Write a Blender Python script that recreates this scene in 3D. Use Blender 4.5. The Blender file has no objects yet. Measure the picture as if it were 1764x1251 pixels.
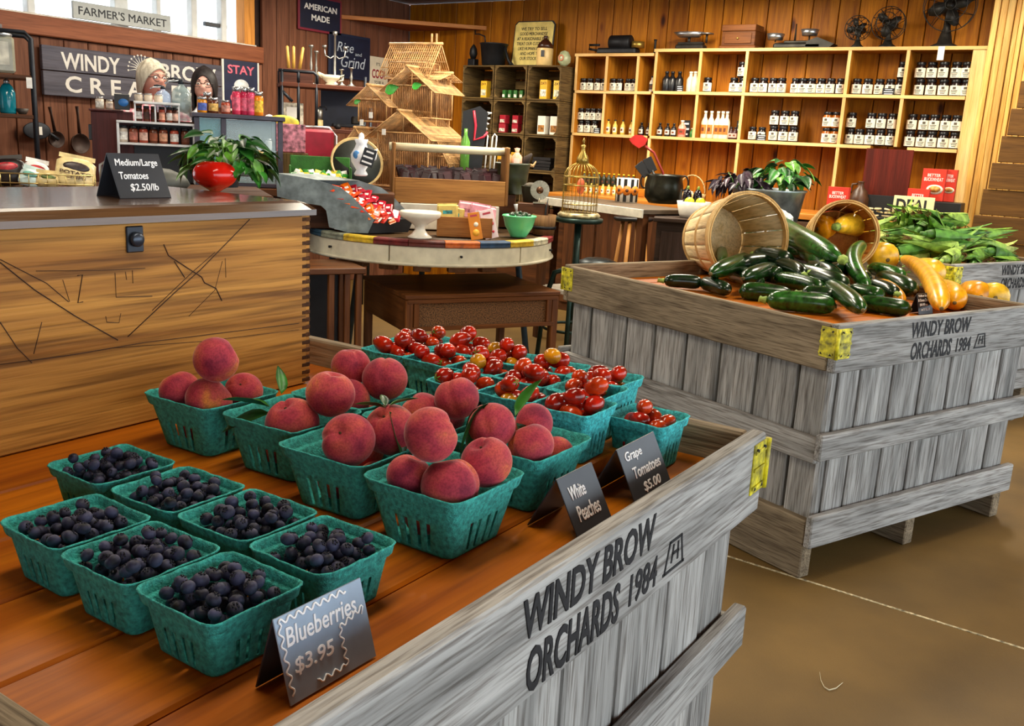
import bpy, bmesh, math, random
from mathutils import Vector as V, Matrix, Euler, noise
random.seed(7)
sc = bpy.context.scene; COL = sc.collection
PI = math.pi; sin = math.sin; cos = math.cos; U = random.uniform
# ---------- camera ----------
CAMH = 1.3; FPX = 1619.54; PIT, ROL, YAW = 0.2305905, 0.0537686, 0.5809335
FW = V((cos(YAW)*cos(PIT), sin(YAW)*cos(PIT), -sin(PIT)))
_r = V((sin(YAW), -cos(YAW), 0)); _u = _r.cross(FW)
RT = _r*cos(ROL) + _u*sin(ROL); UP = _u*cos(ROL) - _r*sin(ROL)
cd = bpy.data.cameras.new('camera'); cam = bpy.data.objects.new('camera', cd); COL.objects.link(cam)
cd.sensor_fit = 'HORIZONTAL'; cd.sensor_width = 36; cd.lens = 36*FPX/1764; cd.clip_start = .05
cam.matrix_world = Matrix.Translation((0, 0, CAMH)) @ Matrix((RT, UP, -FW)).transposed().to_4x4()
sc.camera = cam
# ---------- world, lamps, exposure ----------
w = bpy.data.worlds.new('sky'); sc.world = w; w.use_nodes = True
bg = w.node_tree.nodes['Background']; bg.inputs[0].default_value = (.82, .92, 1, 1); bg.inputs[1].default_value = 3.2
vs = sc.view_settings; vs.view_transform = 'Standard'; vs.look = 'None'; vs.gamma = 1; vs.use_curve_mapping = False; vs.exposure = 0.22
def area(name, loc, sx, sy, power, col, rot=(0, 0, 0)):
    l = bpy.data.lights.new(name, 'AREA'); l.shape = 'RECTANGLE'; l.size = sx; l.size_y = sy; l.energy = power; l.color = col
    o = bpy.data.objects.new(name, l); COL.objects.link(o); o.location = loc; o.rotation_euler = rot; return o
FILL_LAMPS = [(1.0, .9, 13), (1.6, 3.2, 26), (3.4, .5, 24), (4.3, 2.9, 46), (5.75, 2.6, 52), (5.6, .9, 40), (5.3, 4.6, 46), (3.6, 4.7, 18)]  # unseen ceiling lamps, added to light the room from above
LAMPCOL = (1, .9, .72)
for i, (x, y, p) in enumerate(FILL_LAMPS): area('added_ceiling_lamp', (x, y, 2.395), 1.15, .24, p, LAMPCOL)
# ---------- projection helpers: where a sight line meets a real plane ----------
def ray(x, y): return FW*FPX + RT*(x-882) - UP*(y-625.5)
EYE = V((0, 0, CAMH))
def atz(x, y, z): d = ray(x, y); return EYE + d*((z-CAMH)/d.z)
def atx(x, y, X): d = ray(x, y); return EYE + d*(X/d.x)
def aty(x, y, Y): d = ray(x, y); return EYE + d*(Y/d.y)
def atd(x, y, D): return EYE + ray(x, y)*(D/FPX)
def mpp(p): return (V(p)-EYE).dot(FW)/FPX
# ---------- mesh helpers ----------
class MB:
    def __init__(s): s.v = []; s.f = []; s.m = []; s.s = []
    def add(s, vs, fs, m=0, sm=False, T=None):
        o = len(s.v)
        s.v += [(T @ V(p)) if T is not None else V(p) for p in vs]
        s.f += [tuple(i+o for i in f) for f in fs]; s.m += [m]*len(fs); s.s += [sm]*len(fs); return s
    def box(s, c, d, m=0, T=None, ch=0, taper=0):
        x, y, z = d[0]/2, d[1]/2, d[2]/2; c = V(c)
        if ch <= 0:
            vs = [(c.x+a*x, c.y+b*y, c.z+e*z) for a in (-1, 1) for b in (-1, 1) for e in (-1, 1)]
            fs = [(0, 1, 3, 2), (4, 6, 7, 5), (0, 4, 5, 1), (2, 3, 7, 6), (0, 2, 6, 4), (1, 5, 7, 3)]
            return s.add(vs, fs, m, False, T)
        k = min(ch, x*.9, y*.9, z*.9); vs = []; ix = {}
        for a in (-1, 1):
            for b in (-1, 1):
                for e in (-1, 1):
                    for q in range(3):
                        p = [a*(x-k), b*(y-k), e*(z-k)]; p[q] = (a*x, b*y, e*z)[q]
                        ix[a, b, e, q] = len(vs); vs.append((c.x+p[0], c.y+p[1], c.z+p[2]))
        fs = []
        for a in (-1, 1):
            r = [ix[a, -1, -1, 0], ix[a, 1, -1, 0], ix[a, 1, 1, 0], ix[a, -1, 1, 0]]; fs.append(r if a > 0 else r[::-1])
            r = [ix[-1, a, -1, 1], ix[-1, a, 1, 1], ix[1, a, 1, 1], ix[1, a, -1, 1]]; fs.append(r if a > 0 else r[::-1])
            r = [ix[-1, -1, a, 2], ix[1, -1, a, 2], ix[1, 1, a, 2], ix[-1, 1, a, 2]]; fs.append(r if a > 0 else r[::-1])
        for a in (-1, 1):
            for b in (-1, 1):
                r = [ix[a, b, -1, 0], ix[a, b, -1, 1], ix[a, b, 1, 1], ix[a, b, 1, 0]]; fs.append(r if a*b > 0 else r[::-1])
                r = [ix[a, -1, b, 0], ix[a, -1, b, 2], ix[a, 1, b, 2], ix[a, 1, b, 0]]; fs.append(r if a*b < 0 else r[::-1])
                r = [ix[-1, a, b, 1], ix[-1, a, b, 2], ix[1, a, b, 2], ix[1, a, b, 1]]; fs.append(r if a*b > 0 else r[::-1])
                for e in (-1, 1):
                    r = [ix[a, b, e, 0], ix[a, b, e, 1], ix[a, b, e, 2]]; fs.append(r if a*b*e > 0 else r[::-1])
        return s.add(vs, fs, m, False, T)
    def lathe(s, prof, n=16, m=0, T=None, sm=True, sx=1, sy=1, caps=True):
        vs = []; fs = []; k = len(prof)
        for r, z in prof:
            vs += [(r*cos(2*PI*i/n)*sx, r*sin(2*PI*i/n)*sy, z) for i in range(n)]
        for j in range(k-1):
            for i in range(n):
                a = j*n+i; b = j*n+(i+1) % n; fs.append((a, b, b+n, a+n))
        if caps and prof[0][0] > 1e-6: fs.append(tuple(range(n))[::-1])
        if caps and prof[-1][0] > 1e-6: fs.append(tuple((k-1)*n+i for i in range(n)))
        return s.add(vs, fs, m, sm, T)
    def tube(s, pts, r, n=6, m=0, closed=False, T=None, sm=True, flat=1):
        pts = [V(p) for p in pts]; k = len(pts); rs = r if isinstance(r, (list, tuple)) else [r]*k
        vs = []; fs = []; up = None
        for i, p in enumerate(pts):
            a = pts[(i-1) % k] if closed or i else p; b = pts[(i+1) % k] if closed or i < k-1 else p
            t = (b-a).normalized() if (b-a).length else V((0, 0, 1))
            if up is None: up = t.orthogonal().normalized() if abs(t.z) > .9 else V((0, 0, 1))
            x = (up - t*up.dot(t)).normalized(); y = t.cross(x); up = x
            vs += [p + (x*cos(2*PI*q/n) + y*sin(2*PI*q/n)*flat)*rs[i] for q in range(n)]
        for j in range(k if closed else k-1):
            for q in range(n):
                a = j*n+q; b = j*n+(q+1) % n; c = ((j+1) % k)*n; fs.append((a, b, c+(q+1) % n, c+q))
        if not closed: fs += [tuple(range(n))[::-1], tuple((k-1)*n+i for i in range(n))]
        return s.add(vs, fs, m, sm, T)
    def prism(s, poly, z0, z1, m=0, T=None, sm=False):
        n = len(poly); vs = [(x, y, z0) for x, y in poly] + [(x, y, z1) for x, y in poly]
        fs = [tuple(range(n))[::-1], tuple(range(n, 2*n))] + [(i, (i+1) % n, n+(i+1) % n, n+i) for i in range(n)]
        return s.add(vs, fs, m, sm, T)
    def ball(s, c, r, nu=12, nv=8, m=0, T=None, fn=None):
        r = (r, r, r) if not isinstance(r, (tuple, list)) else r; c = V(c); vs = [c+V((0, 0, -r[2]))]; fs = []
        for j in range(1, nv):
            t = -PI/2+PI*j/nv
            for i in range(nu):
                a = 2*PI*i/nu; vs.append(c+V((r[0]*cos(t)*cos(a), r[1]*cos(t)*sin(a), r[2]*sin(t))))
        vs.append(c+V((0, 0, r[2]))); L = len(vs)-1
        for i in range(nu):
            fs.append((0, 1+(i+1) % nu, 1+i)); fs.append((L, L-nu+i, L-nu+(i+1) % nu))
        for j in range(nv-2):
            for i in range(nu):
                a = 1+j*nu+i; b = 1+j*nu+(i+1) % nu; fs.append((a, b, b+nu, a+nu))
        if fn: vs = [fn(p) for p in vs]
        return s.add(vs, fs, m, True, T)
    def mesh(s, name, mats):
        me = bpy.data.meshes.new(name); me.from_pydata([tuple(p) for p in s.v], [], s.f)
        for q in (mats if isinstance(mats, (list, tuple)) else [mats]): me.materials.append(q)
        me.polygons.foreach_set('material_index', s.m); me.polygons.foreach_set('use_smooth', s.s); me.update(); return me
    def build(s, name, mats, parent=None, T=None): return ob(name, s.mesh(name, mats), parent, T)
def ob(name, me, parent=None, T=None):
    o = bpy.data.objects.new(name, me); COL.objects.link(o); o.parent = parent
    if T is not None: o.matrix_local = T
    return o
def Tr(x, y=None, z=None): return Matrix.Translation(V(x) if y is None else V((x, y, z)))
def Rz(a): return Matrix.Rotation(a, 4, 'Z')
def Rx(a): return Matrix.Rotation(a, 4, 'X')
def Ry(a): return Matrix.Rotation(a, 4, 'Y')
def Sc(x, y, z): return Matrix.Diagonal((x, y, z, 1))
def frame(o, x, y): x = V(x).normalized(); z = x.cross(V(y)).normalized(); y = z.cross(x); return Matrix.Translation(o) @ Matrix((x, y, z)).transposed().to_4x4()
def along(a, b):      # local X from a to b, centred
    a = V(a); b = V(b); x = (b-a).normalized(); y = (V((0, 0, 1)).cross(x)); y = y.normalized() if y.length > 1e-4 else V((0, 1, 0)); return frame((a+b)/2, x, y)
def tag(o, label, cat, group=None):
    o['label'] = label; o['category'] = cat
    if group: o['group'] = group
    return o
def thing(name, label, cat, loc=(0, 0, 0), rz=0, group=None, T=None):
    o = bpy.data.objects.new(name, None); COL.objects.link(o); o.empty_display_size = .05
    o.matrix_local = T if T is not None else Tr(loc) @ Rz(rz)
    return tag(o, label, cat, group)
def struct(o): o['kind'] = 'structure'; return o
def dup(root, T, label=None, group=None):
    r = root.copy(); COL.objects.link(r); r.matrix_local = T
    if label: r['label'] = label
    if group: r['group'] = group
    for ch in root.children:
        c = ch.copy(); COL.objects.link(c); c.parent = r
        for g in ch.children: d = g.copy(); COL.objects.link(d); d.parent = c
    return r
# ---------- materials ----------
def lin(h):
    h = h.lstrip('#'); c = [int(h[i:i+2], 16)/255 for i in (0, 2, 4)]
    return tuple((x/12.92 if x <= .04045 else ((x+.055)/1.055)**2.4) for x in c) + (1,)
MATS = {}
def newmat(name):
    m = bpy.data.materials.new(name); m.use_nodes = True; nt = m.node_tree
    return m, nt, nt.nodes['Principled BSDF']
def N(nt, t, **k):
    n = nt.nodes.new('ShaderNode'+t)
    for a, b in k.items():
        if a in n.inputs: n.inputs[a].default_value = b
        else: setattr(n, a, b)
    return n
def ramp(nt, stops):
    r = N(nt, 'ValToRGB'); e = r.color_ramp.elements
    while len(e) < len(stops): e.new(.5)
    for q, (p, c) in zip(e, stops): q.position = p; q.color = lin(c) if isinstance(c, str) else c
    return r
def plain(col, rough=.5, metal=0, var=.12, vs=18, bump=0, bs=60, spec=.5, trans=0, emit=0, alpha=1, sheen=0, key=None):
    k = ('p', col, rough, metal, var, vs, bump, bs, spec, trans, emit, alpha, sheen)
    if k in MATS: return MATS[k]
    m, nt, b = newmat('mat_'+(key or col.strip('#'))); L = nt.links.new
    b.inputs['Roughness'].default_value = rough; b.inputs['Metallic'].default_value = metal; b.inputs['Specular IOR Level'].default_value = spec
    tc = N(nt, 'TexCoord'); oi = N(nt, 'ObjectInfo'); ad = N(nt, 'VectorMath', operation='ADD'); sv = N(nt, 'VectorMath', operation='SCALE'); sv.inputs[3].default_value = 37
    L(oi.outputs['Random'], sv.inputs[0]); L(tc.outputs['Object'], ad.inputs[0]); L(sv.outputs[0], ad.inputs[1])
    nz = N(nt, 'TexNoise'); nz.inputs['Scale'].default_value = vs; nz.inputs['Detail'].default_value = 4; L(ad.outputs[0], nz.inputs['Vector'])
    c = lin(col); lo = tuple(max(0, x*(1-var*2.2)) for x in c[:3])+(1,); hi = tuple(min(1, x*(1+var*1.6)) for x in c[:3])+(1,)
    rp = ramp(nt, [(.3, lo), (.7, hi)]); L(nz.outputs[0], rp.inputs[0]); L(rp.outputs[0], b.inputs['Base Color'])
    if bump:
        n2 = N(nt, 'TexNoise'); n2.inputs['Scale'].default_value = bs; n2.inputs['Detail'].default_value = 3; L(ad.outputs[0], n2.inputs['Vector'])
        bp = N(nt, 'Bump'); bp.inputs['Strength'].default_value = bump; bp.inputs['Distance'].default_value = .004; L(n2.outputs[0], bp.inputs['Height']); L(bp.outputs[0], b.inputs['Normal'])
    if trans: b.inputs['Transmission Weight'].default_value = trans; b.inputs['IOR'].default_value = 1.33
    if emit: L(rp.outputs[0], b.inputs['Emission Color']); b.inputs['Emission Strength'].default_value = emit
    if sheen: b.inputs['Sheen Weight'].default_value = sheen; b.inputs['Sheen Roughness'].default_value = .4
    if alpha < 1: b.inputs['Alpha'].default_value = alpha
    MATS[k] = m; return m
def wood(c1, c2, axis='X', scale=1., rough=.6, knots=0, bump=.35, crack=.0, vary=.16, key='wood', coat=0, strx=.05):
    k = ('w', c1, c2, axis, scale, rough, knots, bump, crack, vary, coat, strx)
    if k in MATS: return MATS[k]
    m, nt, b = newmat('mat_'+key); L = nt.links.new
    b.inputs['Roughness'].default_value = rough; b.inputs['Specular IOR Level'].default_value = .22
    if coat: b.inputs['Coat Weight'].default_value = coat; b.inputs['Coat Roughness'].default_value = .12
    tc = N(nt, 'TexCoord'); oi = N(nt, 'ObjectInfo'); ad = N(nt, 'VectorMath', operation='ADD'); sv = N(nt, 'VectorMath', operation='SCALE'); sv.inputs[3].default_value = 53
    L(oi.outputs['Random'], sv.inputs[0]); L(tc.outputs['Object'], ad.inputs[0]); L(sv.outputs[0], ad.inputs[1])
    def mp(f, st):
        q = N(nt, 'Mapping'); s3 = [f*scale]*3; s3['XYZ'.index(axis)] = f*scale*st; q.inputs['Scale'].default_value = s3; L(ad.outputs[0], q.inputs['Vector']); return q
    n1 = N(nt, 'TexNoise'); n1.inputs['Scale'].default_value = 1; n1.inputs['Detail'].default_value = 5; n1.inputs['Distortion'].default_value = .7; L(mp(22, strx*1.6).outputs[0], n1.inputs['Vector'])
    rp = ramp(nt, [(.28, c1), (.72, c2)]); L(n1.outputs[0], rp.inputs[0])
    n2 = N(nt, 'TexNoise'); n2.inputs['Scale'].default_value = 1; n2.inputs['Detail'].default_value = 4; L(mp(150, strx).outputs[0], n2.inputs['Vector'])
    r2 = ramp(nt, [(.32, (.45, .42, .40, 1) if crack else (.72, .70, .68, 1)), (.55, (1, 1, 1, 1))]); L(n2.outputs[0], r2.inputs[0])
    mx = N(nt, 'MixRGB', blend_type='MULTIPLY'); mx.inputs[0].default_value = 1; L(rp.outputs[0], mx.inputs[1]); L(r2.outputs[0], mx.inputs[2]); cur = mx.outputs[0]
    if knots:
        vo = N(nt, 'TexVoronoi'); vo.inputs['Scale'].default_value = 1; L(mp(knots, .45).outputs[0], vo.inputs['Vector'])
        r3 = ramp(nt, [(.05, (.16, .10, .07, 1)), (.085, (.55, .42, .33, 1)), (.13, (1, 1, 1, 1))]); L(vo.outputs['Distance'], r3.inputs[0])
        m3 = N(nt, 'MixRGB', blend_type='MULTIPLY'); m3.inputs[0].default_value = 1; L(cur, m3.inputs[1]); L(r3.outputs[0], m3.inputs[2]); cur = m3.outputs[0]
    hs = N(nt, 'HueSaturation'); mr = N(nt, 'MapRange'); mr.inputs['To Min'].default_value = 1-vary; mr.inputs['To Max'].default_value = 1+vary
    L(oi.outputs['Random'], mr.inputs[0]); L(mr.outputs[0], hs.inputs['Value']); L(cur, hs.inputs['Color']); L(hs.outputs[0], b.inputs['Base Color'])
    bp = N(nt, 'Bump'); bp.inputs['Strength'].default_value = bump; bp.inputs['Distance'].default_value = .003; L(n2.outputs[0], bp.inputs['Height']); L(bp.outputs[0], b.inputs['Normal'])
    MATS[k] = m; return m
def glassy(col='#e8f4f2', a=.12, rough=.04):
    k = ('g', col, a, rough)
    if k in MATS: return MATS[k]
    m, nt, b = newmat('mat_glass'); L = nt.links.new; nt.nodes.remove(b)
    t = N(nt, 'BsdfTransparent'); g = N(nt, 'BsdfPrincipled'); g.inputs['Base Color'].default_value = lin(col); g.inputs['Roughness'].default_value = rough
    nz = N(nt, 'TexNoise'); nz.inputs['Scale'].default_value = 9; mr = N(nt, 'MapRange'); mr.inputs['To Min'].default_value = max(0, a*.7); mr.inputs['To Max'].default_value = min(1, a*1.3); L(nz.outputs[0], mr.inputs[0])
    mx = N(nt, 'MixShader'); L(mr.outputs[0], mx.inputs[0]); L(t.outputs[0], mx.inputs[1]); L(g.outputs[0], mx.inputs[2])
    L(mx.outputs[0], nt.nodes['Material Output'].inputs[0]); MATS[k] = m; return m
def gray(ax): return wood('#74736f', '#b8b6b0', ax, 1.3, .85, 0, .6, 1, .14, 'weathered_wood')
def brn(ax): return wood('#685b48', '#a08f74', ax, 1.3, .85, 0, .6, 1, .1, 'weathered_wood_brown')
def pine(ax): return wood('#a85a10', '#d98a28', ax, .8, .5, 6.5, .15, 0, .17, 'pine')
def palepine(ax): return wood('#d9a75c', '#efcd8f', ax, .8, .5, 0, .15, 0, .08, 'pale_pine')
def crateW(ax): return wood('#4a3a22', '#7b6238', ax, 1, .75, 0, .4, 1, .12, 'crate_wood')
def darkW(ax): return wood('#3b2416', '#6a4023', ax, 1, .45, 0, .2, 0, .08, 'dark_wood')
BLACK = plain('#17181b', .45, key='black_paint'); IRON = plain('#232427', .5, .6, key='cast_iron', bump=.2); WHITE = plain('#ecebe4', .5, var=.03, key='white')
CHALKW = plain('#f2f2f2', .9, var=.02, key='chalk'); BRASS = plain('#b99a4a', .35, .8, key='brass'); STEEL = plain('#b9bdc0', .3, .9, key='steel'); INK = plain('#1b1b1d', .8, var=.2, vs=60, key='ink')
def board(name, c, d, mf, parent=None, T=None, ch=.002):
    ax = 'XYZ'[max(range(3), key=lambda i: d[i])]
    o = MB().box((0, 0, 0), d, 0, None, ch).build(name, mf(ax) if callable(mf) else mf, parent, (T or Matrix()) @ Tr(c)); return o
def text(s, wid, hei, mt, parent, T, name='lettering', bold=0, ext=.0006, shear=0, sp=1.):
    cu = bpy.data.curves.new('txt', 'FONT'); cu.body = s; cu.resolution_u = 3; cu.extrude = 1e-4; cu.bevel_depth = bold*.8; cu.bevel_resolution = 0; cu.shear = shear; cu.space_character = sp; cu.align_x = 'CENTER'; cu.space_line = .95
    t = bpy.data.objects.new('txt', cu); COL.objects.link(t); me = bpy.data.meshes.new_from_object(t); bpy.data.objects.remove(t); bpy.data.curves.remove(cu)
    xs = [v.co.x for v in me.vertices]; ys = [v.co.y for v in me.vertices]; x0, x1, y0, y1 = min(xs), max(xs), min(ys), max(ys)
    for v in me.vertices: v.co = ((v.co.x-(x0+x1)/2)*wid/(x1-x0), (v.co.y-(y0+y1)/2)*hei/(y1-y0), ext if v.co.z > 0 else -ext)
    me.materials.clear(); me.materials.append(mt); me.name = name; return ob(name, me, parent, T)

def place(x, y, D, z=None, rz=0):      # a base frame facing the viewer: X to the right, Y away, Z up
    p = atd(x, y, D); vd = V((p.x, p.y, 0)).normalized()
    if z is not None: p.z = z
    return Tr(p) @ Rz(math.atan2(-vd.x, vd.y)+rz)
# ================= the setting =================
UB, VL, ZC = 7.0, 5.92, 2.47          # back wall plane, left wall plane, ceiling height
conc = plain('#715626', .6, var=.16, vs=2.2, bump=.25, bs=220, key='concrete')
fl = struct(MB().box((3.2, 1.6, -.05), (11, 11, .1)).build('floor', conc))
a, b_ = atz(1396, 1003, 0), atz(1764, 1118, 0); dv = (b_-a).normalized()
T = along(a-dv*.3, b_+dv*2.0); ln = ((b_+dv*2)-(a-dv*.3)).length
MB().box((0, 0, .0006), (ln, .009, .0014)).build('control_joint', plain('#c2b48e', .9, var=.35, vs=90, key='joint_filler'), fl, T)
ce = struct(MB().box((3.2, 1.6, ZC+.06), (11, 11, .1)).build('ceiling', wood('#6e3a16', '#8a4c1d', 'Y', .6, .6, 4, .1, key='ceiling_wood')))
tubeM = plain('#fff4e0', .4, emit=2.5, var=.01, key='added_lamp_tube'); lampW = plain('#dcdcd6', .5, key='added_lamp_housing')
for i, (x, y, p) in enumerate(FILL_LAMPS):  # fixtures made up for the added lamps, out of view
    l = thing('added_lamp_fixture', 'added white tube light, out of view, on the ceiling above the shop floor', 'light', (x, y, ZC+.01), 0, 'added ceiling lights')
    MB().box((0, 0, -.025), (1.2, .28, .05), 0, None, .01).build('housing', lampW, l)
    for s in (-1, 1): MB().tube([(-.56, s*.125, -.055), (.56, s*.125, -.055)], .012, 8).build('tube', tubeM, l)
# left wall: knotty red-brown boards, a band of windows above
wl = thing('wall_left', '', 'wall', (0, VL, 0)); struct(wl); del wl['label']; del wl['category']
LW = wood('#5f3826', '#8a5a42', 'Z', .8, .6, 5.5, .15, 0, .13, 'stained_boards')
MB().box((3.0, .05, ZC/2), (8, .06, ZC)).build('wall_backing', plain('#3a2014', .9), wl) if 0 else None
winL, winR, winB = -.9, 5.06, 1.915
x = 1.4; random.seed(3)
while x < UB-.02:
    wd = min(U(.13, .19), UB-x); h = ZC if x > winR+.1 else winB-.13
    MB().box((0, 0, 0), (wd-.006, .03, h), 0, None, .004).build('plank', LW, wl, Tr(x+wd/2, .015, h/2)); x += wd
MB().box((4.2, .045, ZC/2), (.01, .01, .01)).build('nail', IRON, wl)
MB().box((2.2+winR/2-.4, .06, (winB-.12)/2), (winR+1.2, .03, winB-.12)).build('sheathing', plain('#2a160c', .9), wl)
MB().box(((winR+.1+UB)/2, .06, ZC/2), (UB-winR-.1, .03, ZC)).build('sheathing', plain('#2a160c', .9), wl)
trimW = wood('#7c452c', '#9c5e3e', 'X', .8, .5, 4, .1, 0, .06, 'sill_wood')
wn = thing('window_1', '', 'w', (0, VL, 0)); struct(wn); del wn['label']; del wn['category']
MB().box(((winL+winR)/2+.06, .0, winB-.065), (winR-winL+.24, .07, .12), 0, None, .006).build('window_sill', trimW, wn)
MB().box(((winL+winR)/2+.06, .03, winB-.004), (winR-winL+.1, .12, .016), 0, None, .004).build('stool', plain('#d8d2c4', .5), wn)
MB().box((winR+.045, .02, (winB+ZC)/2), (.1, .1, ZC-winB), 0, None, .004).build('window_jamb', wood('#c07a2c', '#dd9a4a', 'Z', 1, .5, 3, .1, key='jamb_wood'), wn)
MB().box(((winL+winR)/2, .03, ZC-.03), (winR-winL, .09, .07), 0, None, .004).build('window_head', trimW, wn)
frm = plain('#d9dcd8', .5, var=.04, key='window_frame')
for pxx, wdt in ((-60, .05), (57, .05), (212, .1), (276, .035), (337, .05), (388, .05)):
    X = aty(pxx, 30, VL).x; MB().box((0, 0, 0), (wdt, .06, ZC-winB), 0, None, .004).build('mullion', frm, wn, Tr(X, .04, (winB+ZC)/2))
MB().box((aty(378, 60, VL).x, .045, winB+.11), (.2, .03, .03), 0, None, .003).build('sash_rail', plain('#3c3f44', .5), wn)
xs = [winL]+[aty(p, 30, VL).x for p in (-60, 57, 212, 276, 337, 388)]+[winR]
for a, b_ in zip(xs[:-1], xs[1:]): MB().box(((a+b_)/2, .06, (winB+ZC)/2), (b_-a-.03, .005, ZC-winB-.05)).build('pane', glassy('#ffffff', .06), wn)
# back wall: orange knotty pine
wb = thing('wall_back', '', 'w', (UB, 0, 0)); struct(wb); del wb['label']; del wb['category']
BW = wood('#8a4a08', '#c67c12', 'Z', .8, .55, 5.5, .15, 0, .17, 'knotty_pine')
MB().box((.06, 2.3, ZC/2), (.03, 7.4, ZC)).build('sheathing', plain('#2a160c', .9), wb)
y = VL; random.seed(5)
while y > -1.2:
    wd = U(.13, .2); MB().box((0, 0, 0), (.03, wd-.006, ZC), 0, None, .004).build('plank', BW, wb, Tr(.015, y-wd/2, ZC/2)); y -= wd
# corner ledge high up between the two walls
a, b_ = aty(588, 27, VL), atx(838, 51, UB)
z = (a.z+b_.z)/2; s = struct(MB().prism([(a.x, VL), (UB, VL), (UB, b_.y)], z-.01, z+.012).build('trim_1', wood('#6d3420', '#8a4a2c', 'X', .8, .6, 3, .1, key='ledge_wood')))
T = along((a.x, VL, z), (UB, b_.y, z)); MB().box((0, 0, .001), ((V((a.x, VL, z))-V((UB, b_.y, z))).length, .014, .034), 0, None, .003).build('ledge_edge', wood('#a8642c', '#c98648', 'X', 1, .5, 0, .1), s, T)
# rear and far-left walls that close the room behind the viewer
wr = struct(MB().box((-1.9, 2.2, ZC/2), (.06, 7.5, ZC)).build('wall_rear', wood('#6e3f1c', '#8d5526', 'Z', .7, .6, 4, .1)))
# ================= orchard bins =================
HAZ = plain('#c9bd1c', .5, var=.35, vs=55, key='yellow_hinge')
def stencil(parent, T):
    text('WINDY BROW', .335, .052, INK, parent, T @ Tr(0, .034, .0), bold=.03, sp=1.0); text('ORCHARDS', .225, .058, INK, parent, T @ Tr(-.04, -.036, 0), bold=.03)
    text('1984', .085, .048, INK, parent, T @ Tr(.145, -.034, 0), bold=.02)
def logo(parent, T):
    mb = MB()
    for a, b_ in (((-.03, -.022), (-.018, .024)), ((-.018, .024), (.022, .024)), ((.022, .024), (.034, -.022)), ((-.034, -.022), (.038, -.022)), ((-.008, -.01), (-.004, .016)), ((.014, -.01), (.012, .016)), ((-.006, .003), (.014, .003))):
        a = V((*a, 0)); b_ = V((*b_, 0)); mb.box((0, 0, 0), ((b_-a).length+.003, .0045, .0012), 0, along(a, b_))
    mb.build('stencil_emblem', INK, parent, T)
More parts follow.
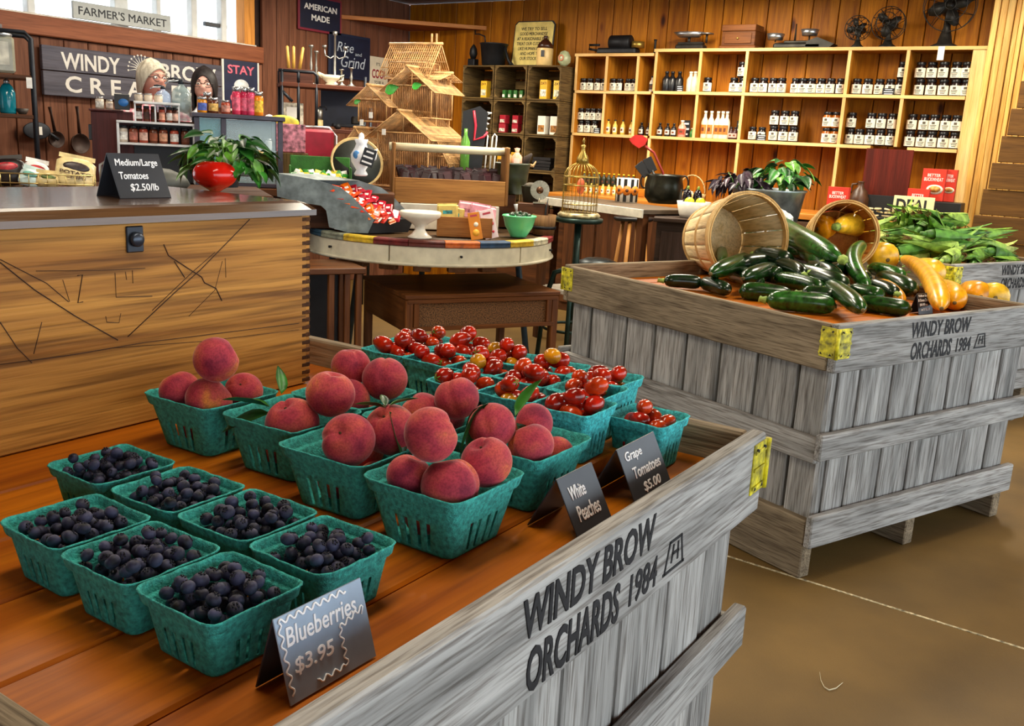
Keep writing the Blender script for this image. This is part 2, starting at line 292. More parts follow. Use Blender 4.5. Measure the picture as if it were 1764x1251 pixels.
def orchard_bin(name, label, T, L1, L2, gaps1, gaps2, txt=None, front=True, seed=1, floorM=None, dz=0):
    random.seed(seed); t = thing(name, label, 'crate', T=T); zt, zc, th = .826, .678, .03
    # collar boards (origin at the near corner, X along the front, Y along the side)
    def B(n, c, d, mf, ch=.004):
        T2 = Tr(c) @ Rz(U(-.002, .002)); return board(n, (0, 0, 0), d, mf, t, T2, ch)
    zz = (zt+zc)/2; hh = zt-zc
    cf = B('collar_board', (L1/2, th/2, zz), (L1, th, hh), gray); cl = B('collar_board', (th/2, L2/2, zz-.002), (th, L2-th*2-.004, hh-.004), brn)
    B('collar_board', (L1/2, L2-th/2, zz), (L1, th, hh), brn); B('collar_board', (L1-th/2, L2/2, zz-.002), (th, L2-th*2-.004, hh-.004), brn)
    ins = .03; sl = .022
    def slats(face, gaps, L):
        e = [0]+sorted(gaps)+[L-2*ins]
        for a, b_ in zip(e[:-1], e[1:]):
            wd = b_-a-.012; c = ins+(a+b_)/2
            if face == 'f': B('slat', (c, ins+sl/2+U(-.002, .002), (zc+.1)/2+.05), (wd, sl, zc+.02-.1), gray)
            if face == 'b': B('slat', (c, L2-ins-sl/2, (zc+.1)/2+.05), (wd, sl, zc+.02-.1), gray)
            if face == 'l': B('slat', (ins+sl/2+U(-.002, .002), c, (zc+.1)/2+.05), (sl, wd, zc+.02-.1), gray)
            if face == 'r': B('slat', (L1-ins-sl/2, c, (zc+.1)/2+.05), (sl, wd, zc+.02-.1), gray)
    slats('f', gaps1, L1); slats('b', gaps1, L1); slats('l', gaps2, L2); slats('r', gaps2, L2)
    for y in (.013, L2-.013): B('band', (L1/2, y, .443), (L1+.02, .026, .083), gray); B('band', (L1/2, y, .166), (L1+.01, .026, .105), gray)
    for x in (.013, L1-.013): B('band', (x, L2/2, .425), (.026, L2-.056, .083), gray)
    for x in (.025, L1/2, L1-.025):
        B('skid', (x, L2/2, .1 if x != L1/2 else .058), (.05, L2-.056, .195 if x != L1/2 else .112), brn)
    B('corner_post', (ins+.05, ins+.05, .42), (.05, .05, .6), brn); B('corner_post', (L1-ins-.05, ins+.05, .42), (.05, .05, .6), brn)
    B('corner_post', (ins+.05, L2-ins-.05, .42), (.05, .05, .6), brn); B('corner_post', (L1-ins-.05, L2-ins-.05, .42), (.05, .05, .6), brn)
    lm = plain('#15120f', .95, key='painted_gap_shade')  # dark sheets behind the slats paint the shade in the gaps
    for c, d in (((L1/2, .062, .38), (L1-.14, .006, .55)), ((L1/2, L2-.062, .38), (L1-.14, .006, .55)), ((.062, L2/2, .38), (.006, L2-.14, .55)), ((L1-.062, L2/2, .38), (.006, L2-.14, .55))): MB().box(c, d).build('gap_shade_panel', lm, t)
    # display floor boards
    n = 9; wd = (L2-2*th)/n
    for i in range(n): B('floor_board', (L1/2, th+wd*(i+.5), .752+dz), (L1-2*th-.004, wd-.003, .022), floorM)
    # painted yellow corner straps
    for cx, cy in ((0, 0), (0, L2), (L1, 0)):
        h = t; mb = MB(); sx = 1 if cx == 0 else -1; sy = 1 if cy == 0 else -1
        mb.box((cx+sx*.03, cy-sy*.002, .768), (.06, .004, .092), 0, None, .001); mb.box((cx-sx*.002, cy+sy*.03, .768), (.004, .06, .092), 0, None, .001)
        for z in (.735, .768, .80): mb.box((cx+sx*.034, cy-sy*.005, z), (.05, .004, .006), 0); mb.box((cx-sx*.005, cy+sy*.034, z), (.004, .05, .006), 0)
        mb.tube([(cx-sx*.004, cy-sy*.004, .722), (cx-sx*.004, cy-sy*.004, .814)], .006, 8)
        k = mb.build('corner_hinge', HAZ, t); mb = MB()
        for q in (.016, .05):
            for z in (.733, .803): mb.ball((cx+sx*q, cy-sy*.005, z), .004, 6, 4); mb.ball((cx-sx*.005, cy+sy*q, z), .004, 6, 4)
        mb.build('rivets', INK, k)['kind'] = 'stuff'
    if txt is not None: F = Tr(0, -.0008, 0) @ frame((txt, 0, .752), (1, 0, 0), (0, 0, 1)); stencil(t, F); logo(t, F @ Tr(.245, -.03, 0))
    return t
tableTop = lambda ax: wood('#8c4003', '#d07608', ax, .55, .5, 3.2, .12, 0, .1, 'display_boards', 0)
C1X, C1Y = .335, .495
bin1 = orchard_bin('orchard_bin', 'weathered grey wooden orchard bin nearest the viewer, holding berry and peach baskets', Tr(C1X, C1Y, 0), 1.25, 1.49, [.12, .28, .44, .6, .76, .92, 1.07], [.15, .3, .46, .62, .78, .94, 1.1, 1.27], .635, seed=1, floorM=tableTop)
EA = -0.3866145; BN = atz(1387, 1005, 0)
T2 = Tr(BN.x, BN.y, 0) @ Rz(EA)
bin2 = orchard_bin('orchard_bin', 'weathered grey wooden orchard bin heaped with zucchini and yellow squash', T2, 1.155, 1.345, [.04, .15, .32, .48, .645, .8, .965], [.12, .29, .455, .62, .785, .945, 1.16], .53, seed=2, floorM=tableTop)
B3 = atz(1647, 456, .826)
T3 = Tr(B3.x, B3.y, 0) @ Rz(EA-.02)
bin3 = orchard_bin('orchard_bin', 'grey orchard bin piled with corn, furthest of the three bins', T3, .92, .97, [.04, .15, .32, .48, .645], [.12, .29, .455, .62, .785], .58, seed=3, floorM=tableTop)
# ================= leaves =================
def leafmesh(name, L, W, m, fold=.25, curl=.3, n=6, th=.0006):
    vs = []; fs = []
    for i in range(n+1):
        t = i/n; wd = W*(sin(PI*min(1, t**.8))**.9)*.5*(1 if i < n else 0)+1e-4; x = L*t; z = -curl*L*t*t
        for q in (-1, 0, 1): vs.append((x, q*wd, z+abs(q)*fold*wd + (.06*wd*sin(9*t) if q else 0)))
    for i in range(n):
        for q in range(2): a = i*3+q; fs.append((a, a+1, a+4, a+3))
    k = len(vs); vs2 = [(x, y, z-th) for x, y, z in vs]; f2 = [tuple(i+k for i in f[::-1]) for f in fs]
    edge = [i*3 for i in range(n+1)] + [n*3+1] + [i*3+2 for i in range(n, -1, -1)] + [1]
    for a, b_ in zip(edge, edge[1:]+edge[:1]): fs.append((a, b_, b_+k, a+k)[::-1])
    mb = MB(); mb.add(vs+vs2, fs+f2, 0, True); return mb.mesh(name, m)
GREEN = plain('#2f7a22', .45, var=.3, vs=25, key='leaf_green'); GREEN2 = plain('#5f9a2e', .45, var=.3, vs=30, key='leaf_pale'); DGREEN = plain('#1d4f1c', .4, var=.3, vs=25, key='leaf_dark'); PURP = plain('#2b1c2c', .4, var=.35, vs=25, key='leaf_purple')
# ================= moulded pulp baskets =================
PULP = plain('#38a79c', .9, var=.22, vs=160, bump=.5, bs=420, key='teal_pulp'); PULP2 = plain('#42bcbc', .9, var=.25, vs=160, bump=.5, bs=420, key='bright_teal_pulp')
def basketmesh(a0, a1, h, seed):
    random.seed(seed); fr = [-1, -.61, -.47, -.27, -.13, .13, .27, .47, .61, 1]; slot = {1, 3, 5, 7}
    rows = [(0, 0, 0), (.05, 0, 1), (.52, 0, 2), (.60, 0, 3), (.785, 0, 4), (.80, .0002, 4), (.808, .0036, 5), (.83, .0042, 5), (.97, .0044, 6), (1, .0056, 7)]
    nper = 4*(len(fr)-1+3); vs = []; sl = []
    for zf, off, ri in rows:
        a = a0+(a1-a0)*zf+off; rc = a*.24; pts = []; flags = []
        for sd in range(4):
            R = Matrix.Rotation(sd*PI/2, 3, 'Z'); fl_ = a-rc
            for i, f in enumerate(fr):
                bul = .0012 if ri in (1, 2) and i in (1, 2, 3, 4, 5, 6, 7, 8) else 0
                pts.append(R @ V((f*fl_, -a-bul, 0)))
                flags.append(i in slot)
            for q in (1, 2):
                an = -PI/2+q*PI/6; pts.append(R @ V((fl_+rc*cos(an), -fl_+rc*sin(an), 0))); flags.append(False)
        # corner arcs close with the next side's first point
        for p in pts:
            wob = (noise.noise((p.x*60, p.y*60, seed*3.1)))*(.0022 if ri >= 6 else .0006)
            vs.append((p.x, p.y, h*zf+wob*1.0 if ri else 0))
        sl = flags
    n = len(sl); fs = []
    for j in range(len(rows)-1):
        for i in range(n):
            if j == 1 and sl[i]: continue
            a = j*n+i; b_ = j*n+(i+1) % n; fs.append((a, b_, b_+n, a+n))
    fs.append(tuple(range(n))[::-1]); mb = MB(); mb.add(vs, fs, 0, True); return mb.mesh('basket', PULP)
BK = {}
def basket(kind, loc, rz, label, group, cat='basket'):
    a0, a1, h = {'pint': (.047, .0585, .068), 'quart': (.058, .0785, .09), 'tom': (.043, .0525, .085)}[kind]
    if kind not in BK: BK[kind] = [basketmesh(a0, a1, h, q+len(BK)*10) for q in range(3)]
    o = ob('fruit_basket', random.choice(BK[kind])); tag(o, label, cat, group); o.matrix_local = Tr(loc) @ Rz(rz)
    md = o.modifiers.new('s', 'SOLIDIFY'); md.thickness = .0022; md.offset = -1; return o
def heap(n, r, half, floor, seed, tries=14, pen=.12):
    random.seed(seed); P = []
    for _ in range(n):
        best = None
        for _ in range(tries):
            x, y = U(-half, half), U(-half, half); z = floor+r
            for p in P:
                d2 = (p[0]-x)**2+(p[1]-y)**2; rr = (2*r)**2
                if d2 < rr: z = max(z, p[2]+math.sqrt(rr-d2))
            k = z + pen*(abs(x)+abs(y))
            if best is None or k < best[0]: best = (k, x, y, z)
        P.append(best[1:])
    return P
ZB = .765
# blueberries
BLUE = plain('#34354c', .55, var=.45, vs=55, key='blueberry', spec=.3); CROWN = plain('#15151f', .8)
def berry(seed):
    random.seed(seed); mb = MB()
    def fn(p):
        q = p.copy(); d = math.hypot(p.x, p.y)
        if p.z > 0 and d < .0042: q.z -= .0016*(1-d/.0042)
        return q
    mb.ball((0, 0, 0), (.0085*U(.95, 1.05), .0085*U(.95, 1.05), .0074), 12, 8, 0, None, fn)
    for i in range(5): mb.box((cos(i*1.257)*.0028, sin(i*1.257)*.0028, .0068), (.0014, .0022, .0022), 1, None)
    return mb.mesh('blueberry', [BLUE, CROWN])
BERRY = [berry(q) for q in range(4)]
PB = [((.735, 1.142), 'rear left blueberry basket beside the chest'), ((.737, .998), 'second blueberry basket in the far row'), ((.738, .864), 'third blueberry basket in the far row'), ((.735, .731), 'blueberry basket at the right of the far row, behind its sign'),
      ((.594, 1.0), 'blueberry basket at the left edge of the near row'), ((.59, .868), 'middle blueberry basket of the near row'), ((.592, .737), 'nearest blueberry basket, at the corner by its sign')]
rest = MB(); random.seed(11)
for i, ((x, y), lb) in enumerate(PB):
    basket('pint', (x, y, ZB), U(-.03, .03)+random.choice((0, PI/2, PI)), 'teal pulp '+lb.replace('blueberry basket', 'basket of blueberries'), 'blueberry baskets')
    P = heap(74, .0084, .044, ZB+.018 + (.004 if i != 5 else .010), 20+i, 10, .02); P.sort(key=lambda p: -p[2])
    for j, p in enumerate(P):
        R = Euler((U(-.9, .9), U(-.9, .9), U(0, 6))).to_matrix().to_4x4(); s = U(.86, 1.06)
        T = Tr(x+p[0], y+p[1], p[2]) @ R @ Sc(s, s, s)
        if j < 42: tag(ob('blueberry', BERRY[j % 4], None, T), 'dark blueberry in the '+lb, 'blueberry', 'berries in the '+lb)
        else: rest.ball((0, 0, 0), .0083, 8, 5, 0, T)
o = rest.build('blueberries', BLUE); tag(o, 'blueberries lying under the top layer in the seven baskets', 'blueberries'); o['kind'] = 'stuff'
# peaches
def peachmat():
    m, nt, b = newmat('mat_peach'); L = nt.links.new; tc = N(nt, 'TexCoord'); oi = N(nt, 'ObjectInfo'); sv = N(nt, 'VectorMath', operation='SCALE'); sv.inputs[3].default_value = 61; ad = N(nt, 'VectorMath', operation='ADD')
    L(oi.outputs['Random'], sv.inputs[0]); L(tc.outputs['Object'], ad.inputs[0]); L(sv.outputs[0], ad.inputs[1])
    n1 = N(nt, 'TexNoise'); n1.inputs['Scale'].default_value = .85; n1.inputs['Detail'].default_value = 3; L(ad.outputs[0], n1.inputs['Vector'])
    r1 = ramp(nt, [(.30, '#84233a'), (.46, '#b23a48'), (.62, '#c9564a'), (.76, '#e0883a')]); L(n1.outputs[0], r1.inputs[0])
    n2 = N(nt, 'TexNoise'); n2.inputs['Scale'].default_value = 13; n2.inputs['Detail'].default_value = 2; L(ad.outputs[0], n2.inputs['Vector'])
    r2 = ramp(nt, [(.35, (.7, .66, .66, 1)), (.6, (1, 1, 1, 1))]); L(n2.outputs[0], r2.inputs[0])
    mx = N(nt, 'MixRGB', blend_type='MULTIPLY'); mx.inputs[0].default_value = 1; L(r1.outputs[0], mx.inputs[1]); L(r2.outputs[0], mx.inputs[2]); L(mx.outputs[0], b.inputs['Base Color'])
    b.inputs['Roughness'].default_value = .75; b.inputs['Sheen Weight'].default_value = .35; b.inputs['Sheen Roughness'].default_value = .35; b.inputs['Sheen Tint'].default_value = (1, .75, .7, 1); b.inputs['Specular IOR Level'].default_value = .25
    return m
PEACH = peachmat(); STEM = plain('#4b3415', .8)
def peachmesh(seed):
    random.seed(seed); ex, ey = U(.95, 1.03), U(.95, 1.02)
    def fn(p):
        d = math.hypot(p.x, p.y); q = V((p.x*ex, p.y*ey, p.z*.95)); an = math.atan2(p.y, p.x); up = p.z
        q *= 1-.085*math.exp(-(an/.16)**2)*min(1, d*2.2)*(1 if up > -.7 else .3)
        if up > 0: q.z -= .30*math.exp(-(d/.26)**2)
        return q
    mb = MB(); mb.ball((0, 0, 0), 1, 40, 20, 0, None, fn); mb.tube([(0, 0, .60), (.02, 0, .72)], .05, 6, 1); return mb.mesh('peach', [PEACH, STEM])
PM = [peachmesh(q) for q in range(3)]
PBK = [((1.02, 1.282), .02, 'rear left peach basket against the wooden chest', [(285, 679, 37, 0), (369, 637, 42, 1), (347, 679, 43, .25), (420, 674, 34, 0)]),
       ((1.03, 1.095), .04, 'peach basket with long leaves, second from the chest', [(488, 727, 50, .1), (549, 694, 44, .5), (455, 700, 30, -.1)]),
       ((.985, .917), .03, 'peach basket at the middle of the near row', [(583, 764, 49, .35), (681, 746, 48, .4), (640, 790, 34, -.4)]),
       ((.968, .735), .0, 'front peach basket nearest the viewer', [(682, 837, 36, 0), (750, 769, 51, 1), (760, 828, 54, .35), (851, 809, 48, .3)]),
       ((1.19, 1.11), .05, 'peach basket in front of the tomato baskets, left', [(587, 677, 40, .2), (662, 662, 41, .45), (607, 645, 36, .6)]),
       ((1.175, .93), .03, 'middle peach basket of the far row', [(722, 711, 38, .4), (785, 694, 41, .75), (800, 725, 34, -.2)]),
       ((1.175, .745), .0, 'right peach basket of the far row, behind the white peaches sign', [(849, 735, 44, .6), (918, 730, 38, .35), (939, 773, 42, .1), (985, 775, 26, -.5)])]
PL = leafmesh('leaf', .085, .03, DGREEN, .35, .35); PL2 = leafmesh('leaf', .075, .028, GREEN, .5, .1)
PEACHES = {}
for bi, ((x, y), rz, lb, ps) in enumerate(PBK):
    basket('quart', (x, y, ZB), rz, 'teal pulp '+lb.replace('peach basket', 'basket of peaches'), 'peach baskets')
    Q = []
    for (px_, py_, rp_, lv) in ps:
        z = ZB+(.094+lv*.05 if lv >= 0 else .07+lv*.04); p = atz(px_, py_, z); Q.append([p, max(.030, rp_*mpp(p)*.95), p.copy()])
    for (dx, dy) in ((-.026, .012), (.026, -.012)): p = V((x+dx, y+dy, ZB+.036)); Q.append([p, .0285, p.copy()])  # two unseen filler peaches added to block light through the slots
    for it in range(120):
        for e in Q: e[0] += (e[2]-e[0])*.06
        for i in range(len(Q)):
            for j in range(i):
                d = Q[i][0]-Q[j][0]; L = d.length or 1e-4; m = .96*(Q[i][1]+Q[j][1])-L
                if m > 0: d *= m/L*.5; Q[i][0] += d; Q[j][0] -= d
        for p, R, _ in Q:
            dz = p.z-ZB-.088; hr = math.sqrt(max(0, R*R-dz*dz)) if dz > 0 else R; q_ = max(.008, (.075 if dz > 0 else .055+.0205*(p.z-ZB)/.09)-hr)
            p.x = max(x-q_, min(x+q_, p.x)); p.y = max(y-q_, min(y+q_, p.y)); p.z = max(ZB+R*.97+.004, p.z)
    for j, (p, R, _) in enumerate(Q):
        random.seed(bi*9+j); o = ob('peach', PM[(bi+j) % 3], None, Tr(p) @ Euler((U(-1.2, .6), U(-.9, .9), U(0, 6))).to_matrix().to_4x4() @ Sc(R, R, R))
        pos = (['at the lower left', 'on top', 'at the front', 'at the right'] if len(Q) > 5 else ['at the front', 'on top', 'at the side'])[j] if j < len(ps) else ['added as unseen filler at the left', 'added as unseen filler at the right'][j-len(ps)]
        tag(o, 'peach %s of the %s' % (pos, lb.replace(' in front of the tomato baskets, left', ' by the tomatoes').replace(', behind the white peaches sign', '').replace(' with long leaves, second from the chest', ' with long leaves')), 'peach', 'peaches'); PEACHES[bi, j] = (o, p, R)
# the hidden peaches under the tops are added fillers against stray light
def leafon(key, offs):
    o, p, R = PEACHES[key]; Mi = o.matrix_basis.inverted()
    for (dx, dy, dz, yaw, pit, rol, s, me) in offs:
        T = Tr(p+V((dx, dy, dz))*R) @ Rz(yaw) @ Ry(pit) @ Rx(rol) @ Sc(s, s, s); ob('leaf', me, o, Mi @ T)
leafon((1, 0), [(-.2, 1.0, .5, 2.0, -.15, .3, 1.05, PL2), (-.1, 1.1, .2, 2.5, .1, -.4, .9, PL), (.3, .9, .9, .9, -.8, .5, .75, PL2)])
leafon((2, 1), [(-.35, -.25, .85, -1.5, .9, 0, .9, PL), (-.3, 0, .95, 2.3, -.2, .4, .6, PL2), (-.1, 0, .98, -.6, -.3, -.3, .6, PL2), (-.2, .1, .95, .8, -.5, .2, .45, PL)])
leafon((6, 0), [(-.15, .1, 1.0, 2.6, .7, .6, 1.0, PL), (-.3, .2, .95, 2.9, 1.0, -.2, .95, PL), (.75, -.65, .4, -1.0, -1.1, .5, .9, PL2), (.8, -.7, .1, -1.6, .6, .3, .75, PL)])
# grape tomatoes
TOMR = [plain(c, .18, var=.3, vs=40, key='grape_tomato') for c in ('#b8230c', '#a81a0a', '#c43a10', '#d08a14')]
def tommesh(m, L): 
    mb = MB(); mb.ball((0, 0, 0), (L, .0158, .0158), 12, 8, 0, None, lambda p: V((p.x, p.y*(1-.12*p.x/L), p.z*(1-.12*p.x/L)))); return mb.mesh('grape_tomato', m)
TOM = [tommesh(TOMR[0], .0235), tommesh(TOMR[1], .022), tommesh(TOMR[2], .0225), tommesh(TOMR[3], .019)]
mb = MB(); 
for i in range(5): mb.tube([(0, 0, 0), (.001, cos(i*1.257)*.005, sin(i*1.257)*.005), (-.003, cos(i*1.257)*.009, sin(i*1.257)*.009)], [.0012, .001, .0004], 4)
CALYX = mb.mesh('calyx', GREEN2)
RIS = .03
rs = MB().box((0, 0, RIS/2), (.30, .595, RIS-.002), 0, None, .003).build('riser_board', tableTop('Y'), None, Tr(1.41, .9875, ZB-.001)); tag(rs, 'low wooden riser under the grape tomato baskets', 'riser')
rows = [('nearest', 1.325, [.962, .852, .742, .628]), ('middle', 1.43, [1.215, 1.108, 1.0, .89, .775]), ('furthest', 1.532, [1.235, 1.128, 1.02, .91, .795])]
TB = []
for rn, u, vs_ in rows:
    for i, v in enumerate(vs_):
        od = ['leftmost', 'second', 'third', 'fourth', 'rightmost']; od = od if len(vs_) == 5 else ['leftmost', 'second', 'third', 'rightmost']
        TB.append((u if (rn, i) != ('nearest', 3) else 1.45, v if (rn, i) != ('nearest', 3) else .662, '%s grape tomato basket of the %s row' % (od[i], rn)))
for k, (u, v, lb) in enumerate(TB):
    z0 = ZB+RIS if v > .67 else ZB; random.seed(k+60)
    b_ = basket('tom', (u, v, z0), U(-.03, .03), 'teal pulp '+lb.replace('grape tomato basket', 'basket of grape tomatoes'), 'grape tomato baskets'); b_.material_slots[0].link = 'OBJECT'; b_.material_slots[0].material = PULP2
    P = heap(15, .0155, .031, z0+.012, 80+k, 10); P.sort(key=lambda p: -p[2])
    for j, p in enumerate(P[:13]):
        q = 3 if U(0, 1) < .07 else random.choice((0, 0, 1, 2)); ra = U(0, 6) if max(abs(p[0]), abs(p[1])) < .014 else (PI/2+U(-.35, .35) if abs(p[0]) > abs(p[1]) else U(-.35, .35)); T = Tr(u+p[0], v+p[1], p[2]) @ Rz(ra) @ Ry(U(-.5, .5)); s = U(.88, 1.05)
        o = tag(ob('grape_tomato', TOM[q], None, T @ Sc(s, s, s)), 'glossy red grape tomato in the '+lb if q < 3 else 'yellow-orange grape tomato in the '+lb, 'tomato', 'tomatoes in the '+lb)
        if U(0, 1) < .15: ob('calyx', CALYX, o, Tr(-.022, 0, 0) @ Ry(PI))
# tent cards
CARD = plain('#2b2f36', .35, var=.1, key='chalkboard'); CARD_SHEEN = plain('#8fa2b6', .3, var=.08, key='chalkboard_painted_sheen')  # the pale blue-grey face paints a reflection onto black card
def tent(label, p, rz, w_, h, lines, open_=.06, face=None, lean=None, extra=None):
    t = thing('price_sign', label, 'sign', p, rz); sl = math.hypot(h, open_/2); an = math.atan2(open_/2, h)
    F = frame((0, -open_/4, h/2), (1, 0, 0), (0, open_/2, h)); Bk = frame((0, open_/4, h/2), (-1, 0, 0), (0, -open_/2, h))
    MB().box((0, 0, 0), (w_, sl, .002), 0, None, .0006).build('front_panel', face or CARD, t, F); MB().box((0, 0, 0), (w_, sl, .002), 0, None, .0006).build('back_panel', CARD, t, Bk)
    for s, cx, cy, tw, th_ in lines: text(s, tw*w_, th_*sl, CHALKW, t, F @ Tr(cx*w_, cy*sl, .0014), bold=.012, shear=.15)
    if extra: extra(t, F, w_, sl)
    return t
def curl(t, F, w_, h):
    mb = MB(); pts = []
    for i in range(60): a = i/59; x = -.46+a*.75; pts.append((x*w_, (.44+.03*sin(a*50))*h, .0018))
    mb.tube(pts, .0011, 5); pts = [((-.46+.02*sin(i*.9))*w_, (.44-i/40*.86)*h, .0018) for i in range(40)]; mb.tube(pts, .0011, 5)
    pts = [(.42*w_, (.08+.0*sin(i))*h, .0018) for i in range(1)] + [((.45-.3*i/20)*w_, (.16-.1*i/20+.03*sin(i*1.1))*h, .0018) for i in range(21)] + [((.15+.02*sin(i*1.1))*w_, (.06-.45*i/20)*h, .0018) for i in range(21)] + [((.13-.32*i/16)*w_, (-.4+.03*sin(i*1.3))*h, .0018) for i in range(17)]
    mb.tube(pts, .0010, 5); mb.build('chalk_border', CHALKW, t)if 0 else mb.build('chalk_border', CHALKW, t, F)
p = (atz(505, 1215, ZB)+atz(652, 1135, ZB))/2
tent('black chalk price card reading Blueberries $3.95 with wavy border', (p.x, p.y+.028, ZB), -.02, .118, .082, [('Blueberries', -.02, .24, .8, .22), ('$3.95', -.17, -.12, .44, .2)], .05, CARD_SHEEN, None, curl)
tent('black chalk tent card reading White Peaches', (1.125, .622, ZB), .0, .1, .08, [('White', -.12, .2, .42, .22), ('Peaches', .0, -.14, .62, .25)], .085)
tent('black chalk tent card reading Grape Tomatoes $5.00', (1.305, .615, ZB), .0, .13, .084, [('Grape', -.17, .3, .42, .2), ('Tomatoes', .04, .02, .72, .19), ('$5.00', .04, -.27, .45, .18)], .085)
# ================= blanket chest =================
CY, CZ0, CZ1, CR = 1.462, ZB, 1.128, 1.424
ch = thing('wooden_chest', 'old wooden blanket chest with iron lock standing on the orchard bin', 'chest', (.48, CY, CZ0))
chestW = lambda ax: wood('#8a5722', '#cd9444', ax, .75, .55, 0, .5, 1, .04, 'chest_wood', 0, .03)
Lc, Dc, Hc = CR-.48, .46, CZ1-CZ0
MB().box((Lc/2, .012, Hc/2), (Lc-.02, .024, Hc), 0, None, .002).build('front_panel', chestW('X'), ch)
MB().box((Lc/2, Dc-.012, Hc/2), (Lc-.02, .024, Hc), 0, None, .002).build('back_panel', chestW('X'), ch)
for x in (.012, Lc-.0132): MB().box((x, Dc/2, Hc/2), (.02, Dc-.05, Hc), 0, None, .001).build('side_panel', chestW('Y'), ch)
MB().box((Lc/2, Dc/2, .008), (Lc-.04, Dc-.04, .016)).build('bottom_panel', chestW('X'), ch)
pinM = wood('#3a210f', '#5c3718', 'Y', 1, .7, 0, .3, 1, .1, 'end_grain'); npn = 22
for i in range(npn):
    z = Hc*(i+.5)/npn; MB().box((0, 0, 0), (.024, .026, Hc/npn*.52), 0, None, .001).build('joint_pin', pinM, ch, Tr(Lc-.0115, .0125, z))
    MB().box((0, 0, 0), (.023, .0245, Hc/npn*.46), 0, None, .001).build('joint_tail', chestW('X'), ch, Tr(Lc-.0125, .0125, z+Hc/npn*.5-.0001 if i < npn-1 else z+Hc/npn*.36))
lidW = wood('#3f2a17', '#6f4a26', 'X', .8, .3, 0, .3, 0, .03, 'chest_lid', .9)
prof = [(-.012, 0), (-.012, .012), (-.004, .026), (.012, .0295), (Dc-.01, .0295), (Dc+.006, .02), (Dc+.006, 0)]
mb = MB(); n = len(prof); vs = []
for x, ins in ((-.01, 0), (Lc-.03, 0), (Lc-.008, .004), (Lc+.006, .012)):
    vs += [(x, y, (z if z < .013 else max(.006, z-ins))) for y, z in prof]
fs = [tuple(range(n))[::-1]] + [tuple(3*n+i for i in range(n))] + [(j*n+i, j*n+(i+1) % n, (j+1)*n+(i+1) % n, (j+1)*n+i) for j in range(3) for i in range(n)]
mb.add(vs, [f[::-1] for f in fs]); mb.build('lid', lidW, ch, Tr(0, 0, Hc+.001))
lk = aty(231, 412, CY)-V((.48, CY, CZ0)); iron = plain('#20242b', .35, .5, key='lock_iron')
k = MB().box((0, 0, 0), (.034, .004, .046), 0, None, .002).build('lock_plate', iron, ch, Tr(lk.x, -.002, lk.z))
MB().lathe([(.013, 0), (.013, .006), (.010, .010), (.0, .010)], 16).build('lock_knob', plain('#3d444e', .3, .6), k, Tr(.001, -.002, 0) @ Rx(PI/2))
# carved scratches on the front board
SCR = plain('#3c220c', .9, var=.2); so = V((.48, CY, CZ0))
def scratch(pts, r):
    q = [aty(x, y, CY)-so for x, y in pts]; q = [V((p.x, -.0002, p.z)) for p in q]; MB().tube(q, r, 5, 0, False, None, True, 1).build('carved_line', SCR, ch)
scratch([(0, 452), (60, 500), (130, 545), (203, 586)], .0011); scratch([(0, 447), (80, 488), (118, 520)], .0008); scratch([(220, 580), (300, 505), (345, 465), (430, 378)], .0010); scratch([(262, 535), (330, 470), (370, 435)], .0007)
scratch([(282, 421), (290, 440), (320, 460), (347, 477), (352, 487), (372, 497), (382, 518)], .0013); scratch([(300, 450), (318, 478)], .0012)
scratch([(0, 555), (30, 600), (55, 625)], .0009); scratch([(72, 555), (58, 610)], .0008); scratch([(133, 475), (142, 473), (134, 522), (143, 520)], .0009); scratch([(108, 482), (120, 520)], .0006); scratch([(198, 470), (200, 512), (262, 510)], .0008)
scratch([(216, 468), (218, 482)], .0007); scratch([(228, 466), (229, 488)], .0007); scratch([(383, 450), (370, 500), (325, 545)], .0006); scratch([(388, 445), (389, 478)], .0006); scratch([(62, 467), (170, 466), (250, 462)], .0006); scratch([(182, 545), (184, 555), (205, 556), (208, 540)], .0007); scratch([(0, 628), (120, 612), (250, 590), (515, 557)], .0007); scratch([(190, 600), (350, 588), (515, 568)], .0005)
# things on the chest
CT = CZ1+.0305
p = atz(252, 341, CT); sg = tent('black chalk tent card reading Medium/Large Tomatoes $2.50/lb on the chest', (p.x-.005, p.y+.03, CT), .0, .112, .082, [('Medium/Large', 0, .27, .82, .2), ('Tomatoes', -.12, .0, .55, .16), ('$2.50/lb', .02, -.27, .55, .18)], .075)
p = atz(371, 326, CT); k = mpp(p); R = 36*k
def fn(q):
    an = math.atan2(q.y, q.x); d = math.hypot(q.x, q.y)/R; s = 1+.05*sin(5*an+.6)*min(1, d*1.3); q = V((q.x*s, q.y*s, q.z)); q.z -= .011*math.exp(-(d/.3)**2)*(1 if q.z > 0 else -.3); return q
tm = thing('tomato', 'large ripe red tomato on the wooden chest', 'tomato', (p.x, p.y, CT))
MB().ball((0, 0, R*.70), (R, R, R*.70), 36, 18, 0, None, fn).build('fruit', plain('#c8190d', .14, var=.15, vs=12, key='tomato_red'), tm)
mb = MB()
for i in range(6): a = i*1.05; mb.tube([(0, 0, 0), (cos(a)*.009, sin(a)*.009, .002), (cos(a)*.019, sin(a)*.019, .007)], [.0018, .0016, .0005], 5)
mb.tube([(0, 0, 0), (.001, 0, .010)], .0018, 6); mb.build('calyx', GREEN, tm, Tr(0, 0, R*1.4-.012))
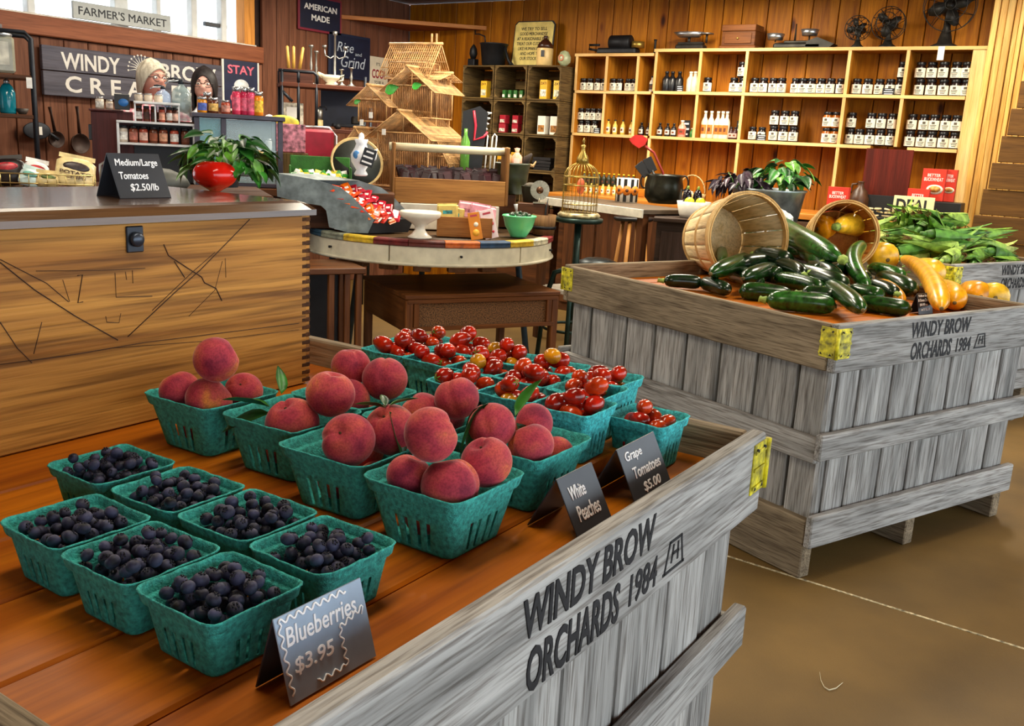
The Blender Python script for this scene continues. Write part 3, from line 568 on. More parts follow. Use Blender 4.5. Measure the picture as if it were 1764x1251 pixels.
# basil plant behind the tomato
BL = [leafmesh('leaf', .05, .03, m, .3, .5) for m in (GREEN, DGREEN, GREEN2)]
def bush(name, label, p, n, rad, hgt, meshes, seed, pot=None, cat='plant', shift=(0, 0, 0), smin=.7, smax=1.25, droop=.5):
    t = thing(name, label, cat, p); random.seed(seed); mb = MB(); ends = []
    for i in range(max(5, n//8)):
        a = U(0, 6.28); r = rad*math.sqrt(U(0, 1))*.6; e = V((r*cos(a)+shift[0], r*sin(a)+shift[1], hgt*U(.5, .85)+shift[2])); mb.tube([(U(-.01, .01), U(-.01, .01), 0), e*.5+V((0, 0, .02)), e], [.003, .0025, .0012], 5); ends.append(e)
    mb.build('stems', GREEN2, t)['kind'] = 'stuff'
    for i in range(n):
        a = U(0, 6.28); f = math.sqrt(U(0.02, 1)); th_ = U(.1, 1.0); e = V((rad*f*cos(a), rad*f*sin(a), hgt*(.25+.75*th_*math.sqrt(max(0, 1-f*f*.75)))))+V(shift)*th_
        ob('leaf', random.choice(meshes), t, Tr(e) @ Rz(a+U(-.7, .7)) @ Ry(U(-.5, 1)*droop) @ Rx(U(-.5, .5)) @ Sc(*[U(smin, smax)]*3))
    if pot: pot(t)
    return t
p = atz(388, 322, CT)
def dpot(t): MB().lathe([(.03, 0), (.036, .05), (.038, .052), (.034, .052), (.032, .04), (0, .04)], 20).build('pot', plain('#2a3540', .4), t)
bush('basil_plant', 'bushy green basil plant behind the tomato on the chest', (p.x, p.y, CT), 130, .098, .135, BL, 5, dpot, 'plant', (.01, -.006, 0), .7, 1.2, .8)
# stray dry leaf on the bin boards
p = atz(98, 760, ZB); o = ob('dry_leaf', leafmesh('leaf', .05, .02, plain('#b59a4a', .8), .5, .1), None, Tr(p.x, p.y, ZB+.002) @ Rz(.3)); tag(o, 'dry yellow leaf scrap on the boards beside the chest', 'leaf')
# ================= bushel baskets, zucchini and squash =================
STAVE = wood('#d6b57c', '#f0dbac', 'Z', .9, .7, 0, .2, 0, .07, 'basket_splint'); HOOP = wood('#b98a4a', '#dcb878', 'X', 1, .7, 0, .2, 0, .05, 'basket_hoop')
STAVE2 = wood('#a86420', '#c9853a', 'Z', .9, .7, 0, .2, 0, .07, 'basket_splint_orange')
def bushel(label, cpx, cz, D, r0, r1, H, theta, stv, pitch=0):
    c = atz(cpx[0], cpx[1], cz) if D is None else atd(cpx[0], cpx[1], D); vd = V((c.x, c.y, 0)).normalized(); rt = V((vd.y, -vd.x, 0))
    ax = (-vd*cos(theta) + rt*sin(theta)); tl = math.atan((r1-r0)/H); ax = (ax*cos(tl) + V((0, 0, 1))*sin(tl)).normalized()
    base = c-ax*H; yv = V((0, 0, 1)).cross(ax).normalized(); xv = yv.cross(ax)
    T = Matrix.Translation(base) @ Matrix((xv, yv, ax)).transposed().to_4x4()
    t = thing('bushel_basket', label, 'basket', T=T); n = 16
    for i in range(n):
        vs = []; fs = []; k = 5; aw = 2*PI/n*.94; a0 = 2*PI*i/n
        for q in range(k):
            a = a0+aw*(q/(k-1)-.5)
            for z, r in ((0, r0), (H*.5, (r0+r1)/2+.004), (H, r1)):
                vs += [(r*cos(a), r*sin(a), z), ((r-.003)*cos(a), (r-.003)*sin(a), z)]
        for q in range(k-1):
            for j in range(2):
                A = q*6+j*2; B_ = A+6; fs += [(A, B_, B_+2, A+2), (A+1, A+3, B_+3, B_+1)]
        for A in (0, (k-1)*6):
            for j in range(2): f = (A+j*2, A+j*2+2, A+j*2+3, A+j*2+1); fs.append(f if A == 0 else f[::-1])
        for q in range(k-1): A = q*6; fs.append((A, A+1, A+7, A+6)); fs.append((A+4, A+10, A+11, A+5))
        MB().add(vs, fs, 0, True).build('stave', stv, t)
    def ring(nm, z, r, hgt, th_): MB().lathe([(r, z), (r+th_, z), (r+th_, z+hgt), (r, z+hgt), (r, z)], 40, 0, None, False, 1, 1, False).build(nm, HOOP, t)
    ring('rim_hoop', H-.026, r1-.001, .028, .006); ring('inner_rim_hoop', H-.022, r1-.010, .024, .006); ring('middle_hoop', H*.5, (r0+r1)/2+.004, .016, .003); ring('base_hoop', 0, r0+.001, .018, .004)
    MB().lathe([(0, .006), (r0-.004, .006), (r0-.004, .012), (0, .012)], 32).build('bottom', stv, t)
    return t
bushel('pale wooden bushel basket lying on its side behind the zucchini', (1290, 409), ZB+.192, None, .15, .192, .31, .55, STAVE)
bushel('orange wooden bushel basket on its side holding yellow squash', (1456, 404), 0, 4.15, .12, .148, .2, .3, STAVE2)
ZUC = [plain(c, .22, var=.35, vs=45, key='zucchini') for c in ('#12300f', '#173d10', '#24561a', '#0e2610')]; YEL = [plain(c, .3, var=.18, vs=30, key='yellow_squash') for c in ('#e3a012', '#d98f0e', '#e6b426')]
STG = plain('#8ba344', .7, var=.3, vs=60, key='squash_stem')
def veg(name, label, cat, a, b_, za, zb, rp, mt, group, bend=.04, fat=0, taper=.0, stem=1):
    A = atz(a[0], a[1], za); B_ = atz(b_[0], b_[1], zb); r = rp*mpp((A+B_)/2); d = B_-A; L = d.length
    t = thing(name, label, cat, T=along(A, B_), group=group); n = 14; pts = []; rs = []
    for i in range(n+1):
        s = i/n; x = (s-.5)*L; env = min(1, math.sqrt(max(0.0, 1-((2*s-1))**8))); e = math.sqrt(max(.02, 1-abs(2*s-1)**5)); f = e*(1+fat*(s-.5)*1.6)*(1-taper*(1-s))
        pts.append((x, bend*L*(1-(2*s-1)**2), .02*L*(1-(2*s-1)**2))); rs.append(max(.002, r*f))
    MB().tube(pts, rs, 14).build('fruit', mt, t)
    if stem: MB().tube([(-L*.5+.002, 0, 0), (-L*.5-.012, .001, 0), (-L*.5-.022, .004, .002)], [r*(.42 if not taper else .3), r*.3, r*.34], 7).build('stem', STG, t)
    MB().lathe([(r*.22, 0), (r*.16, .003), (0, .003)], 8).build('blossom_end', plain('#6a5a34', .9), t, Tr(L*.5-.0015, 0, 0) @ Ry(PI/2))
    return t
ZL = [((1143, 484), (1210, 488), 0, 12, 'dark zucchini lying alone at the left of the pile', 3), ((1210, 487), (1257, 501), 0, 13, 'shiny zucchini beside the bin edge, left of the pile', 3), ((1258, 470), (1308, 490), .35, 16, 'short dark zucchini at the front of the pile', 0),
 ((1284, 446), (1224, 472), 1.1, 15, 'zucchini sloping out of the basket mouth', 1), ((1341, 453), (1273, 458), 1.2, 17, 'thick dark zucchini across the basket mouth', 3), ((1366, 510), (1273, 502), 0, 16, 'zucchini on the boards behind the front one', 1),
 ((1319, 517), (1441, 528), .1, 18, 'frontmost zucchini lying along the bin edge', 2), ((1418, 499), (1334, 480), .6, 15, 'zucchini with torn tip in the middle of the pile', 1), ((1366, 466), (1462, 493), 1.1, 17, 'long dark zucchini across the middle of the pile', 0),
 ((1452, 448), (1347, 388), 2.8, 19, 'big green zucchini on top of the pile', 2), ((1418, 455), (1353, 408), 2.1, 19, 'light green zucchini below the topmost one', 2), ((1347, 412), (1276, 410), 1.9, 13, 'zucchini inside the basket at the back', 0),
 ((1262, 420), (1230, 408), 1.7, 13, 'small zucchini tucked in the left of the basket', 1), ((1334, 432), (1295, 432), 1.6, 14, 'zucchini seen end-on inside the basket', 3), ((1426, 492), (1487, 535), .7, 16, 'zucchini pointing over the bin edge', 1), ((1244, 455), (1237, 425), 1.1, 9, 'thin green zucchini along the basket rim', 2),
 ((1473, 521), (1570, 534), .0, 15, 'zucchini lying right of the front ones', 1), ((1516, 478), (1577, 502), .8, 17, 'dark zucchini beneath the tall yellow squash', 0), ((1450, 468), (1492, 484), 1.0, 16, 'dark zucchini behind the upright one', 3), ((1500, 462), (1560, 478), 1.3, 13, 'light green zucchini near the yellow squash', 2), ((1310, 470), (1345, 476), .8, 15, 'stubby zucchini between the dark ones', 0), ((1385, 474), (1335, 455), 1.3, 14, 'zucchini half hidden in the pile', 3)]
ZL += [((1380, 506), (1442, 513), .5, 15, 'dark zucchini wedged behind the frontmost ones', 0), ((1446, 480), (1398, 457), 1.5, 16, 'dark zucchini sloping down the middle of the heap', 3), ((1462, 500), (1522, 513), .5, 15, 'zucchini beside the slim yellow squash', 1), ((1332, 464), (1280, 480), .9, 15, 'zucchini pointing left at the front of the heap', 0), ((1545, 507), (1500, 492), .7, 14, 'short zucchini left of the price card', 3), ((1300, 440), (1362, 452), 1.7, 17, 'glossy dark zucchini in front of the basket mouth', 3), ((1345, 432), (1290, 420), 2.0, 15, 'green zucchini lying in the basket mouth', 1), ((1395, 440), (1340, 420), 2.0, 16, 'dark zucchini leaning on the basket rim', 0), ((1400, 470), (1450, 462), 1.5, 16, 'dark zucchini under the big topmost one', 3)]
for (a, b_, lv, r, lb, mi) in ZL: z = ZB+.028+lv*.048; veg('zucchini', lb, 'zucchini', a, b_, z, z, r, ZUC[mi], 'zucchini pile', U(-.05, .06), U(0, .15))
veg('zucchini', 'curved green zucchini standing upright in the pile', 'zucchini', (1499, 500), (1489, 420), ZB+.06, ZB+.19, 14, ZUC[2], 'zucchini pile', .1)
YL = [((1552, 445), (1622, 532), 1.3, .5, 15, 'long yellow squash leaning over the price card', 0, .3), ((1570, 458), (1612, 474), 1.1, 1.1, 19, 'short yellow squash behind the leaning one', 2, .5), ((1614, 490), (1645, 522), .5, .2, 17, 'curled yellow squash right of the price card', 0, .4), ((1512, 480), (1556, 520), .5, .3, 12, 'slim yellow squash among the zucchini', 1, .1),
 ((1476, 432), (1530, 448), 1.9, 1.7, 19, 'fat yellow squash behind the upright zucchini', 2, .9), ((1660, 498), (1690, 512), .1, .1, 20, 'yellow squash showing its end at the right', 1, .4), ((1692, 505), (1716, 514), .1, .1, 22, 'round-ended yellow squash at the far right', 2, .3), ((1592, 492), (1622, 502), .6, .6, 15, 'small yellow squash behind the curled one', 2, .3)]
for (a, b_, l0, l1, r, lb, mi, ft) in YL: veg('yellow_squash', lb, 'squash', a, b_, ZB+.028+l0*.048, ZB+.028+l1*.048, r, YEL[mi], 'yellow squash', U(-.03, .08), ft)
veg('yellow_squash', 'yellow squash at the left inside the orange basket', 'squash', (1438, 389), (1408, 394), ZB+.24, ZB+.225, 20, YEL[1], 'yellow squash', .02, .4); veg('yellow_squash', 'yellow squash lying across the orange basket', 'squash', (1442, 391), (1490, 386), ZB+.245, ZB+.25, 19, YEL[2], 'yellow squash', .02, .5)
p = atz(1596, 541, ZB); tent('small chalk card reading Yellow Squash and Green Zucchini', (p.x, p.y+.02, ZB), EA, .088, .075, [('Yellow Squash', 0, .36, .85, .14), ('& Green Zucchini', 0, .17, .92, .14), ('$0.99 ea', -.1, -.05, .55, .14), ('or 3 / $2.00', 0, -.28, .6, .14)], .04)
def crumple(name, label, cat, c, r, mt, seed, amp=.22, fl_=.0):
    mb = MB(); mb.ball((0, 0, 0), 1, 20, 12, 0, None, lambda p: p*(1+amp*noise.noise(p*2.1+V((seed, 0, 0)))+amp*.6*noise.noise(p*5.3+V((seed, 9, 0))))); me = mb.mesh(name, mt)
    me.polygons.foreach_set('use_smooth', [False]*len(me.polygons)); o = ob(name, me, None, Tr(c) @ Sc(*r)); return tag(o, label, cat)
p = atz(1372, 430, ZB+.09); crumple('plastic_bag', 'crumpled clear plastic bag between the two bushel baskets', 'bag', (p.x+.1, p.y+.14, ZB+.12), (.1, .1, .14), plain('#e6e8ea', .25, var=.05, alpha=.75, key='plastic_film'), 3, .3)
# ================= corn in the far bin =================
HUSK = [plain(c, .55, var=.3, vs=30, key='corn_husk') for c in ('#6f9a34', '#8fb04a', '#4d7d2a', '#b3c46a')]; SILK = plain('#7a5a2c', .9, var=.4, vs=80, key='corn_silk')
def cornmesh(m, seed):
    random.seed(seed); mb = MB(); L = .24; pts = []; rs = []
    for i in range(11): s = i/10; pts.append(((s-.5)*L, .012*sin(s*3), 0)); rs.append(.027*max(.12, sin(PI*min(1, .12+s*.86))**.7)*(1-.25*s))
    mb.tube(pts, rs, 10); mb.tube([(-L/2, 0, 0), (-L/2-.03, 0, 0)], [.011, .008], 7)
    for q in range(5):
        a = q*1.257; 
        lf = []; 
        for i in range(6): s = i/5; w_ = .020*(1-s**2)+.001; x = -.09+s*.26; rr = .026*(1-.55*s)+(.03*s*s if q % 2 else .004); n_ = V((0, cos(a), sin(a))); tt = V((0, -sin(a), cos(a))); lf += [V((x, 0, 0))+n_*rr-tt*w_, V((x, 0, 0))+n_*(rr+.003), V((x, 0, 0))+n_*rr+tt*w_]
        mb.add(lf, [(i*3+j, i*3+j+1, i*3+j+4, i*3+j+3) for i in range(5) for j in range(2)], 0, True)
    me = mb.mesh('husk', m); return me
def silkmesh():
    mb = MB()
    for i in range(9): a = i*.7; mb.tube([(0, 0, 0), (.02, .006*cos(a), .006*sin(a)), (.045, .016*cos(a), .016*sin(a)-.006)], [.003, .002, .0007], 4)
    return mb.mesh('silk', SILK)
CM = [cornmesh(HUSK[q % 4], q) for q in range(6)]; SM = silkmesh(); random.seed(31); kk = 0
R3 = Rz(EA-.02)
for lv, rows_ in enumerate([[(.14, .16), (.14, .42), (.14, .68), (.16, .95), (.42, .14), (.42, .4), (.42, .66), (.44, .92), (.7, .15), (.7, .42), (.7, .68), (.72, .95), (.93, .3)], [(.25, .3), (.25, .55), (.27, .8), (.5, .3), (.5, .55), (.52, .8), (.75, .3), (.75, .55)], [(.34, .42), (.36, .66), (.55, .45), (.56, .68), (.45, .56)]]):
    for (x, y) in rows_:
        for rep in range(2 if lv == 0 else 2):
            q = random.randrange(6); T = T3 @ Tr(x*.86+.03+U(-.04, .04), y*.74+.05+U(-.04, .04), ZB+.04+lv*.085+rep*.045) @ Rz(U(-.6, .6)+(PI if U(0, 1) < .5 else 0)) @ Ry(U(-.2, .25)-.15*lv) @ Rx(U(0, 6)) @ Sc(1.15, 1.15, 1.15)
            e = thing('corn_ear', ['ear of corn on the bottom layer of the corn bin', 'ear of corn in the middle of the corn heap', 'ear of corn near the top of the corn heap'][lv], 'corn', T=T, group=['corn bottom layer', 'corn middle layer', 'corn top layer'][lv]); ob('husk', CM[q], e); ob('silk', SM, e, Tr(.115, 0, 0)); kk += 1
p = atz(1705, 448, ZB+.02); T = Tr(p.x, p.y, ZB+.06) @ Rz(EA)
t = thing('price_sign', 'small black chalk card standing in the corn bin', 'sign', T=T); MB().box((0, 0, .055), (.1, .004, .1), 0, None, .001).build('panel', CARD, t, Rx(-.15)); MB().box((0, .02, .0), (.06, .05, .006)).build('stand', CARD, t)
F = Rx(-.15) @ frame((0, -.0028, .055), (1, 0, 0), (0, 0, 1)); text('CORN', .045, .016, CHALKW, t, F @ Tr(0, .032, 0)); text('75c ea', .075, .014, CHALKW, t, F @ Tr(0, .006, 0)); text('$8 / dozen', .08, .014, CHALKW, t, F @ Tr(0, -.02, 0))
# ================= wall shelving with jars =================
SF, SB = 6.75, 6.985        # front edge and back of the shelves
shelfM = palepine; RS = thing('pine_shelving', 'long open pine shelving unit full of jars on the back wall', 'shelf', (0, 0, 0)); LS = thing('pine_shelving', 'narrow lower pine shelving unit left of the long one', 'shelf', (0, 0, 0))
def Yat(x, y): return atx(x, y, SF).y
def Zat(x, y): return atx(x, y, SF).z
zT, zM, zL = (Zat(1130, 84)+Zat(1660, 80))/2, (Zat(1130, 157)+Zat(1655, 166))/2, (Zat(1200, 238)+Zat(1640, 257))/2
zT2, zM2, zL2 = Zat(1060, 92), zM-.004, zL-.002; CTZ = .935; th = .02; dp = SB-SF
yl, yr = Yat(1131, 90), Yat(1676, 82)
shelfShade = lambda ax: wood('#93540f', '#c98526', ax, .8, .5, 4, .15, 0, .12, 'shaded_shelf_pine')  # shade inside the shelves painted as darker pine; front edges stay pale
def sh(par, y0, y1, z): MB().box((.002, 0, 0), (dp-.004, abs(y1-y0), th), 0, None, .001).box((-dp/2+.001, 0, 0), (.006, abs(y1-y0), th+.002), 1, None, .001).build('shelf_board', [shelfShade('Y'), shelfM('Y')], par, Tr((SF+SB)/2, (y0+y1)/2, z-th/2))
def upr(par, y, z0, z1, w_=.02): MB().box((.002, 0, 0), (dp-.008, w_, z1-z0), 0, None, .001).box((-dp/2+.004, 0, 0), (.005, w_+.002, z1-z0), 1, None, .001).build('upright', [shelfShade('Z'), shelfM('Z')], par, Tr((SF+SB)/2, y, (z0+z1)/2))
sh(RS, yl+.02, yr-.1, zT); sh(RS, yl, yr, zM); sh(RS, yl, Yat(1500, 250), zL); sh(RS, Yat(1563, 254), yr, zL)
ups = [yl, Yat(1208, 87), Yat(1288, 86), Yat(1465, 84), Yat(1566, 84)]
for y in ups: upr(RS, y, zM, zT-th); upr(RS, y, zL, zM-th)
for y in (yl, ups[2], ups[3]): upr(RS, y, CTZ, zL-th)
MB().box((0, 0, 0), (.09, .085, zT-th), 0, None, .003).build('end_post', palepine('Z'), RS, Tr(SF+.05, yr-.045, (zT-th)/2)); MB().box((0, 0, 0), (.09, .07, ZC-.3), 0, None, .003).build('end_post', pine('Z'), RS, Tr(SF+.13, yr-.125, (ZC-.3)/2))
l0, l3 = Yat(994, 96), yl+.021; l1, l2 = Yat(1046, 95), Yat(1100, 94)
sh(LS, l0+.02, l3, zT2); sh(LS, l0, l3, zM2); sh(LS, l0, l3, zL2)
for y in (l0, l1, l2): upr(LS, y, zM2, zT2-th); upr(LS, y, zL2, zM2-th)
upr(LS, l0, CTZ, zL2-th)
# counter under the shelves
ct = thing('back_counter', 'long wooden counter under the wall shelving', 'counter', (0, 0, 0)); y0, y1 = Yat(985, 330), Yat(1636, 380)
MB().box(((6.38+6.98)/2, (y0+y1)/2, CTZ-.02), (.6, y0-y1, .04), 0, None, .004).build('counter_top', wood('#a5601c', '#cf8a3c', 'Y', .8, .4, 0, .1), ct)
MB().box((6.72, (y0+y1)/2, CTZ/2-.03), (.46, y0-y1-.1, CTZ-.06), 0, None, .004).build('base', darkW('Y'), ct)
for i in range(9): MB().box((6.48, y0-.1-(y0-y1-.2)*(i+.5)/9, CTZ/2-.03), (.02, (y0-y1-.2)/9-.02, CTZ-.2), 0, None, .004).build('door', darkW('Z'), ct)
# --- jars and bottles ---
LBL = plain('#eee8d2', .7, var=.05, key='paper_label'); JAM = [plain(c, .25, var=.2, key='preserve') for c in ('#1c0c0a', '#24100a', '#140a10', '#a3560f')]; LIDM = plain('#17171a', .35, .3, key='black_lid')
def strip(mb, r, a0, a1, z0, z1, m, n=8):
    vs = [(r*cos(a0+(a1-a0)*i/n), r*sin(a0+(a1-a0)*i/n), z) for i in range(n+1) for z in (z0, z1)]; mb.add(vs, [(2*i, 2*i+2, 2*i+3, 2*i+1) for i in range(n)], m, True)
def jarset(kind):
    """returns [(part name, mesh)] built round the local Z axis, label towards -X"""
    P = []
    if kind[:3] == 'jar':
        mt = JAM[int(kind[3])]; r, h = .031, .092
        P.append(('glass_body', MB().lathe([(r*.9, 0), (r, .006), (r, h*.74), (r*.8, h*.86), (r*.78, h*.9), (0, h*.9)], 14).mesh('glass_body', mt)))
        P.append(('lid', MB().lathe([(r*.86, h*.885), (r*.88, h*.9), (r*.88, h*1.06), (r*.82, h*1.085), (0, h*1.085)], 14).mesh('lid', LIDM)))
        mb = MB(); strip(mb, r*1.015, PI-1.25, PI+1.25, h*.1, h*.7, 0)
        for z0, z1, w_ in ((.46, .62, .28), (.36, .41, .6), (.27, .32, .5), (.17, .22, .4)): strip(mb, r*1.03, PI-w_, PI+w_, h*z0, h*z1, 1, 4)
        P.append(('paper_label', mb.mesh('paper_label', [LBL, plain('#5a5348', .8, var=.4, vs=400, key='label_print')])))
    elif kind[:3] == 'bot':
        col, h, lab, cap = {'dark': ('#111114', .15, None, '#1b1b1e'), 'cream': ('#e6dcc0', .15, None, '#e9e2cc'), 'tall': ('#f0e2c4', .2, '#d9772a', '#efe6d0'), 'pink': ('#e3a58c', .125, '#b4472e', '#f0e8e0'), 'slim': ('#d8d2c0', .12, '#3a3a38', '#1a1a1c'), 'yel': ('#e4c25a', .115, '#f1ead0', '#17171a'), 'oil': ('#2c2f18', .1, '#20241a', '#e8c92a'), 'small': ('#3a1c1c', .09, '#e9b0a4', '#1a1a1c'), 'green': ('#2c7a30', .07, None, '#e8e2d0'), 'ink': ('#141318', .1, '#d5d0c4', '#18181a'), 'tiny': ('#d9d2bc', .075, '#efe9d6', '#e9e4d4'), 'brown': ('#5b3a20', .17, None, '#4a2e18')}[kind[3:]]
        r = {'tall': .026, 'dark': .032, 'cream': .03, 'pink': .03, 'slim': .022, 'small': .02, 'green': .015, 'yel': .019, 'oil': .02, 'ink': .022, 'tiny': .018, 'brown': .045}[kind[3:]]
        P.append(('bottle_body', MB().lathe([(r*.92, 0), (r, .006), (r, h*.6), (r*.75, h*.7), (r*.42, h*.78), (r*.38, h*.92), (0, h*.92)], 14).mesh('bottle_body', plain(col, .3, var=.1, key='bottle'))))
        P.append(('cap', MB().lathe([(r*.46, h*.9), (r*.48, h), (0, h)], 10).mesh('cap', plain(cap, .4, var=.05))))
        if lab: mb = MB(); strip(mb, r*1.02, PI-1.0, PI+1.0, h*.16, h*.5, 0); strip(mb, r*1.035, PI-.4, PI+.4, h*.26, h*.4, 1, 4); P.append(('paper_label', mb.mesh('paper_label', [plain(lab, .7, var=.1), plain('#6b3a20', .8)])))
    return P
JS = {}
def jar(kind, p, label, group, s=1., nm=None):
    s *= 1.08 if kind[:3] == 'jar' else 1
    if kind not in JS: JS[kind] = jarset(kind)
    t = thing(nm or ('jam_jar' if kind[:3] == 'jar' else 'bottle'), label, 'jar' if kind[:3] == 'jar' else 'bottle', T=Tr(p) @ Rz(U(-.25, .25)) @ Sc(s, s, s), group=group)
    for n_, me in JS[kind]: ob(n_, me, t)
random.seed(41)
def row(kind, xs, y, z, label, group, dxp=.07, s=1.):
    for i, x in enumerate(xs): p = atx(x, y, SF+dxp); jar(kind, (SF+dxp+U(0, .02), p.y, z), label, group, s)
JH = .092*1.085*1.08+.001; sz = 1.0
def cell(kind, xs, y, z, lv, desc, s=1.):
    row(kind, xs, y, z+lv*JH*s, desc, desc, .07, s)
D = 'dark preserve jar with cream label, '
cell('jar0', [1583, 1603, 1624, 1645, 1663], 155, zM, 0, D+'lower row of the top right shelf cell'); cell('jar0', [1585, 1605, 1626, 1647, 1665], 120, zM, 1, D+'upper row of the top right shelf cell')
cell('jar0', [1475, 1494, 1513, 1532, 1551], 155, zM, 0, D+'top shelf, cell left of the stacked corner cell'); cell('jar2', [1556], 120, zM, 1, D+'single one stacked at the right of its top-shelf cell')
cell('jar0', [1299, 1315, 1331, 1346], 150, zM, 0, D+'group of four on the top shelf'); cell('jar0', [1369, 1383, 1397, 1414, 1431, 1448], 150, zM, 0, D+'group of six on the top shelf')
cell('jar0', [1218], 150, zM, 0, D+'standing alone right of the cream bottles'); cell('jar0', [1263, 1278], 150, zM, 0, D+'pair under the single stacked jar'); cell('jar0', [1279], 120, zM, 1, D+'stacked alone on a pair, top shelf')
cell('jar0', [1566, 1585, 1604, 1624, 1643], 245, zL, 0, D+'lower row of the second shelf right end'); cell('jar0', [1570, 1590, 1609, 1628, 1647], 215, zL, 1, D+'upper row of the second shelf right end')
cell('jar0', [1462, 1479, 1497, 1515, 1533], 245, zL, 0, D+'bottom row of five above the dark red panel'); cell('jar0', [1465, 1500, 1518, 1536], 215, zL, 1, D+'four stacked on the row of five')
cell('jar0', [1295, 1311], 240, zL, 0, D+'short pair left of the stacked six', .9); cell('jar0', [1331, 1348, 1365], 240, zL, 0, D+'lower three of the stacked six'); cell('jar0', [1333, 1350, 1367], 210, zL, 1, D+'upper three of the stacked six')
A_ = 'amber honey jar with cream label, '
cell('jar3', [1422, 1437], 240, zL, 0, A_+'lower pair'); cell('jar3', [1424, 1439], 215, zL, 1, A_+'upper pair')
cell('botdark', [1147, 1156, 1168], 150, zM, 0, 'black glass bottle on the top shelf'); cell('botcream', [1187, 1196, 1204], 150, zM, 0, 'cream bottle on the top shelf beside the black ones')
cell('bottall', [1211, 1222, 1233, 1242, 1249], 230, zL, 0, 'tall cream bottle with orange emblem on the second shelf'); cell('botsmall', [1259, 1266, 1273], 230, zL, 0, 'small dark bottle with pink label on the second shelf'); cell('botink', [1136, 1148, 1160], 230, zL, 0, 'black bottle with pale label on the second shelf'); cell('botpink', [1174], 230, zL, 0, 'pink lotion bottle on the second shelf'); cell('botgreen', [1191], 230, zL, 0, 'small green bottle beside the pink one')
cell('jar0', [1005, 1016, 1029, 1040], 150, zM2, 0, D+'left cell of the narrow unit top shelf', .9); cell('jar0', [1056, 1067, 1081, 1092], 150, zM2, 0, D+'middle cell of the narrow unit top shelf', .9); cell('botslim', [1122], 150, zM2, 0, 'slim pale bottle in the narrow unit')
cell('jar0', [999, 1011, 1024], 225, zL2, 0, D+'narrow unit second shelf, lower row', .9); cell('jar0', [1000, 1011, 1021, 1033], 200, zL2, 1, D+'narrow unit second shelf, upper row', .9)
cell('botyel', [1047, 1057, 1071, 1086], 225, zL2, 0, 'yellow-label bottle in the narrow unit'); cell('botink', [1104, 1116], 225, zL2, 0, 'dark bottle at the right of the narrow unit')
def card(label, p, w_, h, lines=2, col=None, nm='shelf_card', T=None, rz=-PI/2):
    t = thing(nm, label, 'sign', T=T if T is not None else Tr(p) @ Rz(rz)); MB().box((0, 0, h/2), (w_, .003, h), 0, None, .0008).build('panel', col or BLACK, t)
    mb = MB()
    for i in range(lines): mb.box((U(-.04, .04)*w_, -.002, h*(.8-.6*i/max(1, lines-1) if lines > 1 else .5)), (w_*U(.55, .8), .001, h*.10))
    mb.build('chalk_lines', CHALKW, t)['kind'] = 'stuff'; return t
for x, y, z, lb, w_ in ((1171, 150, zM, 'before the black bottles on the top shelf', .06), (1530, 158, zM, 'among the jars on the top shelf', .075), (1311, 238, zL, 'before the short jars on the second shelf', .07), (1028, 226, zL2, 'in the narrow unit', .055), (1265, 205, zL+.09, 'above the small pink-label bottles', .06), (1170, 200, zL+.08, 'behind the pink bottle', .07)):
    p = atx(x, y, SF+.02); card('black chalk card with white writing '+lb, (SF+(.02 if z in (zM, zL, zL2) else .16), p.y, z), w_, .045, 3) if z in (zM, zL, zL2) else card('black chalk card on a stick '+lb, (SF+.16, p.y, z-.08), w_, .13, 3)
# third level: on the counter
for k_, xs in (('botoil', [1008+i*8.5 for i in range(11)]), ):
    for i, x in enumerate(xs): p = atx(x, 285, 6.8); jar(k_, (6.8, p.y, CTZ+.062), 'dark oil bottle with yellow cap in the row of bottles behind the birdcage', 'oil bottles')
    o = MB().box((0, 0, 0), (.14, .72, .06), 0, None, .004).build('bottle_riser', pine('Y'), None, Tr(6.82, atx(1052, 285, 6.8).y, CTZ+.03)); tag(o, 'low wooden riser under the oil bottles', 'riser')
for i in range(9): p = atx(1010+i*10, 305, 6.62); jar('botyel', (6.62, p.y, CTZ), 'yellow bottle in the front row on the counter behind the birdcage', 'front row bottles', .8)
for i in range(8): p = atx(1122+i*7, 300, 6.72); jar('botink', (6.72, p.y, CTZ), 'small dark bottle on the counter right of the kettle', 'small counter bottles', .75)
bk = thing('counter_basket', 'small oval wicker basket of white bottles on the counter', 'basket', (6.5, atx(1192, 320, 6.5).y, CTZ)); wk = plain('#b79a68', .8, var=.3, vs=120, bump=.6, bs=160, key='wicker')
MB().lathe([(.0, .004), (.09, .004), (.11, .07), (.106, .07), (.086, .008), (0, .008)], 24, sx=.7).build('bowl', wk, bk); MB().tube([(0, .105*cos(a), .07+.13*sin(a)) for a in [PI*i/12 for i in range(13)]], .005, 6).build('handle', wk, bk)
for i in range(6): jar('bottiny', (6.5+(i % 2)*.03-.015, bk.location.y-.06+i*.024, CTZ+.0085), 'white bottle standing in the wicker counter basket', 'bottles in the wicker basket')
card('small black chalk card leaning by the wicker basket', (6.42, atx(1168, 322, 6.42).y, CTZ), .08, .055, 2)
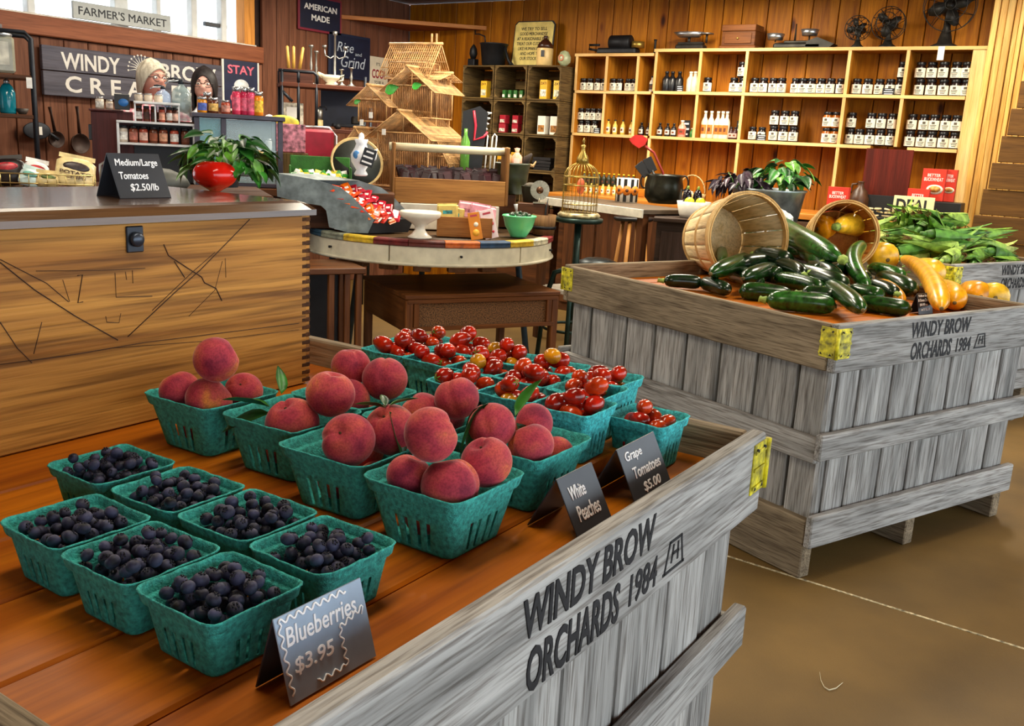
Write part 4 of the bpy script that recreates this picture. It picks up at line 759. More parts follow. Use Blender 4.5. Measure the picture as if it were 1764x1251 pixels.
# red pancake-mix boxes
def bxbook(label, px_, u, z, h, w_, rz=-PI/2, col='#c8301c', tx=('BETTER', 'BUCKWHEAT'), d=.045):
    p = atx(px_, 320, u); t = thing('mix_box', label, 'box', (u, p.y, z), rz); MB().box((0, 0, h/2), (w_, d, h), 0, None, .002).build('carton', plain(col, .5, var=.06), t)
    F = frame((0, -d/2-.0006, h/2), (1, 0, 0), (0, 0, 1)); text(tx[0], w_*.55, h*.09, WHITE, t, F @ Tr(0, h*.3, 0), bold=.01); text(tx[1], w_*.8, h*.11, WHITE, t, F @ Tr(0, h*.17, 0), bold=.01)
    MB().lathe([(w_*.36, 0), (w_*.36, .0012), (0, .0012)], 18, sy=.6).build('printed_plate', plain('#e9ddc4', .5), t, F @ Tr(.1*w_, -h*.14, 0)); MB().lathe([(w_*.26, 0), (w_*.26, .002), (0, .002)], 18, sy=.55).build('printed_pancakes', plain('#c98a3a', .6, var=.3, vs=60), t, F @ Tr(.1*w_, -h*.13, 0)); return t
bxbook('red pancake-mix box standing alone on the counter', 1447, 6.42, CTZ, .19, .135); bxbook('red pancake-mix box on the counter before the stacked one', 1585, 6.5, CTZ+.001, .21, .13)
bxbook('red pancake-mix box raised on a dark box, back right', 1608, 6.56, CTZ+.14, .2, .14); bxbook('red pancake-mix box tilted beside the raised one', 1634, 6.6, CTZ+.14, .2, .09)
o = MB().box((0, 0, .07), (.16, .3, .135), 0, None, .004).build('riser_box', BLACK, None, Tr(6.6, atx(1620, 320, 6.6).y, CTZ)); tag(o, 'dark riser box under the raised red boxes', 'box')
# brown jug
jg = thing('stoneware_jug', 'brown stoneware jug on the counter', 'jug', (6.6, atx(1483, 320, 6.6).y, CTZ)); jm = plain('#4a2f1c', .4, var=.25)
MB().lathe([(.05, 0), (.062, .02), (.064, .12), (.045, .17), (.022, .195), (.02, .225), (.026, .232), (.018, .232), (.016, .2), (0, .2)], 24).build('body', jm, jg); MB().tube([(0, .022, .215), (0, .055, .21), (0, .062, .17), (0, .05, .15)], .008, 8).build('handle', jm, jg)
# soap / dried slices pile on a tray
ty = atx(1525, 330, 6.48).y; o = thing('slate_tray', 'dark tray on the counter under the cream slices', 'tray', (6.5, ty, CTZ)); MB().box((0, 0, .01), (.24, .34, .014), 0, None, .004).build('base', BLACK, o); MB().box((.11, 0, .075), (.015, .32, .15), 0, None, .003).build('back', BLACK, o)
random.seed(8); sm_ = plain('#e2cf9e', .7, var=.15)
for i in range(18):
    sl = MB().lathe([(.0, 0), (.034, 0), (.036, .005), (.033, .009), (0, .009)], 14, sy=.55).mesh('dried_slice', sm_); lv = i//6
    tag(ob('dried_slice', sl, None, Tr(6.44+U(0, .08), ty-.13+.26*(i % 6)/5+U(-.01, .01), CTZ+.019+lv*.022) @ Rz(U(0, 3)) @ Rx(U(-.25, .25))), 'cream dried slice %s of the pile on the dark tray' % ['at the bottom', 'in the middle', 'at the top'][lv], 'slice', 'cream slices level %d' % (lv+1))
# dark red panel hanging below the second shelf
o = MB().box((0, 0, 0), (.02, .3, .33), 0, None, .003).build('dark_board', wood('#4a160c', '#6a2214', 'Z', 1, .5), None, Tr(6.7, atx(1532, 270, 6.7).y, CTZ+.018+.165+.155)); tag(o, 'plain dark red board standing on the dark tray', 'board'); o.location.z = CTZ+.02+.165+.1
mb = MB(); mb.box((0, 0, 0), (.018, .34, .05)); tag(mb.build('panel_stand', BLACK, None, Tr(6.72, atx(1532, 270, 6.7).y, CTZ+.125)), 'black stand holding the dark red board', 'stand')
mb.v = []
# ================= on top of the shelving =================
def top(x, dxp=.1): p = atx(x, 82, SF+dxp); return V((SF+dxp, p.y, zT))
k6 = mpp(top(1500)); MET = plain('#2c2924', .5, .5, var=.3, key='old_iron')
# electric fans
def fan(label, x, rp, cy_px, blades, group, tilt=0, yaw=0, u=.1):
    p = top(x, u); t = thing('electric_fan', label, 'fan', T=Tr(p) @ Rz(-PI/2+yaw), group=group); R = rp*mpp(p); cz = atx(x, cy_px, SF+u).z-zT
    MB().lathe([(R*.55, 0), (R*.55, .012), (R*.3, .03), (R*.14, cz*.5), (R*.12, cz-.01), (0, cz-.01)], 20).build('base', MET, t)
    MB().lathe([(0, -.05), (R*.3, -.05), (R*.34, -.02), (R*.34, .05), (R*.2, .09), (0, .09)], 18).build('motor', MET, t, Tr(0, .03, cz) @ Rx(PI/2+PI) )
    bl = MB()
    h = MB().lathe([(R*.14, -.01), (R*.14, .012), (0, .016)], 14).build('hub', MET, t, Tr(0, -.06, cz) @ Rx(PI/2))
    for i in range(blades):
        vs = []; n = 6
        for j in range(n+1):
            s = j/n; r = R*(.12+.72*s); w_ = R*(.12+.30*sin(PI*min(1, s*.9+.08))); vs += [(r, -w_*.7, .012), (r, w_*.5, -.012), (r, -w_*.7, .0145), (r, w_*.5, -.0095)]
        fs = []
        for j in range(n): a = j*4; fs += [(a, a+1, a+5, a+4), (a+2, a+6, a+7, a+3), (a, a+4, a+6, a+2), (a+1, a+3, a+7, a+5)]
        fs += [(0, 2, 3, 1), (n*4, n*4+1, n*4+3, n*4+2)]
        MB().add(vs, fs, 0, True).build('blade', MET, t, Tr(0, -.06, cz) @ Rx(PI/2) @ Rz(i*2*PI/blades+.4))
    mb = MB(); 
    for rr, yy in ((R, -.06), (R*.62, -.10), (R*.2, -.115), (R*.95, .01)): mb.tube([(rr*cos(a), yy, cz+rr*sin(a)) for a in [2*PI*i/28 for i in range(28)]], .0028, 5, 0, True)
    for i in range(10): a = i*PI/5; mb.tube([(R*.2*cos(a), -.115, cz+R*.2*sin(a)), (R*.65*cos(a+.15), -.10, cz+R*.65*sin(a+.15)), (R*cos(a+.25), -.06, cz+R*sin(a+.25)), (R*.95*cos(a+.3), .01, cz+R*.95*sin(a+.3)), (R*.3*cos(a), .05, cz+R*.3*sin(a))], .002, 4)
    mb.build('cage', MET, t); return t
fan('small black vintage desk fan on top of the shelving', 1476, 20, 50, 4, 'vintage fans'); fan('medium black vintage fan between the small and the large one', 1528, 27, 42, 3, 'vintage fans'); fan('large black vintage fan at the right end of the shelving', 1626, 42, 12, 4, 'vintage fans', 0, .2)
card('white price tag hanging under the large fan', (SF-.004, Yat(1622, 85), zT-.085), .04, .085, 2, WHITE, 'price_tag')
# chest of small drawers
p = top(1277); t = thing('drawer_box', 'small wooden box with drawers and flat lid on the shelving', 'box', T=Tr(p) @ Rz(-PI/2)); bw = wood('#5a3013', '#7d4a20', 'X', 1, .5, 0, .2)
MB().box((0, 0, .07), (.25, .16, .10), 0, None, .003).build('carcass', bw, t); MB().box((0, 0, .01), (.27, .18, .02), 0, None, .004).build('plinth', bw, t); MB().box((0, -.005, .142), (.255, .17, .045), 0, None, .004).build('lid', bw, t)
d = MB().box((0, -.083, .07), (.2, .008, .07), 0, None, .002).build('drawer', bw, t); MB().ball((0, -.092, .07), .008, 8, 6).build('knob', BRASS, d)
# kitchen scales
def scale(label, x, two):
    p = top(x); t = thing('balance_scale', label, 'scale', T=Tr(p) @ Rz(-PI/2)); MB().box((0, 0, .02), (.22 if not two else .34, .1, .04), 0, None, .012).build('base', MET, t); MB().box((0, 0, .048), (.2, .05, .016), 0, None, .004).build('beam', MET, t)
    if two:
        for s, hh in ((-1, .075), (1, .10)): q = MB().lathe([(.0, hh-.012), (.05, hh-.012), (.062, hh+.03), (.058, hh+.03), (.047, hh-.006), (0, hh-.006)], 20).build('pan', STEEL, t, Tr(s*.12-.05, 0, 0)); MB().tube([(s*.12-.05, 0, .05), (s*.12-.05, 0, hh-.012)], .006, 6).build('pan_post', MET, t)
        MB().tube([(-.03, 0, .05), (-.03, 0, .17)], [.008, .004], 8).build('pointer', MET, t); MB().prism([(.04, 0), (.2, 0), (.24, .03), (.12, .075), (.05, .05)], -.05, .05).build('housing', MET, t, Tr(.02, 0, .0) @ Rx(PI/2))
    else:
        MB().lathe([(0, .09), (.08, .09), (.125, .125), (.12, .125), (.078, .096), (0, .096)], 24, sy=.6).build('scoop', STEEL, t, Tr(-.02, 0, 0)); MB().lathe([(0, .11), (.05, .11), (.052, .118), (0, .118)], 18).build('pan', STEEL, t, Tr(.12, 0, 0)); MB().tube([(-.02, 0, .05), (-.02, 0, .092)], .012, 8).build('pan_post', MET, t); MB().tube([(.12, 0, .05), (.12, 0, .11)], .008, 8).build('pan_post', MET, t)
    return t
scale('old iron balance scale with steel scoop on the shelving', 1190, False); scale('old iron scale with two round pans left of the fans', 1375, True)
# mortar, kettle bits on the narrow unit
p = atx(1075, 82, SF+.1); t = thing('sausage_stuffer', 'black cast-iron press lying on the narrow shelving', 'tool', T=Tr(SF+.1, p.y, zT2) @ Rz(-PI/2)); MB().box((-.05, 0, .025), (.34, .1, .048), 0, None, .012).build('base', IRON, t); MB().lathe([(.05, -.09), (.056, -.085), (.056, .085), (.05, .09)], 20).build('barrel', IRON, t, Tr(-.03, 0, .09) @ Ry(PI/2)); MB().tube([(-.22, 0, .03), (-.31, 0, .045), (-.31, 0, .075), (-.22, 0, .075)], .009, 8).build('handle', IRON, t); MB().lathe([(.05, 0), (.05, .045), (0, .045)], 18).build('brass_ring', BRASS, t, Tr(.12, 0, .05)); 
p = atx(1129, 75, SF+.16); t = thing('mortar_post', 'small black post standing between the two shelving units', 'ornament', T=Tr(SF+.18, p.y+.01, zT2)); MB().lathe([(.022, 0), (.022, .01), (.01, .02), (.009, .1), (.014, .12), (0, .12)], 12).build('post', IRON, t)
# ================= lumber strips and dark siding at the right end =================
random.seed(12); y = Yat(1706, 60); i = 0
sw = wood('#c98f3c', '#eabf70', 'Z', .9, .5, 0, .15, 0, .18, 'lumber'); LP = thing('lumber_screen', 'screen of upright pale wooden strips at the right end of the wall', 'screen', (0, 0, 0))
while y > .25:
    wd = U(.028, .05); MB().box((0, 0, 0), (.03, wd-.004, ZC-.02), 0, None, .003).build('strip', sw, LP, Tr(SF-.03+(i % 2)*.016, y-wd/2, ZC/2)); y -= wd; i += 1
sd = thing('siding_panel', 'dark brown clapboard panel leaning at the right edge', 'panel', (0, 0, 0)); a = atx(1764, 150, 6.3); b_ = atx(1690, 360, 6.3)
for i in range(11):
    z0 = .25+i*.155; f = (z0-b_.z)/(a.z-b_.z); yy = b_.y+(a.y-b_.y)*f
    MB().box((0, 0, 0), (.025, .9, .15), 0, None, .003).build('clapboard', wood('#4d3213', '#6e4a1e', 'Y', 1, .7, 0, .3, 0, .1, 'clapboard'), sd, Tr(6.3+(.012 if i % 2 else 0), yy-.45, z0+.075))
# cardboard box with a paper bag
p = atz(1735, 440, .72); t = thing('cardboard_box', 'open brown cardboard box at the right edge beside the corn', 'box', T=Tr(p.x+.35, p.y-.1, .0) @ Rz(EA)); cb = plain('#9a6a38', .8, var=.08, key='cardboard')
for c, d in (((0, -.17, .95), (.42, .006, .5)), ((0, .17, .95), (.42, .006, .5)), ((-.21, 0, .95), (.006, .34, .5)), ((.21, 0, .95), (.006, .34, .5)), ((0, 0, .704), (.42, .34, .006))): MB().box(c, d).build('panel', cb, t)
st = MB().box((0, 0, .35), (.5, .42, .7), 0, None, .01).build('stand_crate', crateW('Z'), None, t.matrix_basis.copy()); tag(st, 'wooden crate under the cardboard box at the right edge', 'crate')
crumple('paper_bag', 'crumpled brown paper stuffed in the cardboard box', 'paper', (t.matrix_basis @ V((-.02, 0, 1.2))), (.17, .15, .13), plain('#8d6238', .8, var=.15), 6, .3)
# ================= stacked wooden crates as shelves =================
CF = 6.6
def Y2(x, y): return atx(x, y, CF).y
def Z2(x, y): return atx(x, y, CF).z
colx = [797, 852, 909, 968]; rowy = [112, 172, 232, 293]; cy_ = [Y2(x, 115) for x in colx]; cz_ = [Z2(880, y) for y in rowy]+[.86]; cz_[4] = cz_[3]-(cz_[2]-cz_[3]); names = ['left', 'middle', 'right']; lev = ['top', 'second', 'third', 'bottom']
ccol = {}
for c in range(3):
    for r in range(4):
        y0, y1, z1, z0 = cy_[c]-.004, cy_[c+1]+.004, cz_[r]-.002, cz_[r+1]+.002; w_ = y0-y1; h = z1-z0
        if c == 2: w_ -= .0
        t = thing('wooden_crate', 'open wooden fruit crate used as shelf, %s column, %s tier' % (names[c], lev[r]), 'crate', T=Tr(CF, (y0+y1)/2, z0) @ Rz(-PI/2), group='crate shelves'); m = crateW; d = .3
        for z in (.006, h-.006): MB().box((0, 0, 0), (w_-.002, d, .012), 0, None, .002).build('plank', m('X'), t, Tr(0, d/2, z))
        for x in (-w_/2+.007, w_/2-.007): MB().box((0, 0, 0), (.012, d, h-.026), 0, None, .002).build('side', m('Y'), t, Tr(x, d/2, h/2))
        for i in range(3): MB().box((0, 0, 0), (w_-.03, .008, (h-.03)/3-.012), 0, None, .002).build('back_slat', m('X'), t, Tr(0, d-.006, .014+(h-.03)*(i+.5)/3))
        for x in (-1, 1):
            for z in (-1, 1): MB().prism([(0, 0), (.028, 0), (0, .028)], -.006, .006).build('corner_block', m('X'), t, Tr(x*(w_/2-.013), .008, h/2+z*(h/2-.0125)) @ Rx(PI/2) @ Sc(-x, -z, 1))
o = MB().box((0, 0, 0), (.3, cy_[0]-cy_[3], cz_[4]-.004), 0, None, .004).build('crate_plinth', darkW('Y'), None, Tr(CF+.15, (cy_[0]+cy_[3])/2, (cz_[4]-.004)/2)); tag(o, 'dark plinth under the stacked crates', 'plinth')
def carton(label, px_, z, w_, h, col, band=None, u=CF+.05, d=.06, cat='box', nm='food_carton', tx=None, group=None):
    y = atx(px_, 150, u).y; t = thing(nm, label, cat, T=Tr(u, y, z) @ Rz(-PI/2+U(-.15, .15)), group=group); MB().box((0, d/2, h/2), (w_, d, h), 0, None, .002).build('carton', plain(col, .5, var=.06), t)
    if band: MB().box((0, -.0005, h*.32), (w_*.8, .002, h*.36), 0, None).build('printed_picture', plain(band, .6, var=.35, vs=50), t)
    if tx: text(tx, w_*.8, h*.13, plain('#3a2410', .7), t, frame((0, -.001, h*.82), (1, 0, 0), (0, 0, 1)), bold=.01)
    return t
s1, s2, s3, s4 = [cz_[i+1]+.0145 for i in range(4)]; kx = .066
carton('yellow cookie carton in the left top crate', 833, s1, .062, .135, '#e9b62c', '#f0e2b8', tx='ZATI'); carton('yellow cookie carton at the left in the right top crate', 936, s1, .07, .15, '#e6ac28', '#f3e9c8', tx='ZATI'); carton('yellow cookie carton at the right in the right top crate', 960, s1, .068, .145, '#ecc03a', '#f0e2b8', tx='ZATI')
for i, x in enumerate((868, 878, 888, 898)): carton('small green box in the middle top crate', x, s1, .03, .065, '#2f6a2a', '#d8d8c0', d=.04, group='small green boxes')
for i, x in enumerate((812, 831)): carton('white bag of mix with brown label in the left second crate, ' + ('left one' if i == 0 else 'right one'), x, s2, .07, .14, '#e8e0cc', '#8a4a1c', nm='mix_bag', cat='bag')
for i, x in enumerate((868, 890)):
    for l in range(2): carton('dark red tin in the middle second crate, %s %s' % (('left', 'right')[i], ('below', 'above')[l]), x, s2+l*.072, .062, .07, '#a3182a', '#e8c8b8', nm='red_tin', cat='tin')
for i, x in enumerate((936, 958)): carton('white bag with dark ribbon in the right second crate, ' + ('left one' if i == 0 else 'right one'), x, s2, .075, .145, '#ece6d6', '#a06a2c', nm='mix_bag', cat='bag')
for i, x in enumerate((868, 893)): carton('yellow carton in the middle third crate, ' + ('left one' if i == 0 else 'right one'), x, s3, .075, .13, '#e3a92a', '#5a3a1c', tx='ZATI')
for l in range(4): carton('flat black box in the stack in the right third crate', 940, s3+l*.026, .17, .024, '#1d1c1e', None, d=.14, group='flat black boxes')
# on top of the crates
TZ = cz_[0]; 
def ontop(x, u=CF+.12): return V((u, atx(x, 105, u).y, TZ))
p = ontop(850); t = thing('iron_pot', 'black iron pot with crank handle on top of the crates', 'pot', p); MB().lathe([(.085, 0), (.095, .01), (.115, .17), (.12, .172), (.12, .18), (.108, .18), (.09, .02), (0, .02)], 28).build('body', IRON, t); MB().tube([(-.0, .09, .18), (0, .1, .24), (0, .16, .26), (0, .2, .26), (0, .2, .29)], .006, 6).build('crank', IRON, t); MB().tube([(0, -.11, .15), (0, -.15, .05), (0, -.18, .01)], .012, 6).build('spout', IRON, t)
p = ontop(815); t = thing('coffee_grinder', 'small black coffee grinder on top of the crates', 'grinder', p); MB().box((0, 0, .03), (.07, .07, .06), 0, None, .006).build('base', IRON, t); MB().lathe([(.02, .06), (.035, .1), (.03, .14), (.012, .17), (0, .18)], 14).build('hopper', IRON, t)
p = ontop(938, CF+.08); t = thing('stoneware_jug', 'cream stoneware jug with brown shoulder on the crates', 'jug', p); MB().lathe([(.06, 0), (.066, .006), (.066, .13), (.064, .135), (0, .135)], 24).build('body', plain('#d9b878', .35, var=.08), t); MB().lathe([(.0655, .134), (.058, .165), (.03, .195), (.016, .205), (.016, .225), (.021, .23), (0, .23)], 24).build('shoulder', plain('#3a1d10', .3), t); MB().box((-.066, -.02, .09), (.004, .03, .05)).build('label', BLACK, t)
p = ontop(972, CF+.1); t = thing('twine_roll', 'pale green glass float tied with tape beside the jug', 'ornament', p); MB().lathe([(.02, .0), (.05, .03), (.052, .07), (.03, .11), (.0, .12)], 20).build('body', plain('#a9b089', .3, var=.2), t); MB().tube([(-.052, .02*cos(a), .06+.02*sin(a)) for a in [2*PI*i/12 for i in range(12)]], .006, 6, 0, True).build('ring', plain('#c47a5a', .5), t)
# cream verse sign
a = atx(884, 110, CF+.26); c0 = atx(918, 75, CF+.26); t = thing('verse_sign', 'cream shop sign with black verse leaning on the wall above the crates', 'sign', T=frame((CF+.26, c0.y, c0.z), (0, -1, 0), (.12, 0, 1))); k = mpp(c0); w_, h = 78*k, 72*k; q = .025
poly = [(-w_/2+q, -h/2), (w_/2-q, -h/2), (w_/2, -h/2+q), (w_/2, h/2-q), (w_/2-q, h/2), (-w_/2+q, h/2), (-w_/2, h/2-q), (-w_/2, -h/2+q)]
MB().prism([(x*1.05, y*1.05) for x, y in poly], -.012, 0).build('border', BLACK, t); MB().prism(poly, 0, .003).build('face', plain('#e2cb74', .6, var=.08), t)
for i, s in enumerate(['WE TRY TO SELL', 'GOOD MERCHANDISE', 'AT A REASONABLE PRICE', 'TREAT OUR CUSTOMERS', 'LIKE HUMAN BEINGS', 'AND HOPE THAT', 'OUR STOCK FITS']): text(s, w_*[.68, .72, .84, .84, .74, .6, .6][i], h*.075, INK, t, Tr(0, h*(.34-.115*i), .004), bold=.012)
# ================= left wall: signs =================
def onL(x, y, off=.03): return aty(x, y, VL-off)
def lframe(c, off=0): return frame(c, (1, 0, 0), (0, 0, 1))
a, b_, c_ = onL(69, 77, .04), onL(380, 112, .04), onL(79, 163, .04); w_ = b_.x-a.x; h = a.z-c_.z+.01; cc = V(((a.x+b_.x)/2, VL-.04, (a.z+c_.z)/2)); slate = wood('#4b4a55', '#67656f', 'X', .8, .75, 0, .3, 0, .06, 'slate_paint')
t = thing('creamery_sign', 'slate grey plank sign with white stencilled creamery name on the left wall', 'sign', T=lframe(cc))
for s in (-1, 1): MB().box((0, 0, 0), (w_, h/2-.006, .03), 0, None, .003).build('plank', slate, t, Tr(0, s*h/4, 0))
def sx(x, y): q = onL(x, y, .056); return q.x-cc.x, q.z-cc.z
sw_ = plain('#d9d6cf', .7, var=.05, key='stencil_white')
x0, x1 = sx(105, 105)[0], sx(207, 120)[0]; text('WINDY', x1-x0, h*.34, sw_, t, Tr((x0+x1)/2, h*.22, .0165), bold=.03); x0, x1 = sx(276, 125)[0], sx(372, 130)[0]; text('BROW', x1-x0, h*.34, sw_, t, Tr((x0+x1)/2, h*.22, .0165), bold=.03)
x0, x1 = sx(112, 140)[0], sx(372, 165)[0]; text('C R E A M E R Y', x1-x0, h*.34, sw_, t, Tr((x0+x1)/2, -h*.24, .0165), bold=.03)
mb = MB(); ex = sx(243, 115)[0]
for i in range(12): an = PI*i/11; mb.tube([(0, 0, 0), (.05*cos(an), .05*sin(an)+.01, 0), (.09*cos(an+.1), .085*sin(an+.1)+.01, 0)], [.006, .004, .002], 5); mb.ball((.1*cos(an+.1), .095*sin(an+.1)+.01, 0), (.008, .008, .002), 6, 4)
mb.tube([(0, -.09, 0), (0, .01, 0)], [.012, .008], 6); mb.build('tree_emblem', sw_, t, Tr(ex, h*.16, .0165))
mb = MB(); T_ = (0,)
# farmers market board standing on the sill
a, b_, c_ = aty(123, 6, VL-.05), aty(292, 36, VL-.05), aty(126, 40, VL-.05); w_ = b_.x-a.x; h = .105; cc = V(((a.x+b_.x)/2, VL-.055, winB+.0045+h/2))
t = thing('market_sign', 'white board sign reading FARMER\'S MARKET on the window sill', 'sign', T=lframe(cc)); MB().box((0, 0, 0), (w_, h, .02), 0, None, .003).build('board', plain('#b4b9b6', .7, var=.05), t); text("FARMER'S MARKET", w_*.9, h*.5, plain('#20242a', .6), t, Tr(0, 0, .0108), bold=.01)
def poster(label, x0, y0, x1, y1, bg_, brd, off=.02, nm='poster'):
    a, b_ = onL(x0, y0, off), onL(x1, y1, off); q = onL(x0, y1, off); w_ = b_.x-a.x; h = (a.z-q.z)*.5+(onL(x1, y0, off).z-b_.z)*.5; cc = V(((a.x+b_.x)/2, VL-off, (a.z+q.z+b_.z+onL(x1, y0, off).z)/4))
    t = thing(nm, label, 'sign', T=lframe(cc)); MB().box((0, 0, 0), (w_, h, .014), 0, None, .002).build('border', plain(brd, .5, var=.04), t); MB().box((0, 0, .006), (w_-.035, h-.035, .006), 0, None, .001).build('face', plain(bg_, .5, var=.1), t); return t, w_, h
t, w_, h = poster('navy poster reading STAY in pink letters in a white frame', 381, 97, 446, 192, '#16203f', '#e4e2da'); text('STAY', w_*.72, h*.16, plain('#e06a80', .6), t, Tr(0, h*.25, .0098), bold=.03)
text('COOL', w_*.6, h*.14, plain('#e06a80', .6), t, Tr(0, -h*.26, .0098), bold=.03); MB().lathe([(w_*.2, 0), (w_*.2, .002), (0, .002)], 20, sy=.7).build('printed_ice', plain('#e8eef2', .5, var=.2), t, Tr(0, -h*.04, .0095))
t, w_, h = poster('navy sign reading AMERICAN MADE with dark red border', 513, -6, 587, 56, '#10182f', '#7a2233'); text('AMERICAN', w_*.76, h*.17, WHITE, t, Tr(0, h*.17, .0098), bold=.03); text('MADE', w_*.42, h*.17, WHITE, t, Tr(0, -h*.12, .0098), bold=.03)
t, w_, h = poster('dark navy chalkboard reading Rise and Grind', 566, 60, 636, 136, '#0e1a33', '#15213a'); text('Rise', w_*.4, h*.22, plain('#aab4c0', .8), t, Tr(-w_*.12, h*.2, .0098), shear=.25); text('and', w_*.16, h*.08, plain('#aab4c0', .8), t, Tr(w_*.2, h*.08, .0098)); text('Grind', w_*.6, h*.26, plain('#aab4c0', .8), t, Tr(w_*.08, -h*.12, .0098), shear=.25)
# cool sign
a = onL(652, 132, .012); k = mpp(a); t = thing('cool_sign', 'cream sign reading IT\'S COOL in red beside the chalkboard', 'sign', T=lframe(a)); MB().box((0, 0, 0), (46*k, 64*k, .012), 0, None, .002).build('board', plain('#d8cdb4', .6, var=.06), t); text("IT'S", 9*k, 5*k, INK, t, Tr(-3*k, 20*k, .0068)); text('COOL', 36*k, 15*k, plain('#8f2232', .6), t, Tr(0, 4*k, .0068), bold=.03); text('TO BE A', 24*k, 5*k, INK, t, Tr(0, -10*k, .0068)); text('KID', 34*k, 11*k, plain('#8f2232', .6), t, Tr(0, -23*k, .0068), bold=.03)
# skillets hanging on the wall
def skillet(label, x, y, rp, hx, hy, flat=.03):
    c = onL(x, y, .045); k = mpp(c); R = rp*k; t = thing('skillet', label, 'pan', T=lframe(c), group='hanging pans'); e = onL(hx, hy, .045)-c
    MB().lathe([(0, 0), (R*.85, 0), (R, flat), (R*.96, flat), (R*.82, .006), (0, .006)], 28).build('pan', plain('#3b2a24', .5, .3, var=.2, key='rusty_iron'), t); d = V((e.x, e.z, 0)); n_ = d.normalized(); MB().tube([n_*R*.9+V((0, 0, .02)), d*.75+V((0, 0, .018)), d+V((0, 0, .015))], [.016, .011, .016], 8, 0, False, None, True, .5).build('handle', plain('#3b2a24', .5, .3, var=.2, key='rusty_iron'), t); return t
skillet('cast-iron skillet hanging at the right on the left wall', 135, 247, 17, 130, 183); skillet('small cast-iron skillet hanging left of the other', 94, 240, 14, 83, 184); 
c = onL(62, 225, .06); t = thing('round_griddle', 'flat round iron griddle hanging behind the pipe rack', 'pan', T=lframe(c)); MB().lathe([(0, 0), (.085, 0), (.09, .012), (.08, .016), (0, .01)], 28, sy=.6).build('plate', plain('#2c3038', .5, .4), t); MB().tube([(.08, -.01, .008), (.14, -.05, .008)], .01, 8).build('handle', plain('#2c3038', .5, .4), t); MB().box((.02, 0, .018), (.02, .05, .002)).build('tag', WHITE, t)
# ================= left pipe rack, counter and staff =================
PIPE = plain('#20242c', .45, .5, key='pipe')
def pipes(t, segs, r=.012, name='pipe'):
    for s in segs: MB().tube(s, r, 8).build(name, PIPE, t)
D1 = 5.15
def zz(x, y, D): return atd(x, y, D).z
T = place(20, 195, D1, 0); Ti = T.inverted(); t = thing('pipe_rack', 'dark iron pipe rack with plank shelves at the left edge', 'shelf', T=T); k = D1/FPX
za, zb_ = zz(20, 128, D1), zz(20, 196, D1); zt_ = zz(52, 58, D1); xr = 37*k
pipes(t, [[(xr, 0, 0), (xr, 0, zt_-.03), (xr-.03, 0, zt_), (-.3, 0, zt_)], [(xr, .28, 0), (xr, .28, zt_-.03), (xr-.03, .28, zt_), (-.3, .28, zt_)], [(xr, 0, zt_-.2), (xr, .28, zt_-.2)], [(-.3, 0, 0), (-.3, 0, zt_)], [(-.3, .28, 0), (-.3, .28, zt_)]])
for z in (za, zb_, .6): MB().box((xr/2-.15, .14, z-.012), (xr+.28, .3, .022), 0, None, .003).build('plank', darkW('X'), t)
T_ = T @ Tr(-10*k, .1, za); g = thing('glass_canister', 'square glass canister with metal lid on the pipe rack', 'canister', T=T_); MB().box((0, 0, 32*k), (42*k, .11, 60*k), 0, None, .012).build('jar', plain('#a9a894', .15, var=.1, alpha=.8), g); MB().lathe([(18*k, 62*k), (19*k, 66*k), (12*k, 72*k), (4*k, 74*k), (4*k, 82*k), (0, 83*k)], 18).build('lid', STEEL, g); MB().box((0, -.057, 34*k), (24*k, .002, 38*k)).build('label', plain('#d8d6c6', .6, var=.2), g)
T_ = T @ Tr(-5*k, .1, zb_); g = thing('siphon_bottle', 'teal blue glass siphon bottle on the pipe rack', 'bottle', T=T_); MB().lathe([(12*k, 0), (13*k, .01), (13*k, 36*k), (9*k, 46*k), (4*k, 52*k), (0, 52*k)], 20).build('body', plain('#0f7f92', .12, var=.2, key='teal_glass'), g); MB().lathe([(5*k, 50*k), (5*k, 56*k), (2*k, 58*k), (2*k, 66*k), (0, 67*k)], 12).build('head', STEEL, g)
g = thing('iron_bowl', 'small dark bowl beside the teal siphon', 'bowl', T=T @ Tr(17*k, .1, zb_)); MB().lathe([(6*k, 0), (11*k, 10*k), (10*k, 10*k), (5*k, 2*k), (0, 2*k)], 18).build('bowl', plain('#4a4540', .5, .3), g)
g = card('white price tag on the pipe rack', None, 9*k, 18*k, 2, WHITE, 'price_tag', T=T @ Tr(30*k, -.014, zz(46, 152, D1)))
# service counter
D2 = 5.0; CTL = .98
T = place(250, 250, D2, 0, .0); k = D2/FPX; X = lambda px_: (px_-250)*k
t = thing('service_counter', 'dark wooden service counter in front of the two women', 'counter', T=T); MB().box((X(320), .12, CTL-.02), (X(480)-X(160)+.04, .5, .04), 0, None, .004).build('counter_top', darkW('X'), t); MB().box((X(320), .14, CTL/2-.02), (X(478)-X(165), .42, CTL-.04), 0, None, .004).build('base', darkW('X'), t)
